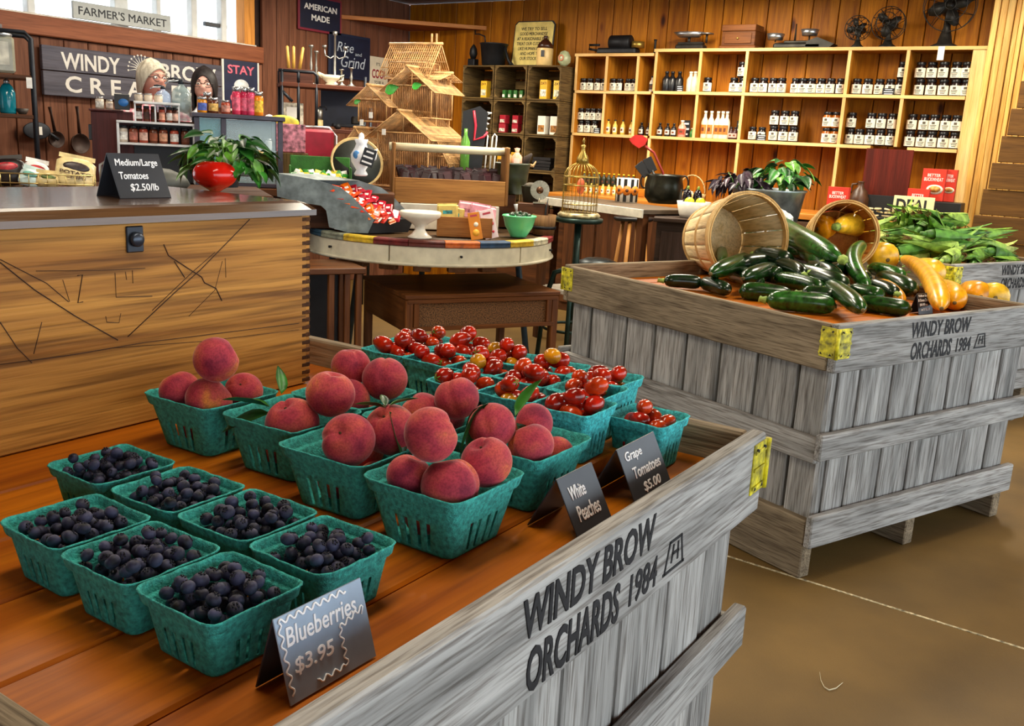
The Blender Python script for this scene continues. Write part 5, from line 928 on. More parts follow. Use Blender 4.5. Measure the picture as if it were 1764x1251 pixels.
# little cabinet
zc = zz(250, 196, D2); t = thing('spice_cabinet', 'dark red wooden cabinet at the left of the counter', 'cabinet', T=T @ Tr(X(190), .05, CTL)); rw = wood('#3e1c1c', '#5e2c28', 'Z', 1, .45); MB().box((0, .1, (zc-CTL)/2), (48*k, .22, zc-CTL), 0, None, .004).build('carcass', rw, t); MB().box((0, .1, zc-CTL+.006), (54*k, .25, .012), 0, None, .003).build('top', rw, t); MB().box((-26*k, .05, (zc-CTL)*.7), (6*k, .1, 26*k), 0, None, .003).build('side_box', BLACK, t)
T_ = T @ Tr(X(187), .06, zc+.013); JM = [plain(c, .25, var=.2) for c in ('#c9b9a6', '#d98a1a', '#5a2a14', '#a8442e', '#7a3a24')]
def smalljar(label, T_, rp, hp, mt, lid=STEEL, lab=None, group=None):
    g = thing('small_jar', label, 'jar', T=T_, group=group); r, h = rp*k, hp*k; MB().lathe([(r*.9, 0), (r, .004), (r, h*.74), (r*.8, h*.84), (0, h*.84)], 14).build('glass_body', mt, g); MB().lathe([(r*.86, h*.83), (r*.88, h), (0, h)], 14).build('lid', lid, g)
    if lab: mb = MB(); strip(mb, r*1.02, -PI/2-1.1, -PI/2+1.1, h*.15, h*.62, 0); mb.build('paper_label', plain(lab, .7, var=.25, vs=60), g)
    return g
smalljar('small white jar on the dark red cabinet, left one', T_ @ Tr(-7*k, .02, 0), 7, 20, JM[0], STEEL, '#e6dcd0'); smalljar('small white jar on the dark red cabinet, right one', T_ @ Tr(8*k, .03, 0), 6, 16, JM[0], STEEL, '#d8c8c0')
# tiered wire rack with jars
t = thing('jar_rack', 'two-tier white-edged jar rack on the counter', 'rack', T=T @ Tr(X(262), -.04, CTL)); z1, z2 = zz(262, 212, D2)-CTL, zz(262, 178, D2)-CTL; wm = plain('#d5d7d8', .4)
for z, x0, x1 in ((z1, -56, 70), (z2, -28, 46)): MB().box(((x0+x1)/2*k, .06, z), ((x1-x0)*k, .16, .012), 0, None, .002).build('tier', wm, t)
for x in (-54, 68): MB().box((x*k, .06, z1/2), (.012, .15, z1-.012), 0, None, .002).build('post', wm, t)
for x in (-26, 6, 44): MB().box((x*k, .0, (z1+z2)/2), (.008, .012, z2-z1-.012), 0, None, .001).build('post', wm, t)
B_ = T @ Tr(X(262), 0, CTL)
for i, x in enumerate((-20, -8, 4, 17, 29, 39)): smalljar('small jar with pale label on the middle tier of the rack', B_ @ Tr(x*k, .04, z1+.0065), 5.5, 26, JM[[2, 4, 2, 3, 4, 2][i]], BLACK, ['#e8d8d0', '#4a2a20', '#3a2018', '#e9a084', '#efe6da', '#d8b0a0'][i], 'rack jars')
MB().box((7*k, .06, z1-36*k), (120*k, .15, .012), 0, None, .002).build('tier', wm, t); MB().box((7*k, .13, z1/2), (122*k, .006, z1-.012)).build('back_panel', BLACK, t)
for i, x in enumerate((-46, -30, -14, 2, 18, 36, 54)): smalljar('jar on the lower tier of the rack', B_ @ Tr(x*k, .01, z1-36*k+.0065), 7.5, 28, JM[[0, 4, 3, 2, 4, 3, 2][i]], BLACK, ['#f0dcd4', '#b06a5a', '#e8b8a8', '#8a4a30', '#d8a080', '#e8d8d0', '#6a3a28'][i], 'lower rack jars')
for i, x in enumerate((-20, -4, 12)): smalljar('small lidded jar on top of the rack', B_ @ Tr(x*k, .06, z2+.0065), 7, 14, JM[0], STEEL, None, 'rack top jars')
g = thing('blue_card', 'black and blue chalk card at the left of the jar rack', 'sign', T=T @ Tr(X(216), .0, zc+.013)); MB().box((0, 0, 13*k), (24*k, .02, 26*k), 0, None, .003).build('panel', BLACK, g); MB().lathe([(8*k, 0), (8*k, .003), (0, .003)], 16, sy=.8).build('blue_shape', plain('#2a6fb8', .5), g, Tr(2*k, -.010, 12*k) @ Rx(PI/2)); 
o = MB().box((0, .03, (zc-CTL)/2), (26*k, .1, zc-CTL+.01), 0, None, .003).build('card_block', rw, None, T @ Tr(X(216)+3*k, .06, CTL)); tag(o, 'dark red block under the blue card', 'block')
# glass siphons
GL = plain('#9fb3b4', .06, var=.1, alpha=.55, key='clear_glass'); GL2 = plain('#a9bcd8', .06, var=.15, alpha=.6, key='blue_glass')
def siphon(label, x, yb, yt, rp, mt, dy):
    zb2 = CTL if yb is None else zz(x, yb, D2); g = thing('siphon_bottle', label, 'bottle', T=T @ Tr(X(x), dy, zb2)); H = zz(x, yt, D2)-zb2; r = rp*k
    MB().lathe([(r*.9, 0), (r, .01), (r, H*.72), (r*.8, H*.84), (r*.35, H*.93), (r*.25, H), (0, H)], 22).build('glass_body', mt, g); MB().lathe([(r*.3, H*.98), (r*.32, H*1.05), (r*.2, H*1.12), (0, H*1.14)], 12).build('head', PIPE, g); MB().tube([(0, 0, H*1.08), (-r*1.2, -.005, H*1.04), (-r*1.6, -.005, H*.96)], [r*.14, r*.1, r*.08], 7).build('spout', STEEL, g); MB().tube([(0, 0, H*1.1), (-r*.7, .0, H*1.13), (-r*1.1, 0, H*1.1)], .005, 6).build('lever', PIPE, g); return g
siphon('large clear glass siphon bottle on the counter', 313, 208, 142, 17, GL, .16); siphon('smaller bluish glass siphon bottle beside the large one', 282, 193, 152, 13, GL2, .13)
o = MB().box((0, 0, (zz(300, 208, D2)-CTL-.001)/2), (70*k, .1, zz(300, 208, D2)-CTL-.001), 0, None, .004).build('siphon_shelf', darkW('X'), None, T @ Tr(X(300), .17, CTL)); tag(o, 'dark box under the glass siphons', 'box'); o = MB().box((0, 0, .0), (28*k, .09, zz(282, 193, D2)-zz(300, 208, D2)-.002), 0, None, .002).build('siphon_block', darkW('X'), None, T @ Tr(X(280), .15, (zz(282, 193, D2)+zz(300, 208, D2))/2)); tag(o, 'small block under the bluish siphon', 'block')
# display case
zt1 = zz(405, 197, D2); t = thing('display_case', 'glass pastry display case with dark frame on the counter', 'display case', T=T @ Tr(X(405), -.02, CTL)); W_, H_ = 150*k, zt1-CTL; fm = plain('#3a3440', .4, .2)
MB().box((0, .1, H_-.012), (W_+.02, .34, .024), 0, None, .004).build('top', fm, t); MB().box((0, .1, .012), (W_, .32, .022), 0, None, .004).build('floor', fm, t)
for x in (-W_/2+.014, -W_/2+.15, W_/2-.014): MB().box((x, -.045, H_/2), (.026, .02, H_-.048), 0, None, .002).build('post', fm, t)
for x in (-W_/2+.014, W_/2-.014): MB().box((x, .24, H_/2), (.026, .02, H_-.048), 0, None, .002).build('post', fm, t)
MB().box((.06, -.04, H_/2), (W_-.2, .004, H_-.05)).build('front_pane', glassy('#bfd8e0', .3, .05), t); MB().box((-W_/2+.08, -.04, H_/2), (.11, .004, H_-.05)).build('side_pane', glassy('#7fb8c0', .4, .05), t); MB().box((0, .1, H_*.52), (W_-.06, .26, .006)).build('inner_shelf', glassy('#cfe4e4', .4), t); MB().box((0, .255, H_/2), (W_-.03, .006, H_-.05)).build('back_panel', plain('#2f3c46', .3, var=.3, vs=8), t)
for i, x in enumerate((-.05, .03, .11, .17)): g = smalljar('pale jar inside the glass display case', T @ Tr(X(405)+x, .07, CTL+H_*.52+.004), 6, 20, plain('#cfd8da', .3), STEEL, None, 'jars in the display case')
B_ = T @ Tr(0, .06, zt1+.001)
smalljar('honey jar with blue label on the display case', B_ @ Tr(X(346), 0, 0), 8.5, 27, JM[1], STEEL, '#4a5fae'); smalljar('brown jar with round cream label on the display case', B_ @ Tr(X(365), .01, 0), 9, 27, JM[2], STEEL, '#d9b060'); smalljar('small red-brown jar on the display case', B_ @ Tr(X(386), 0, 0), 8, 24, JM[3], STEEL, '#c88a7a')
smalljar('second honey jar behind on the display case', B_ @ Tr(X(356), .06, 0), 8, 36, JM[2], STEEL, None)
for i, (x, c, lb) in enumerate(((404, '#d3385a', 'left'), (418, '#c92f55', 'middle'), (429, '#d8446a', 'right'))): smalljar('pink drink bottle on the display case, %s of three' % lb, B_ @ Tr(X(x), .0+.01*(i % 2), 0), 7.6, 48, plain(c, .12, var=.15, key='pink_soda'), STEEL, '#d8607a')
smalljar('orange drink bottle at the right end of the display case', B_ @ Tr(X(442), 0, 0), 9, 42, plain('#e0801a', .12, var=.2, key='orange_soda'), STEEL, '#e9b030')
# ---- the two women ----
SKIN = plain('#c98a78', .6, var=.08, vs=8, key='skin'); SKIN2 = plain('#d0a090', .6, var=.06, vs=8, key='skin')
def person(label, x, y, D, hh, turn, shirtM, hairM, skin, hairlen, look=0, part=False):
    """x,y: pixel of the face centre, hh: head height in px"""
    k = D/FPX; hz = hh*k; T = place(x, y, D, 0, 0); c = atd(x, y, D); t = thing('person', label, 'person', T=T); hc = c.z
    s = hz/.235; sh_z = hc-hz*.5-.085*s
    # body: one continuous skinned figure
    bm = bmesh.new(); J = {}; lay = bm.verts.layers.skin.verify()
    def jv(n, p): J[n] = bm.verts.new(p)
    W = .185*s
    for n, p in (('pel', (0, 0, sh_z*.62)), ('waist', (0, 0, sh_z*.74)), ('chest', (0, -.01, sh_z*.90)), ('neckb', (0, .01, sh_z+.02)), ('neck', (0, 0, hc-hz*.40)), ('shl', (-W, 0, sh_z-.02)), ('ell', (-W-.05, -.03, sh_z-.29*s)), ('wrl', (-W+.02, -.22, sh_z-.33*s)), ('shr', (W, 0, sh_z-.02)), ('elr', (W+.05, -.03, sh_z-.29*s)), ('wrr', (W-.02, -.22, sh_z-.33*s)), ('hpl', (-.1*s, 0, sh_z*.58)), ('knl', (-.11*s, -.01, sh_z*.32)), ('anl', (-.11*s, .02, .06)), ('tol', (-.12*s, -.13, .03)), ('hpr', (.1*s, 0, sh_z*.58)), ('knr', (.11*s, -.01, sh_z*.32)), ('anr', (.11*s, .02, .06)), ('tor', (.12*s, -.13, .03))): jv(n, p)
    E_ = ['pel-waist', 'waist-chest', 'chest-neckb', 'neckb-neck', 'chest-shl', 'shl-ell', 'ell-wrl', 'chest-shr', 'shr-elr', 'elr-wrr', 'pel-hpl', 'hpl-knl', 'knl-anl', 'anl-tol', 'pel-hpr', 'hpr-knr', 'knr-anr', 'anr-tor']
    for e in E_: a, b_ = e.split('-'); bm.edges.new((J[a], J[b_]))
    rad = {'pel': (.15, .12), 'waist': (.145, .115), 'chest': (.165, .12), 'neckb': (.075, .07), 'neck': (.05, .052), 'shl': (.07, .07), 'shr': (.07, .07), 'ell': (.048, .048), 'elr': (.048, .048), 'wrl': (.03, .03), 'wrr': (.03, .03), 'hpl': (.1, .1), 'hpr': (.1, .1), 'knl': (.06, .06), 'knr': (.06, .06), 'anl': (.045, .045), 'anr': (.045, .045), 'tol': (.035, .03), 'tor': (.035, .03)}
    for n, v in J.items(): v[lay].radius = (rad[n][0]*s, rad[n][1]*s); v[lay].use_root = (n == 'pel')
    me = bpy.data.meshes.new('body'); bm.to_mesh(me); bm.free(); me.materials.append(shirtM); o = ob('body', me, t); o.modifiers.new('sk', 'SKIN'); m = o.modifiers.new('ss', 'SUBSURF'); m.levels = m.render_levels = 2
    for sx_ in (-1, 1):   # hands with five fingers
        mb = MB(); mb.ball((0, 0, 0), (.036*s, .045*s, .016*s), 10, 6)
        for f in range(4): xx = (-.026+.0175*f)*s; L = (.055, .066, .062, .048)[f]*s; mb.tube([(xx, -.035*s, 0), (xx*1.1, -.035*s-L*.6, -.004), (xx*1.1, -.035*s-L, -.018*s)], [.0095*s, .009*s, .007*s], 6)
        mb.tube([(-sx_*.03*s, .0, 0), (-sx_*.055*s, -.03*s, -.004), (-sx_*.055*s, -.055*s, -.01)], [.011*s, .0095*s, .008*s], 6); mb.build('hand', skin, t, Tr(sx_*(W-.02*1), -.26, sh_z-.335*s))
    # neck + head
    Hd = Tr(0, 0, hc) @ Rz(turn)
    MB().tube([(0, .015, sh_z-.0), (0, .01, sh_z+.06*s), (0, .0, hc-hz*.2)], [.07*s, .05*s, .05*s], 14).build('neck', skin, t)
    def hf(p):
        q = V((p.x*.072, p.y*.088, p.z*.112))
        if p.z < 0: f = 1-.34*(-p.z)**1.6; q.x *= f; q.y *= (1-.12*(-p.z)**2); q.y -= .012*(-p.z)
        if p.y < 0:
            fr = math.exp(-(p.x/.22)**2)
            q.y -= .021*fr*math.exp(-((p.z+.10)/.15)**2)            # nose
            q.y -= .006*fr*math.exp(-((p.z+.55)/.12)**2)*1.0          # lips
            q.y -= .008*math.exp(-(p.x/.3)**2)*math.exp(-((p.z+.86)/.15)**2)  # chin
            for ex in (-.42, .42): q.y += .009*math.exp(-((p.x-ex)/.2)**2)*math.exp(-((p.z-.08)/.12)**2)   # eye sockets
            q.y -= .004*math.exp(-((p.z-.27)/.1)**2)*math.exp(-(p.x/.7)**2)
        return q*s
    h = MB().ball((0, 0, 0), 1, 44, 34, 0, None, hf).build('head', skin, t, Hd)
    for ex in (-1, 1):
        e = MB().ball((0, 0, 0), (.0125*s, .0095*s, .008*s), 10, 8).build('eye', WHITE, h, Tr(ex*.029*s, -.078*s, .010*s)); MB().ball((0, -.0068*s, 0), (.0055*s, .004*s, .0055*s), 8, 6).build('iris', plain('#2a2018', .2), h, Tr(ex*.029*s, -.078*s, .010*s))
        MB().tube([(ex*.014*s, -.087*s, .030*s), (ex*.03*s, -.086*s, .036*s), (ex*.046*s, -.074*s, .030*s)], [.0022*s, .003*s, .0012*s], 5).build('eyebrow', hairM, h)
        MB().ball((ex*.071*s, .008*s, -.005*s), (.009*s, .018*s, .029*s), 10, 8).build('ear', skin, h)
    MB().tube([(-.024*s, -.083*s, -.062*s), (0, -.0925*s, -.060*s), (.024*s, -.083*s, -.062*s)], [.002*s, .0055*s, .002*s], 6).build('mouth', plain('#a8504e', .5), h)
    mb = MB(); gm = plain('#1c1614', .3)
    for ex in (-1, 1): mb.tube([(ex*.032*s+.024*s*cos(a), -.094*s+.004*abs(cos(a)), .006*s+.018*s*sin(a)) for a in [2*PI*i/18 for i in range(18)]], .0022*s, 5, 0, True); mb.tube([(ex*.056*s, -.088*s, .012*s), (ex*.073*s, -.02*s, .012*s), (ex*.073*s, .02*s, .0*s)], .002*s, 5)
    mb.tube([(-.009*s, -.096*s, .010*s), (.009*s, -.096*s, .010*s)], .002*s, 5); mb.build('glasses', gm, h)
    # hair: shell round the skull with a face opening
    vs = []; fs = []; nu, nv = 36, 18
    for j in range(nv+1):
        tt = j/nv
        for i in range(nu):
            a = 2*PI*i/nu; f = max(0, -sin(a)); fa = f**.85       # a=-90deg is the face
            bot = -hairlen*(1-fa)+.062*fa
            zt2 = .128; z = zt2+(bot-zt2)*tt; zz_ = max(-1, min(1, z/.122)); r = math.sqrt(max(0, 1-zz_*zz_)) if z > 0 else 1-.10*min(1, -z/.12)
            wv = 1+.03*noise.noise((cos(a)*3, sin(a)*3, z*25)); vs.append(((.083*r*cos(a)*wv)*s, (.100*r*sin(a)*wv+.006)*s, z*s))
    for j in range(nv):
        for i in range(nu): a = j*nu+i; b_ = j*nu+(i+1) % nu; fs.append((a, a+nu, b_+nu, b_))
    o = MB().add(vs, fs, 0, True).build('hair', hairM, h); o.modifiers.new('so', 'SOLIDIFY').thickness = .012*s; o.modifiers['so'].offset = -.5
    # shirt collar
    for ex in (-1, 1): MB().prism([(0, 0), (ex*.05*s, .045*s), (ex*.075*s, .0), (ex*.04*s, -.05*s)], 0, .004).build('collar', shirtM, t, Tr(0, -.105*s, sh_z+.015*s) @ Rx(PI/2-.5))
    return t
def plaid():
    m, nt, b = newmat('mat_plaid'); L = nt.links.new; tc = N(nt, 'TexCoord'); a = N(nt, 'TexWave'); a.inputs['Scale'].default_value = 9; a.bands_direction = 'X'; c = N(nt, 'TexWave'); c.inputs['Scale'].default_value = 9; c.bands_direction = 'Z'
    L(tc.outputs['Object'], a.inputs[0]); L(tc.outputs['Object'], c.inputs[0]); ad = N(nt, 'Math', operation='ADD'); L(a.outputs['Fac'], ad.inputs[0]); L(c.outputs['Fac'], ad.inputs[1]); r = ramp(nt, [(.2, '#efd6da'), (.55, '#d88a9c'), (.95, '#b85f7a')]); hf = N(nt, 'Math', operation='MULTIPLY'); hf.inputs[1].default_value = .5; L(ad.outputs[0], hf.inputs[0]); L(hf.outputs[0], r.inputs[0]); L(r.outputs[0], b.inputs['Base Color']); b.inputs['Roughness'].default_value = .9; return m
person('person in a pink plaid shirt with short grey hair and glasses behind the counter', 262, 137, 5.5, 66, .62, plaid(), wood('#8f8676', '#cfc7b4', 'Z', 2.2, .7, 0, .3, 0, .02, 'grey_hair'), SKIN, .085)
person('person with long dark hair and glasses, seen behind the drink bottles', 352, 148, 6.15, 62, -.1, plain('#cfd2d8', .9), wood('#141213', '#2e292a', 'Z', 2.2, .5, 0, .3, 0, .02, 'dark_hair'), SKIN2, .22, 0, True)
# ================= round display table =================
RC = V((4.232, 3.385, 0)); RR = .695; RTZ = .80
t = thing('round_display_table', 'round white-aproned display table with multicoloured painted edge', 'table', (RC.x, RC.y, 0)); RTt = t
MB().lathe([(0, RTZ-.034), (RR-.04, RTZ-.034), (RR-.04, RTZ-.006), (0, RTZ-.006)], 64).build('tabletop', wood('#3a2a1a', '#5a432a', 'X', .8, .5), t)
cols = ['#c9a820', '#6a1c1c', '#5c2318', '#c8611a', '#21405e', '#caa41e', '#c9c2a4', '#7a2020', '#b9b49a', '#caa820', '#24485e', '#8a8f7c']; n = 24
for i in range(n):
    a0, a1 = 2*PI*i/n, 2*PI*(i+1)/n-.004; vs = []; fs = []; m_ = 5
    prof = [(RR-.042, RTZ), (RR+.004, RTZ), (RR+.01, RTZ-.006), (RR+.01, RTZ-.013), (RR+.006, RTZ-.016), (RR+.01, RTZ-.019), (RR+.01, RTZ-.03), (RR+.004, RTZ-.034), (RR-.042, RTZ-.034)]; kk = len(prof)
    for j in range(m_+1): a = a0+(a1-a0)*j/m_; vs += [(r*cos(a), r*sin(a), z) for r, z in prof]
    for j in range(m_):
        for q in range(kk): fs.append((j*kk+q, j*kk+(q+1) % kk, (j+1)*kk+(q+1) % kk, (j+1)*kk+q)[::-1])
    fs += [tuple(range(kk)), tuple(m_*kk+q for q in range(kk))[::-1]]
    MB().add(vs, fs).build('edge_block', plain(cols[i % 12], .55, var=.2, vs=30), t)
apr = plain('#d6cfb4', .6, var=.08, vs=14, key='cream_paint'); nd = 6; off = .38
for i in range(nd):
    a0, a1 = off+2*PI*i/nd+.006, off+2*PI*(i+1)/nd-.006; vs = []; fs = []; m_ = 12
    for j in range(m_+1): a = a0+(a1-a0)*j/m_; vs += [(r*cos(a), r*sin(a), z) for r, z in ((RR-.02, RTZ-.036), (RR, RTZ-.036), (RR, RTZ-.115), (RR-.02, RTZ-.115))]
    for j in range(m_):
        for q in range(4): fs.append((j*4+q, j*4+(q+1) % 4, (j+1)*4+(q+1) % 4, (j+1)*4+q)[::-1])
    fs += [(0, 1, 2, 3), tuple(m_*4+q for q in range(4))[::-1]]
    d = MB().add(vs, fs, 0, False).build('apron_drawer', apr, t); a = (a0+a1)/2; MB().tube([((RR)*cos(a), RR*sin(a), RTZ-.076), ((RR+.016)*cos(a), (RR+.016)*sin(a), RTZ-.076)], [.005, .007], 8).build('knob', IRON, d)
MB().lathe([(RR-.06, RTZ-.114), (RR+.012, RTZ-.116), (RR+.016, RTZ-.124), (RR+.004, RTZ-.133), (RR-.06, RTZ-.138), (RR-.06, RTZ-.114)], 64, 0, None, True, 1, 1, False).build('lower_rim', apr, t)
bl_ = plain('#3e5566', .5, .3, key='blue_steel')
for a in (-.513, 2.63, .75, 1.5): MB().tube([(.55*cos(a), .55*sin(a), RTZ-.05), (.67*cos(a), .67*sin(a), .0)], .019, 10).build('leg', bl_, t)
for i in range(5): a = 3.2+i*.28; MB().box((0, 0, 0), (.05, .09, .03), 0, None, .004).build('bracket', wood('#5a3a20', '#7a5230', 'X'), t, Rz(a) @ Tr(RR-.07, 0, RTZ-.15))
# low cane-front table below
A0, A1, A2 = atz(700, 509, .52), atz(965, 502, .52), atz(650, 474, .52); xv = (A1-A0).normalized(); T = frame(A0, xv, V((0, 0, 1)).cross(xv)); Lw = (A1-A0).length; Dd = abs((A2-A0).dot(V((0, 0, 1)).cross(xv)))
T = T @ Tr(0, 0, -.52); t = thing('low_wooden_table', 'low dark wooden table with woven cane front under the round table', 'table', T=T); dw = lambda ax: wood('#4a2812', '#7a4a24', ax, .9, .4, 0, .2, 0, .03, 'walnut')
MB().box((Lw/2, Dd/2, .508), (Lw+.01, Dd, .024), 0, None, .004).build('tabletop', dw('X'), t)
MB().box((Lw/2, .012, .484), (Lw-.02, .02, .022), 0, None, .002).build('front_rail', dw('X'), t); MB().box((Lw/2, .012, .34), (Lw-.05, .02, .022), 0, None, .002).build('front_rail', dw('X'), t)
MB().box((Lw/2, .02, .412), (Lw-.1, .008, .125)).build('cane_panel', plain('#6d4a28', .8, var=.5, vs=160, bump=.8, bs=200, key='cane'), t)
for x in (.06, Lw-.06): MB().box((x, .012, .412), (.03, .02, .122), 0, None, .002).build('stile', dw('Z'), t)
for x in (.012, Lw-.012): MB().box((x, Dd/2, .41), (.02, Dd-.06, .17), 0, None, .002).build('side_panel', dw('Y'), t)
for x in (.022, Lw-.022):
    for y in (.026, Dd-.026): MB().box((x, y, .248), (.042, .042, .494), 0, None, .004).build('leg', dw('Z'), t)
# slatted dark stand at the left of it
p = atz(575, 460, .66); t = thing('slatted_stand', 'dark wooden slatted stand beside the chest, left of the low table', 'stand', T=Tr(p.x, p.y, 0) @ Rz(-.5)); MB().box((-.1, .12, .645), (.5, .34, .03), 0, None, .004).build('top', dw('X'), t)
for x in (-.32, -.2, -.02, .06, .12): MB().box((x, -.02, .315), (.03, .03, .63), 0, None, .003).build('slat', dw('Z'), t)
for x in (-.32, .12): MB().box((x, .26, .315), (.03, .03, .63), 0, None, .003).build('leg', dw('Z'), t)
MB().box((-.1, .27, .35), (.46, .012, .5)).build('back_panel', plain('#1e2026', .7), t)
# ---- goods on the round table ----
def on(x, y, z=RTZ+.001): return atz(x, y, z)
D4 = 4.4; k4 = D4/FPX; galv = plain('#7e8a8b', .5, .35, var=.2, vs=20, key='galvanised')
P0 = on(634, 402); vd = V((P0.x, P0.y, 0)).normalized(); D4 = (P0-EYE).dot(FW); k4 = D4/FPX; Tb = Tr(P0) @ Rz(math.atan2(-vd.x, vd.y))
t = thing('metal_candy_bin', 'grey galvanised metal candy bin with scooped sides on the round table', 'bin', T=Tb); poly = [(480, 308), (548, 316), (586, 326), (606, 340), (644, 378), (634, 402), (600, 402), (568, 394), (563, 366), (554, 358), (526, 355), (482, 346)]; pl = [((x-634)*k4, (402-y)*k4) for x, y in poly]
off = (.21, .14)
for q in (0, 1): MB().prism(pl, -.002, .002).build('side_panel', galv, t, Tr(off[0]*q, off[1]*q, 0) @ Rx(PI/2))
x0, z0 = pl[3]; x1, z1 = pl[4]
def quad(nm, a, b_, m): 
    v_ = [V((a[0], 0, a[1])), V((b_[0], 0, b_[1])), V((b_[0]+off[0], off[1], b_[1])), V((a[0]+off[0], off[1], a[1]))]; nn = (v_[1]-v_[0]).cross(v_[3]-v_[0]).normalized()*.002; MB().add([p+nn for p in v_]+[p-nn for p in v_], [(0, 1, 2, 3), (7, 6, 5, 4), (0, 4, 5, 1), (1, 5, 6, 2), (2, 6, 7, 3), (3, 7, 4, 0)]).build(nm, m, t)
sl0 = (pl[1][0]+.02, pl[1][1]-.06); sl1 = (pl[4][0]-.02, pl[4][1]-.035)
quad('bin_floor', sl0, sl1, galv); quad('front_plate', pl[4], pl[5], plain('#2a2e33', .5)); quad('top_plate', pl[0], (pl[1][0], pl[1][1]), galv); quad('back_plate', pl[0], pl[-1], galv)
random.seed(77)
def packmesh(w_, h, d, mats): 
    mb = MB(); mb.box((0, 0, 0), (w_, d, h), 0, None, d*.45); mb.box((0, -d/2, 0), (w_*.45, .001, h*.22), 1); mb.box((0, 0, h/2), (w_*.95, .0015, h*.16), 0); mb.box((0, 0, -h/2), (w_*.95, .0015, h*.16), 0); return mb.mesh('wrapped_candy', mats)
WR = plain('#f2ece4', .5); OC = [packmesh(.045, .06, .014, [plain(c, .25, var=.15), WR]) for c in ('#d8420f', '#c2230f', '#e0660f', '#a8122a')]
for i in range(34):
    s = (i % 7)/6; q = (i//7+.5)/5; bx_ = sl0[0]+(sl1[0]-sl0[0])*(s*.9+.08); bz = sl0[1]+(sl1[1]-sl0[1])*(s*.9+.08)+.026+U(0, .012); red = q > .62
    T_ = Tb @ Tr(bx_+off[0]*(.1+.8*q), off[1]*(.1+.8*q), bz) @ Rz(U(-.4, .4)) @ Rx(-1.0+U(-.3, .3)) @ Ry(U(-.5, .5))
    tag(ob('candy_pack', OC[3 if red else i % 3], None, T_), 'crimson candy packet at the right of the metal bin' if red else 'orange candy packet in the metal bin', 'candy', 'crimson packets' if red else 'orange packets')
def upright(label, x, y, wp, hp, col, lean, nm='chocolate_carton', spots=None, rot=0, dd=.012, txt_=None):
    p = on(x, y); k = mpp(p); w_, h = wp*k, hp*k; t = thing(nm, label, 'box', T=Tr(p) @ Rz(math.atan2(-p.x, p.y)) @ Ry(rot) @ Rx(-lean)); MB().box((0, 0, h/2), (w_, dd, h), 0, None, .001).build('carton', plain(col, .5, var=.06), t)
    if spots:
        for (sx_, sz_, r, c) in spots: MB().lathe([(r*w_, 0), (r*w_, .0008), (0, .0008)], 14).build('printed_fruit', plain(c, .5), t, Tr(sx_*w_, -dd/2-.0003, sz_*h) @ Rx(PI/2))
    MB().box((0, -dd/2-.0004, h*.88), (w_*.6, .0008, h*.07)).build('printed_title', plain('#b03a4a' if spots else '#f2e8d8', .6), t)
    return t
sp = [(-.2, .45, .16, '#c8283c'), (.22, .5, .15, '#b81f34'), (-.1, .15, .12, '#d890a0'), (.2, .22, .1, '#c8283c')]
upright('white and pink strawberry chocolate carton leaning by the metal bin', 588, 397, 24, 58, '#ecd6d6', .12, spots=sp, rot=.12); upright('orange chocolate carton leaning on the wooden box', 822, 413, 20, 47, '#e08a1c', .2, rot=-.2, spots=[(0, .25, .3, '#f0b030'), (.1, .55, .2, '#f4e8d0')]); upright('white and pink cherry chocolate carton leaning right of the orange one', 848, 411, 23, 50, '#eedcdc', .2, spots=sp, rot=-.28)
p = on(610, 400); tent('small black chalk card beside the metal bin', (p.x, p.y, RTZ+.001), math.atan2(-p.x, p.y), 32*mpp(p), 34*mpp(p), [('Jelly', -.05, .2, .6, .25), ('$1.65', .05, -.15, .6, .25)], .05)
# white pedestal dish
p = on(723, 410); k = mpp(p); t = thing('pedestal_dish', 'white pedestal dish standing at the front of the round table', 'dish', p); MB().lathe([(0, 0), (20*k, 0), (21*k, 2*k), (14*k, 7*k), (9*k, 14*k), (9*k, 20*k), (16*k, 26*k), (34*k, 36*k), (36*k, 43*k), (34*k, 46*k), (30*k, 45*k), (12*k, 38*k), (0, 37*k)], 36).build('dish', plain('#e9e4d2', .25, var=.03, key='milk_glass'), t)
# small wooden box of packs
p = on(800, 409); k = mpp(p); Tq = Tr(p) @ Rz(math.atan2(-p.x, p.y)+.05); t = thing('tasting_box', 'small open wooden box with wrapped packs on the round table', 'box', T=Tq); bw = wood('#9a5f28', '#bd8242', 'X', 1, .55)
for c, d in (((0, 0, 17*k), (92*k, .008, 34*k)), ((0, .11, 17*k), (92*k, .008, 34*k)), ((-46*k, .055, 17*k), (.008, .118, 34*k)), ((46*k, .055, 17*k), (.008, .118, 34*k))): MB().box(c, d, 0, None, .001).build('side', bw, t)
MB().box((0, .055, .004), (90*k, .1, .006)).build('bottom', bw, t)
PK = [packmesh(.11, .085, .02, [plain(c, .35, var=.15, vs=25), plain(c2, .5, var=.3, vs=50)]) for c, c2 in (('#dfa0a8', '#c87888'), ('#d98f9c', '#efc8cc'), ('#c9b05a', '#2a8a8a'))]
for i, (x, z, q) in enumerate(((-30, 40, 2), (-18, 36, 2), (6, 44, 0), (26, 42, 1), (36, 38, 0))): tag(ob('snack_pack', PK[q], None, Tq @ Tr(x*k, .045+.012*(i % 3), z*k) @ Rx(-.25) @ Ry(U(-.15, .15))), ['green and yellow snack pack at the far left of the wooden box', 'green and yellow snack pack left in the wooden box', 'pink snack pack in the middle of the wooden box', 'pale pink snack pack right of the middle one', 'pink snack pack at the right end of the wooden box'][i], 'snack pack', 'snack packs')
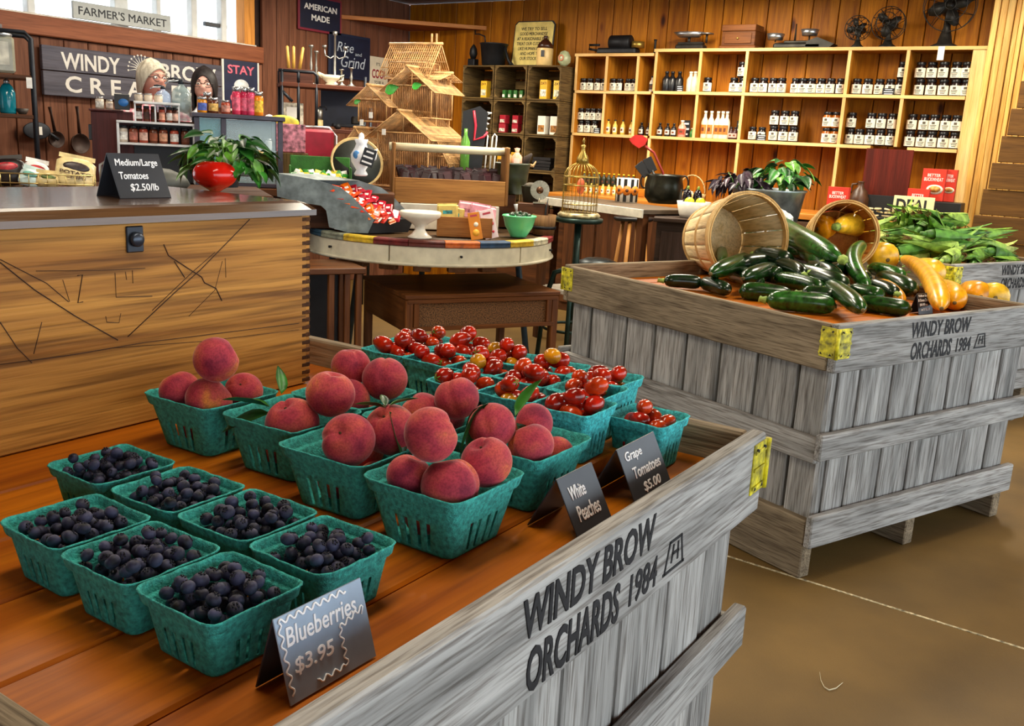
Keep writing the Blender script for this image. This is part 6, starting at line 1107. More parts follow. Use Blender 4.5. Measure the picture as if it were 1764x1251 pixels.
# mint bowl
p = on(893, 408); k = mpp(p); t = thing('mint_bowl', 'mint green mixing bowl with wrapped sweets on the round table', 'bowl', p); MB().lathe([(0, 0), (14*k, 0), (15*k, 3*k), (24*k, 18*k), (28*k, 34*k), (30*k, 35*k), (29*k, 37*k), (26*k, 36*k), (20*k, 16*k), (0, 6*k)], 32).build('bowl', plain('#5fc98a', .3, var=.04, key='jadeite'), t)
SWT = MB().ball((0, 0, 0), (.018, .01, .01), 8, 6).mesh('sweet', plain('#2c3a2a', .3, var=.9, vs=70))
for i in range(14): a = i*2.4; r = .06*math.sqrt((i+.5)/14); tag(ob('wrapped_sweet', SWT, None, Tr(p.x+r*cos(a), p.y+r*sin(a), p.z+36*k+.014*(1-i/14)) @ Rz(a*1.7) @ Ry(U(-.5, .5))), 'dark wrapped sweet in the mint bowl', 'sweet', 'sweets in the mint bowl')
p = on(912, 396); k = mpp(p); t = thing('fluted_bowl', 'white fluted glass bowl behind the mint bowl', 'bowl', p); prof = [(0, 0), (16*k, 0), (22*k, 22*k), (28*k, 42*k), (26*k, 42*k), (20*k, 20*k), (0, 5*k)]; mb = MB(); mb.lathe(prof, 36)
for v in mb.v: a = math.atan2(v.y, v.x); f = 1+.05*cos(12*a); v.x *= f; v.y *= f
mb.build('bowl', plain('#dfe6ea', .15, var=.05, key='milk_white_glass'), t)
for i, c in enumerate(('#e6d21e', '#e8e6d8', '#cfd81e')): tag(ob('snack_bag', packmesh(.06, .09, .02, [plain(c, .3), plain('#3a7ab0', .5)]), None, Tr(p.x-.02+i*.02, p.y+.012*i, p.z+48*k) @ Rz(-.9+.2*i) @ Rx(-.2+.2*i)), ['yellow', 'white', 'lime'][i]+' snack bag in the white fluted bowl', 'bag', 'snack bags in the fluted bowl')
p = on(936, 404); k = mpp(p); t = thing('wood_bucket', 'small round wooden bucket at the right of the round table', 'bucket', (p.x, p.y, p.z)); MB().lathe([(0, 0), (.06, 0), (.068, 34*k), (.062, 34*k), (.056, .01), (0, .01)], 24).build('body', wood('#6a4a2c', '#8f6a40', 'Z', 1, .7), t); MB().lathe([(.0685, 10*k), (.0695, 10*k), (.0705, 15*k), (.069, 15*k)], 24, 0, None, True, 1, 1, False).build('hoop', IRON, t); MB().tube([(0, 0, .01), (.01, 0, .14), (.03, 0, .2)], [.006, .006, .002], 6).build('tool', IRON, t)
# long wooden tote with chocolate bars
DT = 4.35
p = on(770, 372); vdn = V((p.x, p.y, 0)).normalized(); zt0 = .945; pt = atz(775, 352, zt0); k = mpp(pt); Tq = Tr(pt.x, pt.y, zt0) @ Rz(math.atan2(-pt.x, pt.y)+.12); t = thing('chocolate_tote', 'long wooden tote with dowel handle full of dark chocolate bars', 'tote', T=Tq); tw = wood('#7e5226', '#a8763c', 'X', .9, .6, 4, .2); Lt = 190*k; hz_ = 42*k
for y in (0, .17): MB().box((0, y, hz_/2), (Lt, .016, hz_), 0, None, .002).build('side', tw, t)
for s in (-1, 1): MB().box((s*(Lt/2+.009), .085, 50*k), (.018, .19, 100*k), 0, None, .006).build('end_board', wood('#6e4722', '#946736', 'Z', .9, .6), t)
MB().tube([(-Lt/2-.03, .085, 92*k), (Lt/2+.03, .085, 92*k)], 7*k, 12).build('dowel_handle', wood('#c9bd98', '#e2d9b8', 'X', 1, .5), t); MB().box((0, .085, .006), (Lt-.01, .15, .01)).build('bottom', tw, t)
CHB = [packmesh(.05, .12, .012, [plain(c, .35, var=.2), plain(c2, .6)]) for c, c2 in (('#2a1418', '#d8c8b8'), ('#3a1a20', '#c87888'), ('#241216', '#d9b860'))]; random.seed(3)
for i in range(45): r_ = i//15; x = -Lt/2+.05+(Lt-.1)*(i % 15)/14; tag(ob('chocolate_bar', CHB[i % 3], None, Tq @ Tr(x, .05+.04*r_, .012+.098+.012*r_) @ Rz(U(-.5, .5)) @ Rx(-.3) @ Ry(U(-.35, .35))), 'dark wrapped chocolate bar in the %s row of the wooden tote' % ('front', 'middle', 'back')[r_], 'chocolate bar', 'chocolate bars '+('front', 'middle', 'back')[r_])
o = MB().box((0, .085, (zt0-RTZ)/2), (Lt-.06, .2, zt0-RTZ-.004), 0, None, .004).build('white_riser', plain('#d8d2c0', .6, var=.08), None, Tr(pt.x, pt.y, RTZ) @ Rz(math.atan2(-pt.x, pt.y)+.12)); tag(o, 'white box riser under the chocolate tote', 'riser')
# porcelain pitcher stands on the metal bin
Tpit = Tb @ Tr((620-634)*k4, .11, pl[0][1]+.003)
# ================= things behind the round table =================
# porcelain pitcher: rests on a dark plinth beside the bin
def plinth(label, T, w_, d, h, m=None): o = MB().box((0, 0, 0), (w_, d, h-.002), 0, None, .004).build('plinth', m or darkW('Z'), None, T @ Tr(0, 0, -h/2-.001)); tag(o, label, 'plinth'); return o
k = k4; Tp = Tpit; COL_ = thing('porcelain_pitcher', 'white porcelain pitcher with blue flowers on the metal bin', 'pitcher', T=Tp); por = plain('#e6e8ec', .2, var=.05, key='porcelain')
MB().lathe([(0, 0), (10*k, 0), (12*k, 3*k), (8*k, 10*k), (17*k, 24*k), (18*k, 36*k), (11*k, 48*k), (9*k, 54*k), (12*k, 62*k), (10*k, 62*k), (7*k, 54*k), (0, 50*k)], 24).build('body', por, COL_); MB().tube([(16*k, 0, 40*k), (26*k, 0, 46*k), (24*k, 0, 30*k), (16*k, 0, 26*k)], 2.4*k, 7).build('handle', por, COL_); MB().ball((0, 0, 66*k), (5*k, 5*k, 7*k), 10, 8).build('finial', por, COL_)
MB().ball((-8*k, -15*k, 36*k), (6*k, 2*k, 7*k), 10, 8).build('painted_flower', plain('#4a86c0', .3), COL_)
g = card('black chalk tag hanging on the porcelain pitcher', None, 22*k, 30*k, 3, BLACK, 'price_tag', T=Tp @ Tr(8*k, -19*k, 18*k) @ Ry(.3))
# left display table (stands behind the chest)
zLT = 1.0; Tt = place(250, 330, 4.25, 0); t = thing('side_display_table', 'dark display table behind the chest, left of the round table', 'table', T=Tt); k = 4.25/FPX; X2 = lambda px_: (px_-250)*k
MB().box((X2(160), .22, zLT-.02), (X2(460)-X2(-140), .7, .04), 0, None, .005).build('tabletop', darkW('X'), t)
for x in (X2(-110), X2(430)):
    for y in (-.08, .52): MB().box((x, y, zLT/2-.02), (.06, .06, zLT-.04), 0, None, .004).build('leg', darkW('Z'), t)
def onT(x, dy=0): return Tt @ Tr(X2(x), dy, zLT+.001)
# wire basket of snack bags
t = thing('wire_basket', 'wire basket holding chip bags on the left display table', 'basket', T=onT(95, .02)); wm = plain('#c8b070', .3, .8, key='gold_wire'); W_ = 150*k; mb = MB()
for z in (.02, .06): mb.tube([(-W_/2, -.1, z), (W_/2, -.1, z), (W_/2, .1, z), (-W_/2, .1, z)], .003, 5, 0, True)
for i in range(12): x = -W_/2+W_*i/11; mb.tube([(x, -.1, .06), (x, -.1, .003), (x, .1, .003), (x, .1, .06)], .002, 4)
mb.build('wires', wm, t); MB().tube([(-W_/2, -.1, .0), (-W_/2-.01, -.1, .1), (-W_/2-.05, -.1, .155), (-W_/2-.1, -.1, .14)], .007, 7).build('handle', wm, t)
def chip(label, x, dy, w_, h, c1, c2, tx=None, rz=0, ry=0):
    b_ = thing('chip_bag', label, 'bag', T=onT(x, dy) @ Tr(0, 0, .004) @ Rz(rz) @ Ry(ry) @ Rx(-.3), group='chip bags'); mb = MB(); mb.ball((0, 0, h/2), (w_/2, .03, h/2), 16, 10, 0, None, lambda p: V((max(-w_/2, min(w_/2, p.x*1.25)), p.y*(1+.25*noise.noise(p*40)), h/2+max(-h/2, min(h/2, (p.z-h/2)*1.18))))); mb.box((0, 0, h+.006), (w_*.92, .003, .02), 0); mb.build('foil_bag', plain(c1, .3, var=.15, vs=25), b_)
    MB().ball((0, -.026, h*.66), (w_*.34, .008, h*.17), 14, 8).build('printed_picture', plain(c2, .4, var=.35, vs=40), b_)
    if tx: text(tx, w_*.8, h*.26, plain('#4a2c14', .6), b_, frame((0, -.0335, h*.36), (1, 0, 0), (0, 0, 1)), bold=.02, ext=.001)
chip('black bag with red and cream leaves in the wire basket', 42, .0, .14, .115, '#1c1414', '#b83038', None, 0, -.1); chip('white and red crumpled bag in the wire basket', 78, .03, .1, .105, '#e8e4e0', '#c02c30', None, .2, .2); chip('pale teal and white bag in the wire basket', 72, -.05, .09, .075, '#cfe6e2', '#7ac0b0', None, -.2, .25); chip('green and tan bag lying at the front of the wire basket', 100, -.06, .09, .06, '#c9b27a', '#6a7a3a', None, .3, .1)
chip('cream potato chip bag in the wire basket', 138, .0, .16, .13, '#e2cd94', '#3a2c2a', 'POTATO\nCHIPS', .1, .18)
t = thing('cream_bowl', 'shallow cream bowl of yellow fruit at the left edge', 'bowl', T=onT(6, .12)); MB().lathe([(0, .02), (.03, .02), (.075, .06), (.08, .062), (.03, .01), (0, .01)], 22).build('bowl', plain('#e0d8b4', .4), t)
for i in range(4): tag(ob('lemon', MB().ball((0, 0, 0), (.024, .019, .019), 12, 8).mesh('lemon', plain('#d9c84a', .45, var=.15)), None, onT(6, .12) @ Tr(-.03+.02*i, .015*(i % 2)-.01, .066+.006*(i % 2))), 'yellow lemon in the cream bowl, '+['leftmost', 'second', 'third', 'rightmost'][i], 'lemon', 'lemons')
# dark round trays / wooden bowls displayed on edge
def dish(label, x, dy, rp, tilt, rim, face, rz=0, sy=1., lift=0):
    R = rp*k; t = thing('wooden_bowl', label, 'bowl', T=onT(x, dy) @ Tr(0, 0, lift) @ Rz(rz)); MB().lathe([(0, 0), (R*.5, 0), (R*.95, R*.26), (R, R*.34), (R*.95, R*.33), (R*.5, R*.05), (0, R*.04)], 36, 0, None, True, 1, sy).build('bowl', rim, t, Tr(0, R*.1, R*sy*abs(sin(tilt))*.98) @ Rx(tilt)); MB().lathe([(0, R*.09), (R*.62, R*.13), (R*.9, R*.305), (0, R*.1)], 36, 0, None, True, 1, sy).build('inner_face', face, t, Tr(0, R*.1, R*sy*abs(sin(tilt))*.98) @ Rx(tilt)); return t
tan = plain('#b79a62', .5, var=.15); dk = plain('#2f332f', .55, var=.2, vs=10)
RL = place(600, 330, 5.12, RTZ+.001, -.05); o = MB().box((0, 0, .1), (.5, .36, .198), 0, None, .004).build('display_riser', darkW('X'), None, RL); tag(o, 'dark wooden riser on the round table under the green bin', 'riser')
onT0 = onT; kR = 5.12/FPX; onT = lambda x, dy=0: RL @ Tr((x-600)*kR, dy, .2)
dish('large dark wooden bowl with tan rim standing on edge', 612, .06, 55, 1.15, tan, dk, .2); onT = onT0; dish('dark wooden bowl lying tilted left of the green bin', 420, .1, 42, .5, dk, plain('#3c3a34', .5), 0, 1, .05); dish('tan rimmed bowl behind the tilted dark one', 432, .3, 40, .45, tan, dk, 0, 1, .08)
t = thing('covered_platter', 'grey covered platter with steel handle behind the price card', 'platter', T=onT(255, .18)); MB().lathe([(0, .0), (.17, 0), (.19, .02), (.17, .06), (.1, .09), (0, .1)], 36, 0, None, True, 1, .6).build('cover', plain('#4b4e48', .5, var=.25, vs=10), t); MB().tube([(-.2, -.04, 0), (-.2, -.04, .1), (-.17, -.04, .12), (-.11, -.04, .125)], .007, 8).build('handle', STEEL, t)
# green candy bin
t = thing('green_candy_bin', 'green fabric bin of wrapped candies behind the metal bin', 'bin', T=(RL @ Tr((556-600)*kR, -.12, .2)) @ Rz(.1)); gm = plain('#2e6a1e', .7, var=.2, bump=.5, bs=200, key='green_felt'); W_ = 100*kR
for c, d in (((0, .14, .085), (W_, .01, .17)), ((0, 0, .03), (W_, .01, .06)), ((-W_/2, .07, .06), (.01, .14, .12)), ((W_/2, .07, .06), (.01, .14, .12)), ((0, .07, .005), (W_, .14, .01))): MB().box(c, d, 0, None, .003).build('panel', gm, t)
GC = [packmesh(.035, .05, .014, [plain(c, .3, var=.2), plain(c2, .5)]) for c, c2 in (('#2f8a2a', '#f0e84a'), ('#e9e6dc', '#2f8a2a'), ('#d9c832', '#2a6a2a'))]
for i in range(20): tag(ob('green_candy', GC[i % 3], None, (RL @ Tr((556-600)*kR, -.12, .2)) @ Rz(.1) @ Tr(-W_/2+.03+(W_-.06)*(i % 10)/9, .04+.05*(i//10), .06+.015*(i//10)) @ Rz(U(-.6, .6)) @ Rx(-.6) @ Ry(U(-.7, .7))), ['green and yellow', 'white and green', 'yellow and green'][i % 3]+' wrapped candy in the green bin', 'candy', 'green bin candies %d' % (i % 3))
# floral box, red retro chair
T5 = place(520, 260, 6.15, 0); k5 = 6.15/FPX; t = thing('retro_chair', 'red vinyl chair with chrome frame behind the green bin', 'chair', T=T5); zc_ = atd(535, 222, 6.15).z; rm = plain('#9c1230', .4, var=.1, key='red_vinyl')
MB().box((12*k5, .0, zc_-26*k5), (84*k5, .04, 52*k5), 0, None, .03).build('backrest', rm, t); MB().tube([(-34*k5, .03, .02), (-34*k5, .03, zc_-10*k5), (-22*k5, .03, zc_+3*k5), (46*k5, .03, zc_+3*k5), (58*k5, .03, zc_-10*k5), (58*k5, .03, .02)], .010, 8).build('frame', STEEL, t)
MB().box((12*k5, -.18, .62), (84*k5, .34, .06), 0, None, .02).build('seat', rm, t)
for x in (-30, 54): MB().tube([(x*k5, -.33, .01), (x*k5, -.33, .6)], .011, 8).build('leg', STEEL, t)
o = plinth('dark crate under the floral box', place(487, 262, 5.62), .3, .16, atd(487, 262, 5.62).z, crateW('Z'))
t = thing('floral_gift_box', 'gift box wrapped in pink floral paper with yellow tissue', 'box', T=place(487, 262, 5.62)); kk = 5.62/FPX; MB().box((0, .0, 24*kk), (76*kk, .12, 47*kk), 0, None, .004).build('box', plain('#a86a78', .6, var=.75, vs=38, key='floral_print'), t); MB().ball((0, 0, 50*kk), (28*kk, .05, 12*kk), 12, 8, 0, None, lambda p: p*(1+.0*p.x)).build('yellow_tissue', plain('#d9c83a', .6, var=.25), t); MB().ball((-22*kk, 0, 50*kk), (10*kk, .03, 12*kk), 8, 6).build('white_tissue', plain('#d8dadc', .6, var=.35, vs=60), t)
# industrial pipe shelf against the left wall
D6 = 6.75; T6 = place(560, 250, D6, 0, .12); k6 = D6/FPX; X6 = lambda p_: (p_-560)*k6; zs1, zs2 = atd(560, 147, D6).z, atd(560, 222, D6).z; t = thing('pipe_shelf', 'dark industrial pipe shelf with wooden boards in the corner', 'shelf', T=T6)
for z in (zs1, zs2, .75): MB().box((X6(562), .14, z-.014), (X6(640)-X6(486), .3, .028), 0, None, .003).build('plank', wood('#4a2418', '#6a3a26', 'X', .9, .6), t)
ztop = atd(490, 122, D6).z
pipes(t, [[(X6(488), 0, 0), (X6(488), 0, ztop)], [(X6(638), 0, 0), (X6(638), 0, zs1)], [(X6(488), .27, 0), (X6(488), .27, ztop)], [(X6(638), .27, 0), (X6(638), .27, ztop)], [(X6(482), 0, ztop-.01), (X6(540), 0, ztop-.01), (X6(546), 0, ztop-.03), (X6(546), 0, zs1)], [(X6(515), 0, zs1), (X6(515), 0, ztop-.01)], [(X6(488), .0, zs1-.06), (X6(505), 0, zs1-.13)], [(X6(515), .0, zs2), (X6(515), 0, zs1)], [(X6(545), .0, zs2), (X6(545), 0, zs1)]], .011)
MB().box((X6(600), .285, (zs1+zs2)/2), (X6(640)-X6(560), .008, zs1-zs2-.04)).build('back_panel', plain('#101a30', .6), t)
B6 = T6 @ Tr(0, .12, zs1+.001); cand = plain('#cfa24a', .5); brs = plain('#8c8a84', .3, .8, key='pewter')
def candlestick(label, x, hp, dy=0, candle=0, mt=brs):
    h = hp*k6; t = thing('candlestick', label, 'candlestick', T=B6 @ Tr(X6(x), dy, 0)); MB().lathe([(.03, 0), (.032, .008), (.01, .02), (.007, h*.3), (.012, h*.5), (.007, h*.6), (.008, h*.92), (.018, h*.96), (.018, h), (0, h)], 14).build('stick', mt, t)
    if candle: MB().lathe([(.011, h), (.009, h+candle*k6), (0, h+candle*k6+.006)], 10).build('candle', cand, t)
o = thing('candle_block', 'carved dark candle block on the pipe shelf', 'block', T=B6 @ Tr(X6(515), .06, 0)); MB().box((0, 0, 12*k6), (56*k6, .1, 24*k6), 0, None, .006).build('block', wood('#3a2018', '#5a3428', 'X'), o)
for i, (x, lx) in enumerate(((503, -.02), (511, 0), (521, .03))): tag(MB().lathe([(.012, 0), (.010, 36*k6), (0, 38*k6)], 10).build('taper_candle', cand, None, B6 @ Tr(X6(x), .06, 24*k6+.001) @ Ry([-.08, 0, .16][i])), ['left', 'middle', 'right'][i]+' of three yellow taper candles on the pipe shelf', 'candle', 'taper candles')
candlestick('turned pewter candlestick left of the candelabra', 541, 66, .08); candlestick('second turned candlestick behind the first', 551, 58, .13); candlestick('small candlestick with price tag on the pipe shelf', 590, 28, -.03); candlestick('small candlestick at the right of the pipe shelf', 607, 32, -.02)
t = thing('candelabra', 'tall branched candelabra on the pipe shelf', 'candelabra', T=B6 @ Tr(X6(581), .06, 0)); h = 84*k6; MB().lathe([(.04, 0), (.042, .01), (.01, .03), (.007, h), (.016, h+.005), (.016, h+.03), (0, h+.03)], 14).build('stem', brs, t)
for s in (-1, 1): MB().tube([(0, 0, h*.62), (s*.03, 0, h*.55), (s*.07, 0, h*.6), (s*.075, 0, h*.74)], .005, 6).build('arm', brs, t); MB().lathe([(.008, h*.74), (.016, h*.76), (.016, h*.8), (0, h*.8)], 10).build('cup', brs, t, Tr(s*.075, 0, 0))
t = thing('gravy_boat', 'cream ceramic gravy boat on the pipe shelf', 'dish', T=B6 @ Tr(X6(570), -.06, 0)); cm = plain('#d8cfae', .3, var=.05); MB().lathe([(.028, 0), (.03, .006), (.02, .015), (.05, .045), (.058, .07), (.054, .07), (.045, .045), (0, .02)], 22, 0, None, True, 1.25, .7).build('boat', cm, t); MB().tube([(.06, 0, .06), (.095, 0, .075), (.09, 0, .04), (.055, 0, .03)], .006, 7).build('handle', cm, t); MB().tube([(-.055, 0, .055), (-.09, 0, .08)], [.022, .01], 8, 0, False, None, True, .6).build('spout', cm, t)
B7 = T6 @ Tr(0, .12, zs2+.001)
t = thing('boxed_goods', 'white and tan printed box on the lower pipe shelf', 'box', T=B7 @ Tr(X6(507), 0, 0)); MB().box((0, 0, 20*k6), (36*k6, .1, 40*k6), 0, None, .003).build('box', plain('#cfc8b4', .6, var=.3, vs=30), t); MB().box((0, -.051, 24*k6), (20*k6, .002, 18*k6)).build('label', WHITE, t)
t = thing('hand_grinder', 'metal hand grinder with cream cup on the lower pipe shelf', 'grinder', T=B7 @ Tr(X6(553), 0, 0)); MB().lathe([(.026, 0), (.03, .006), (.028, .06), (0, .06)], 16).build('cup', plain('#d9c48a', .4), t); MB().lathe([(.02, .06), (.026, .075), (.028, .13), (.018, .14), (0, .15)], 16).build('hopper', brs, t); MB().tube([(0, 0, .15), (.05, 0, .155), (.05, 0, .13)], .005, 6).build('crank', PIPE, t)
t = thing('toy_truck', 'dark metal toy truck on the lower pipe shelf', 'toy', T=B7 @ Tr(X6(605), .02, 0)); MB().box((0, 0, .03), (.24, .08, .025), 0, None, .006).build('chassis', PIPE, t); MB().box((.06, 0, .07), (.08, .07, .06), 0, None, .01).build('cab', MET, t)
for x in (-.08, .07): MB().lathe([(.02, -.045), (.02, .045)], 14).build('wheels', BLACK, t, Tr(x, 0, .02) @ Rx(PI/2))
# ================= bamboo birdcage =================
DB = 5.68; TBg = place(735, 300, DB, 0); kb = DB/FPX; zTM = 1.0; XB = lambda p_: (p_-745)*kb; ZBg = lambda y: atd(745, y, DB).z
o = MB().box((XB(764), .0, (zTM+RTZ)/2), (XB(896)-XB(632), .4, zTM-RTZ-.003), 0, None, .004).build('display_riser', darkW('X'), None, TBg); tag(o, 'dark wooden riser on the round table under the bamboo birdcage', 'riser')
bam = plain('#9a6c3c', .6, var=.3, vs=20, key='bamboo'); bamL = plain('#c79a62', .6, var=.25, vs=20, key='bamboo_pale')
cg = thing('bamboo_birdcage', 'tall bamboo birdcage built like a pagoda with many gabled roofs', 'birdcage', T=TBg @ Tr(-.02, .04, 0) @ Rz(-.6) @ Sc(1.06, 1, 1))
def house(name, x0, x1, yb, ye, yr, y0, y1, ridge='x'):
    """a cage tower: px x0..x1, base px yb, eaves px ye, ridge px yr; depth y0..y1 metres"""
    X0, X1, zb2, ze, zr = XB(x0), XB(x1), ZBg(yb), ZBg(ye), ZBg(yr); mb = MB(); n = max(4, int((X1-X0)/.012)); m2 = max(4, int((y1-y0)/.018))
    for i in range(n+1):
        x = X0+(X1-X0)*i/n
        for y in (y0, y1): mb.tube([(x, y, zb2), (x, y, ze)], .0027, 4)
    for i in range(1, m2):
        y = y0+(y1-y0)*i/m2
        for x in (X0, X1): mb.tube([(x, y, zb2), (x, y, ze)], .0027, 4)
    o = mb.build(name+'_bars', bam, cg); o['kind'] = 'stuff'
    f = MB()
    for z in (zb2, ze): f.tube([(X0, y0, z), (X1, y0, z), (X1, y1, z), (X0, y1, z)], .005, 5, 0, True)
    for x in (X0, X1):
        for y in (y0, y1): f.tube([(x, y, zb2), (x, y, ze)], .005, 5)
    f.build(name+'_frame', bamL, cg)
    r = MB(); ov = .05; xm = (X0+X1)/2; ym = (y0+y1)/2
    if ridge == 'y':     # gable faces the viewer
        nn = max(6, int((y1-y0+2*ov)/.014)); ex = (X1-X0)/2+ov; drop = (zr-ze)*ov/((X1-X0)/2)
        for i in range(nn+1):
            y = y0-ov+(y1-y0+2*ov)*i/nn
            for s in (-1, 1): r.tube([(xm, y, zr), (xm+s*ex, y, ze-drop)], .0042 if i in (0, nn) else .0032, 4)
        for s in (-1, 1):
            for q in (.25, .5, .75, 1): r.tube([(xm+s*ex*q, y0-ov, zr-(zr-ze+drop)*q), (xm+s*ex*q, y1+ov, zr-(zr-ze+drop)*q)], .003, 4)
        r.tube([(xm, y0-ov-.01, zr+.004), (xm, y1+ov+.01, zr+.004)], .009, 6); r.tube([(X0, y0, ze), (X1, y0, ze)], .004, 5); r.tube([(xm, y0, ze), (xm, y0, zr)], .003, 4)
    else:
        nn = max(6, int((X1-X0+2*ov)/.014)); ey = (y1-y0)/2+ov; drop = (zr-ze)*ov/((y1-y0)/2)
        for i in range(nn+1):
            x = X0-ov+(X1-X0+2*ov)*i/nn
            for s in (-1, 1): r.tube([(x, ym, zr), (x, ym+s*ey, ze-drop)], .0042 if i in (0, nn) else .0032, 4)
        for s in (-1, 1):
            for q in (.25, .5, .75, 1): r.tube([(X0-ov, ym+s*ey*q, zr-(zr-ze+drop)*q), (X1+ov, ym+s*ey*q, zr-(zr-ze+drop)*q)], .003, 4)
        r.tube([(X0-ov-.01, ym, zr+.004), (X1+ov+.01, ym, zr+.004)], .009, 6)
    o = r.build(name+'_roof', bamL, cg); o['kind'] = 'stuff'
yb0 = 345
house('top_tower', 682, 752, 135, 112, 80, -.04, .1, 'x'); house('upper_gable', 702, 778, 205, 152, 122, -.12, .1, 'y'); house('left_gable', 644, 700, 215, 178, 155, -.16, 0, 'y'); house('core', 690, 770, yb0-6, 135, 128, -.02, .12, 'x'); house('lower_gable', 692, 790, yb0-6, 232, 196, -.2, .08, 'y'); house('low_left_gable', 632, 690, yb0-6, 262, 228, -.22, -.02, 'y'); house('right_wing', 776, 812, yb0-6, 268, 238, -.1, .1, 'y')
MB().box((XB(720), -.04, zTM+.006), (XB(815)-XB(628), .4, .012), 0, None, .003).build('base_tray', bam, cg)
for x in (748, 757): MB().tube([(XB(x), .03, ZBg(92)), (XB(x), .03, ZBg(62))], .006, 6).build('chimney', bamL, cg)
for (x, y, s) in ((721, 166, 1.), (772, 158, .7), (660, 186, .5)): ob('paper_leaf', leafmesh('paper_leaf', .085*s, .07*s, plain('#2e8a2a', .5, var=.2), .15, .15), cg, Tr(XB(x)-.03, -.24, ZBg(y)) @ Rx(PI/2-.4) @ Rz(.5))
for (x, y) in ((672, 218), (690, 205), (716, 232)): MB().box((XB(x), -.262, ZBg(y)), (.024, .003, .034)).build('paper_tag', WHITE, cg)
# black gift bag with red ribbon + wire easel
Tg = place(812, 345, 5.58, zTM+.001); kg = 5.58/FPX; hb = (atd(812, 258, 5.58).z-zTM)/kg
t = thing('ribboned_bag', 'black gift bag with red ribbon and white tissue behind the tote', 'bag', T=Tg); MB().prism([(-24*kg, 0), (12*kg, 0), (22*kg, (hb+62)*kg), (8*kg, (hb+72)*kg), (-20*kg, (hb+62)*kg)], -.04, .04).build('bag', plain('#16171a', .5), t, Rx(PI/2)); MB().tube([(-2*kg, -.045, (hb+64)*kg), (2*kg, -.045, (hb+40)*kg), (0, -.045, (hb+16)*kg), (16*kg, -.045, (hb+22)*kg), (22*kg, -.03, (hb+30)*kg)], 2.2*kg, 6).build('ribbon', plain('#d0203a', .4), t)
for i in range(6): MB().tube([(14*kg, 0, (hb+60-8*i)*kg), ((28-2*i)*kg, -.02, (hb+62-9*i)*kg)], [4*kg, 1*kg], 6).build('tissue', plain('#e6e6e2', .7), t)
t2 = thing('bottle', 'small green glass bottle in front of the black bag', 'bottle', T=Tg @ Tr(-14*kg, -.075, 0)); MB().lathe([(7*kg, 0), (8*kg, (hb+12)*kg), (3*kg, (hb+24)*kg), (3*kg, (hb+34)*kg), (0, (hb+34)*kg)], 14).build('glass', plain('#6fae4a', .1, var=.15, alpha=.75), t2)
Te = place(836, 345, 5.56, zTM+.001); kg = 5.56/FPX; he = (atd(836, 262, 5.56).z-zTM)
t = thing('wire_easel', 'white wire easel stand at the right of the tote', 'stand', T=Te); kg = 4.7/FPX
for x in (-14, 4): MB().tube([(x*kg, 0, .006), ((x+5)*kg, 0, he+30*kg), ((x+9)*kg, 0, he+36*kg), ((x+13)*kg, 0, he+32*kg), ((x+8)*kg, 0, .006)], .005, 6).build('wire', WHITE, t)
MB().tube([(-18*kg, 0, .005), (18*kg, 0, .005)], .005, 6).build('foot', WHITE, t)
# dark green crocks with soap bottles, sunburst
Tc = place(880, 338, 5.62, zTM+.001); kc = 5.62/FPX
t = thing('green_crock', 'dark olive crock holding soap bottles', 'crock', T=Tc); MB().lathe([(0, 0), (24*kc, 0), (28*kc, 30*kc), (30*kc, 48*kc), (32*kc, 50*kc), (30*kc, 52*kc), (27*kc, 50*kc), (22*kc, 6*kc), (0, 6*kc)], 28).build('pot', plain('#2f3420', .4, var=.2), t); MB().lathe([(0, 42*kc), (28*kc, 42*kc), (28*kc, 46*kc), (0, 46*kc)], 24).build('filling', plain('#3a2a18', .9), t)
for i, (x, c) in enumerate(((-10, '#c9a06a'), (7, '#e0a88a'))): g = thing('soap_bottle', ['tan soap bottle with green label in the crock', 'peach soap bottle in the crock'][i], 'bottle', T=Tc @ Tr(x*kc, -.02, 46.2*kc)); MB().lathe([(8*kc, 0), (9*kc, 4*kc), (9*kc, 16*kc), (4*kc, 22*kc), (3*kc, 24*kc), (5*kc, 30*kc), (0, 31*kc)], 16).build('body', plain(c, .4), g); MB().box((0, -9*kc, 9*kc), (10*kc, .002, 9*kc)).build('label', plain('#2a6a3a' if i == 0 else '#f0d8c8', .6), g)
g = thing('driftwood', 'dark piece of driftwood sticking out of the crock', 'wood', T=Tc @ Tr(22*kc, .0, 46.2*kc)); MB().tube([(0, 0, 0), (2*kc, 0, 14*kc), (10*kc, -.01, 22*kc)], [5*kc, 6*kc, 2*kc], 8).build('branch', plain('#2a1e16', .8), g); MB().tube([(0, 0, 4*kc), (14*kc, 0, 2*kc), (18*kc, 0, 10*kc)], [3*kc, 3*kc, 1*kc], 7).build('branch', plain('#b08a5a', .7), g)
Tn = place(914, 342, 5.4, RTZ+.001); zn = .17; kn = 5.4/FPX; o = MB().box((5*kn, -.03, zn/2-.001), (52*kn, .15, zn-.002), 0, None, .003).build('small_riser', darkW('X'), None, Tn); tag(o, 'small dark riser under the tin pail and sunburst', 'riser'); Tn = Tn @ Tr(0, 0, zn)
t = thing('tin_pail', 'small dark tin pail left of the birdcage', 'pail', T=Tn); MB().lathe([(0, 0), (13*kn, 0), (17*kn, 26*kn), (18*kn, 27*kn), (15*kn, 27*kn), (12*kn, 3*kn), (0, 3*kn)], 22).build('pail', plain('#3b4038', .4, .5), t); MB().ball((0, 0, 27*kn), (13*kn, 13*kn, 6*kn), 12, 8).build('filling', plain('#4a4438', .8, var=.5, vs=60), t)
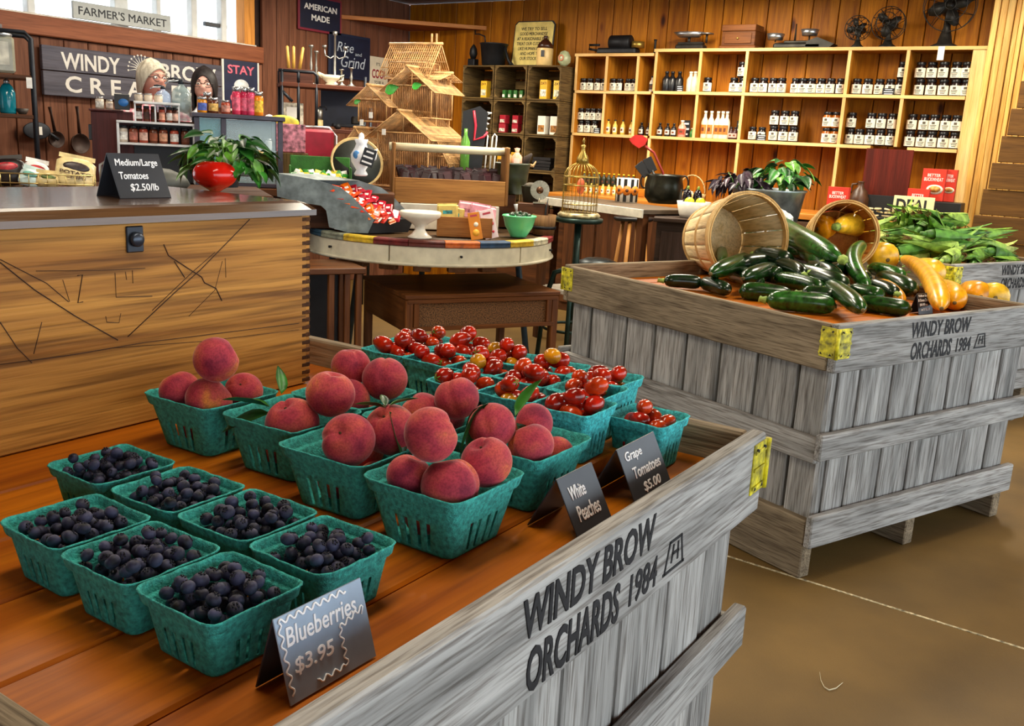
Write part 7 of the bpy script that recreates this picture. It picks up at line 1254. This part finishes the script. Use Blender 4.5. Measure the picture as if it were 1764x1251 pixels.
t = thing('sunburst_ornament', 'metal sunburst ornament in front of the tin pail', 'ornament', T=Tn @ Tr(15*kn, -.09, 0)); sb = plain('#a89f88', .3, .8); MB().lathe([(6*kn, -.006), (6*kn, .006), (0, .008)], 16).build('disc', plain('#5a3a22', .4, .5), t, Tr(0, 0, 22*kn) @ Rx(PI/2))
for i in range(18): a = 2*PI*i/18; MB().prism([(6*kn, -1.2*kn), (16*kn, -2.6*kn), (16*kn, 2.6*kn), (6*kn, 1.2*kn)], -.003, .003).build('ray', sb, t, Tr(0, 0, 22*kn) @ Rx(PI/2) @ Rz(a))
MB().tube([(0, 0, 0), (0, 0, 8*kn)], .004, 6).build('stand', sb, t); MB().box((0, 0, .003), (.07, .05, .006)).build('foot', sb, t)
# ================= white-edged table, gold birdcage on green stool, kettle =================
z5 = .96; a, b_, = atz(1108, 361, z5), atz(922, 337, z5); xv = (b_-a).normalized(); back = V((-xv.y, xv.x, 0)); back = back if back.dot(V((a.x, a.y, 0))) > 0 else -back; L5 = (b_-a).length
T5 = frame(a, -xv, back) @ Tr(-L5, 0, -z5); t = thing('white_edge_table', 'tall table with white painted edge behind the green stool', 'table', T=T5)
MB().box((L5/2, .2, z5-.015), (L5, .39, .028), 0, None, .003).build('tabletop', plain('#5a4a38', .5), t); MB().box((L5/2, .0, z5-.026), (L5, .012, .05), 0, None, .002).build('edge_strip', plain('#d2cdbd', .5, var=.1), t)
for x in (.05, L5-.05):
    for y in (.05, .35): MB().box((x, y, z5/2-.015), (.05, .05, z5-.03), 0, None, .003).build('leg', darkW('Z'), t)
MB().box((L5*.25, .2, .35), (L5*.4, .3, .03), 0, None, .003).build('lower_shelf', plain('#b8b0a0', .6), t)
# gold birdcage
pg = atz(997, 374, .9); Tg = Tr(pg.x, pg.y, 0); kg = mpp(pg); t = thing('green_stool', 'dark green cast-iron stool carrying the gold birdcage', 'stool', T=Tg); gm = plain('#1d3630', .4, .4, var=.2, key='green_iron'); zs = .9
MB().lathe([(0, zs-.03), (40*kg, zs-.03), (42*kg, zs-.02), (42*kg, zs-.004), (0, zs-.004)], 30).build('seat', gm, t); MB().lathe([(.02, .3), (.02, zs-.03), (0, zs-.03)], 14).build('screw_post', gm, t); MB().lathe([(.05, .5), (.06, .52), (.06, .6), (.04, .62), (0, .62)], 16).build('hub', gm, t)
for i in range(4): aa = i*PI/2+.4; MB().tube([(.04*cos(aa), .04*sin(aa), .6), (.12*cos(aa), .12*sin(aa), .57), (.17*cos(aa), .17*sin(aa), .4), (.2*cos(aa), .2*sin(aa), .0)], [.016, .016, .014, .014], 8).build('leg', gm, t)
MB().tube([(.17*cos(2*PI*i/20), .17*sin(2*PI*i/20), .25) for i in range(20)], .009, 6, 0, True).build('foot_ring', gm, t)
cg = thing('gold_birdcage', 'round gold wire birdcage with domed top on the green stool', 'birdcage', T=Tg @ Tr(0, 0, zs)); gw = plain('#a58c46', .3, .8, key='gold'); R = 30*kg; H1, H2, H3 = 22*kg, 68*kg, 92*kg
MB().lathe([(0, 0), (36*kg, 0), (37*kg, 4*kg), (33*kg, 8*kg), (0, 8*kg)], 30).build('base', plain('#c9b98a', .35, .5, var=.3, vs=30), cg)
for i in range(26): aa = 2*PI*i/26; pts = [(R*cos(aa), R*sin(aa), 6*kg), (R*cos(aa), R*sin(aa), H2)]+[(R*cos(q)*cos(aa), R*cos(q)*sin(aa), H2+(H3-H2)*sin(q)) for q in (.3, .6, .9, 1.2, 1.45)]; MB().tube(pts, .0016, 4).build('bar', gw, cg)
for z in (H1, H2-14*kg, H2): MB().tube([(R*cos(2*PI*i/26), R*sin(2*PI*i/26), z) for i in range(26)], .0032, 5, 0, True).build('hoop', gw, cg)
MB().lathe([(11*kg, H3-3*kg), (10*kg, H3+8*kg), (4*kg, H3+18*kg), (3*kg, H3+24*kg), (5*kg, H3+28*kg), (0, H3+30*kg)], 16).build('finial', gw, cg); MB().tube([(0, 0, H3+28*kg), (3*kg, 0, H3+36*kg), (0, 0, H3+40*kg), (-3*kg, 0, H3+36*kg), (0, 0, H3+29*kg)], .003, 5).build('ring', gw, cg)
MB().lathe([(0, H1), (R*.93, H1), (R*.93, H1+.004), (0, H1+.004)], 26).build('inner_floor', plain('#b9b29a', .5), cg); MB().ball((0, 0, H1+30*kg), (10*kg, 6*kg, 14*kg), 12, 8).build('bird_figure', plain('#c85a2a', .5, var=.3), cg)
# kettle pot with red ladle, sunflower tin
pk = atz(1118, 350, z5+.001) + back*.12; kk = mpp(pk); t = thing('cast_iron_kettle', 'black cast-iron kettle with ring handles on the white-edged table', 'pot', pk); MB().lathe([(0, 0), (24*kk, 0), (32*kk, 10*kk), (33*kk, 30*kk), (30*kk, 44*kk), (32*kk, 46*kk), (31*kk, 49*kk), (28*kk, 48*kk), (30*kk, 28*kk), (0, 6*kk)], 36).build('pot', plain('#26271f', .28, .4, var=.25, key='black_iron'), t)
vr = V((pk.y, -pk.x, 0)).normalized()
for s in (-1, 1): c = vr*s*33*kk+V((0, 0, 36*kk)); MB().tube([c+vr*s*9*kk*cos(q)*.8+V((0, 0, 12*kk*sin(q))) for q in [2*PI*i/16 for i in range(16)]], 1.4*kk, 6, 0, True).build('ring_handle', IRON, t)
MB().box(vr*40*kk+V((0, 0, 14*kk)), (.004, 13*kk, 22*kk)).build('price_tag', WHITE, t)
l = thing('red_ladle', 'red heart-shaped ladle leaning out of the kettle', 'utensil', T=Tr(pk) @ Rz(math.atan2(-pk.x, pk.y))); MB().tube([(8*kk, 0, 12*kk), (-4*kk, 0, 52*kk), (-22*kk, 0, 84*kk), (-38*kk, 0, 94*kk)], [2*kk, 2*kk, 2.2*kk, 2.6*kk], 7).build('handle', plain('#7a1a14', .4), l)
MB().prism([(-38*kk, 96*kk), (-34*kk, 106*kk), (-44*kk, 112*kk), (-56*kk, 112*kk), (-66*kk, 104*kk), (-60*kk, 97*kk), (-48*kk, 90*kk)], -.012, .012).build('head', plain('#b0201a', .35), l, Rx(PI/2))
for i, (dx, rz_) in enumerate(((10, .5), (18, .8))): s_ = thing('spatula', ['black spatula leaning in the kettle', 'black flat turner leaning in the kettle'][i], 'utensil', T=Tr(pk) @ Rz(math.atan2(-pk.x, pk.y)) @ Tr(0, .0, 14*kk) @ Ry([-.5, -.75][i])); MB().tube([(0, 0, 0), (0, 0, 46*kk)], 2.2*kk, 7).build('handle', BLACK, s_); MB().box((0, 0, 56*kk), (16*kk, .01, 26*kk), 0, None, .003).build('blade', BLACK, s_)
pt = atz(1052, 348, z5+.001) + back*.13; t = thing('sunflower_tin', 'black and white striped tin with orange sunflowers', 'tin', T=Tr(pt) @ Rz(math.atan2(-pt.x, pt.y))); h = 40*kk; W_ = 34*kk
MB().lathe([(0, 0), (W_/2*1.1, 0), (W_/2*1.1, h), (0, h)], 28).build('tin_body', plain('#e3ddd0', .4, var=.03), t)
for i in range(10): mb = MB(); aa = 2*PI*i/10; strip(mb, W_/2*1.115, aa, aa+.3, .004, h-.004, 0, 3); mb.build('stripe', plain('#1c1a18', .4), t)
for i in (-1, 0, 1): aa = -PI/2+i*.75; d = MB().lathe([(8*kk, 0), (8*kk, .002), (0, .003)], 14).build('printed_sunflower', plain('#dc7a16', .5, var=.2, vs=60), t, Rz(aa) @ Tr(W_/2*1.12, 0, h*.5) @ Ry(PI/2)); MB().lathe([(3*kk, 0), (3*kk, .003), (0, .004)], 10).build('sunflower_eye', plain('#4a2410', .6), d)
# black bar stool with wooden legs
ps = atz(1092, 376, .82); ks = mpp(ps); t = thing('bar_stool', 'bar stool with black saddle seat and wooden legs under the table edge', 'stool', (ps.x, ps.y, 0), -.6); MB().lathe([(0, .80), (.11, .80), (.125, .815), (.12, .83), (.08, .818), (0, .815)], 28, 0, None, True, 1.25, .8).build('seat', BLACK, t)
for i in range(4): aa = PI/4+i*PI/2; MB().tube([(.08*cos(aa), .07*sin(aa), .80), (.17*cos(aa), .16*sin(aa), 0)], .014, 8).build('leg', wood('#a0682c', '#c48a48', 'Z', 1, .5), t)
MB().tube([(.135*cos(PI/4+i*PI/2), .125*sin(PI/4+i*PI/2), .3) for i in range(4)], .009, 6, 0, True).build('foot_rail', STEEL, t)
# milk can behind the stool
pm = atd(1030, 455, 5.72); t = thing('milk_can', 'dark grey metal milk can behind the green stool', 'can', (pm.x, pm.y, 0)); MB().lathe([(.15, 0), (.16, .02), (.16, .42), (.1, .52), (.09, .56), (.12, .58), (.12, .62), (.07, .64), (0, .64)], 28).build('can', plain('#4a5052', .4, .6, var=.25), t)
for s in (-1, 1): MB().tube([(s*.155, 0, .36), (s*.2, 0, .4), (s*.15, 0, .46)], .01, 7).build('handle', plain('#4a5052', .4, .6), t)
# dark cabinet with white bowl, and galvanised tub of herbs
zd = .925; pd = atz(1190, 377, zd); vdn = V((pd.x, pd.y, 0)).normalized(); Td = Tr(pd.x, pd.y, 0) @ Rz(math.atan2(-vdn.x, vdn.y)); kd = mpp(pd); t = thing('dark_cabinet', 'dark wooden cabinet behind the zucchini bin', 'cabinet', T=Td); MB().box((78*kd, .2, zd/2-.01), (270*kd, .42, zd-.03), 0, None, .004).build('carcass', wood('#241a15', '#3c2c22', 'X', 1, .5), t); MB().box((78*kd, .19, zd-.014), (282*kd, .47, .026), 0, None, .004).build('top', wood('#2a1e17', '#46342a', 'X', 1, .45), t)
for i in range(4): d = MB().box(((-18+64*i)*kd, -.016, zd/2-.02), (60*kd, .014, zd-.12), 0, None, .003).build('door', wood('#2a1e17', '#40302a', 'Z', 1, .5), t); MB().ball(((6+64*i)*kd, -.03, zd*.6), .011, 8, 6).build('knob', STEEL, d)
t = thing('white_bowl', 'white ceramic bowl with eggplants and lemons on the dark cabinet', 'bowl', T=Td @ Tr(3*kd, .11, zd)); MB().lathe([(0, 0), (22*kd, 0), (25*kd, 6*kd), (30*kd, 28*kd), (28*kd, 28*kd), (22*kd, 6*kd), (0, 5*kd)], 30).build('bowl', plain('#dcd6c8', .3, var=.04), t)
for i, x in enumerate((-10, 8)): e = thing('eggplant', ['left', 'right'][i]+' dark eggplant in the white bowl', 'eggplant', T=Td @ Tr(x*kd, .13, zd+34*kd)); MB().ball((0, 0, 0), (8*kd, 8*kd, 15*kd), 14, 10).build('fruit', plain('#150f18', .15), e); MB().tube([(0, 0, 14*kd), (1*kd, 0, 20*kd)], [3*kd, 1.6*kd], 7).build('stem', STG, e)
for i, x in enumerate((-5, 14)): tag(MB().ball((0, 0, 0), (8.5*kd, 8*kd, 7.5*kd), 14, 10).build('lemon', plain('#d6d326', .4, var=.12), None, Td @ Tr(x*kd, .07, zd+28*kd)), ['left', 'right'][i]+' lemon in the white bowl with the eggplants', 'lemon', 'lemons in the white bowl')
# tub
pt = atd(1338, 333, 4.95); kt = 4.95/FPX; Tt2 = Td @ Tr((Td.inverted() @ pt).x, .2, zd); H = pt.z-zd; t = thing('galvanised_tub', 'galvanised tub of purple and green basil on the dark cabinet', 'tub', T=Tt2); MB().lathe([(0, 0), (58*kt, 0), (68*kt, H-.01), (71*kt, H), (69*kt, H+.004), (66*kt, H-.006), (56*kt, .01), (0, .01)], 36).build('tub', plain('#8f989a', .35, .7, var=.25, vs=14, key='zinc'), t)
HB = [leafmesh('leaf', .1, .06, m, .3, .45) for m in (GREEN, DGREEN, GREEN2)]; PBm = [leafmesh('leaf', .09, .05, m, .3, .5) for m in (PURP, PURP, plain('#3a2432', .4, var=.3))]
p = Tt2 @ V((22*kt, 0, H-.03)); bush('green_basil', 'leafy green basil bunch at the right of the galvanised tub', p, 70, .15, .2, HB, 9, None, 'herb', (.0, 0, 0), .7, 1.15, .6)
p = Tt2 @ V((-60*kt, -.03, H-.04)); bush('purple_basil', 'dark purple basil bunch at the left of the galvanised tub', p, 75, .13, .15, PBm, 10, None, 'herb', (-.02, -.02, 0), .7, 1.1, .9)
# deal sign behind the corn
pd = atz(1578, 378, 1.0); t = thing('deal_sign', 'cream sign with bold black letters behind the corn', 'sign', T=Tr(6.40, atx(1570, 378, 6.40).y, CTZ+.05) @ Rz(-PI/2)); kq = 5.95/FPX; MB().box((0, 0, -.025), (.2, .04, .05), 0, None, .003).build('foot', BLACK, t); MB().box((0, 0, 15*kq), (66*kq, .014, 32*kq), 0, None, .002).build('board', plain('#e6dda4', .6, var=.06), t); text('DEAL', 56*kq, 22*kq, INK, t, frame((0, -.0075, 15*kq), (1, 0, 0), (0, 0, 1)), bold=.04)
# scrap on the floor, dark leaf stain
p = atz(1432, 1178, 0); mb = MB(); mb.tube([atz(x, y, .004) for x, y in ((1412, 1158), (1414, 1172), (1420, 1184), (1428, 1189), (1440, 1186), (1452, 1176))], [.0008, .0015, .002, .002, .0018, .0008], 5, 0, False, None, True, .5); tag(mb.build('corn_silk_scrap', plain('#d8cfae', .8), None), 'pale curled scrap lying on the concrete floor', 'scrap')
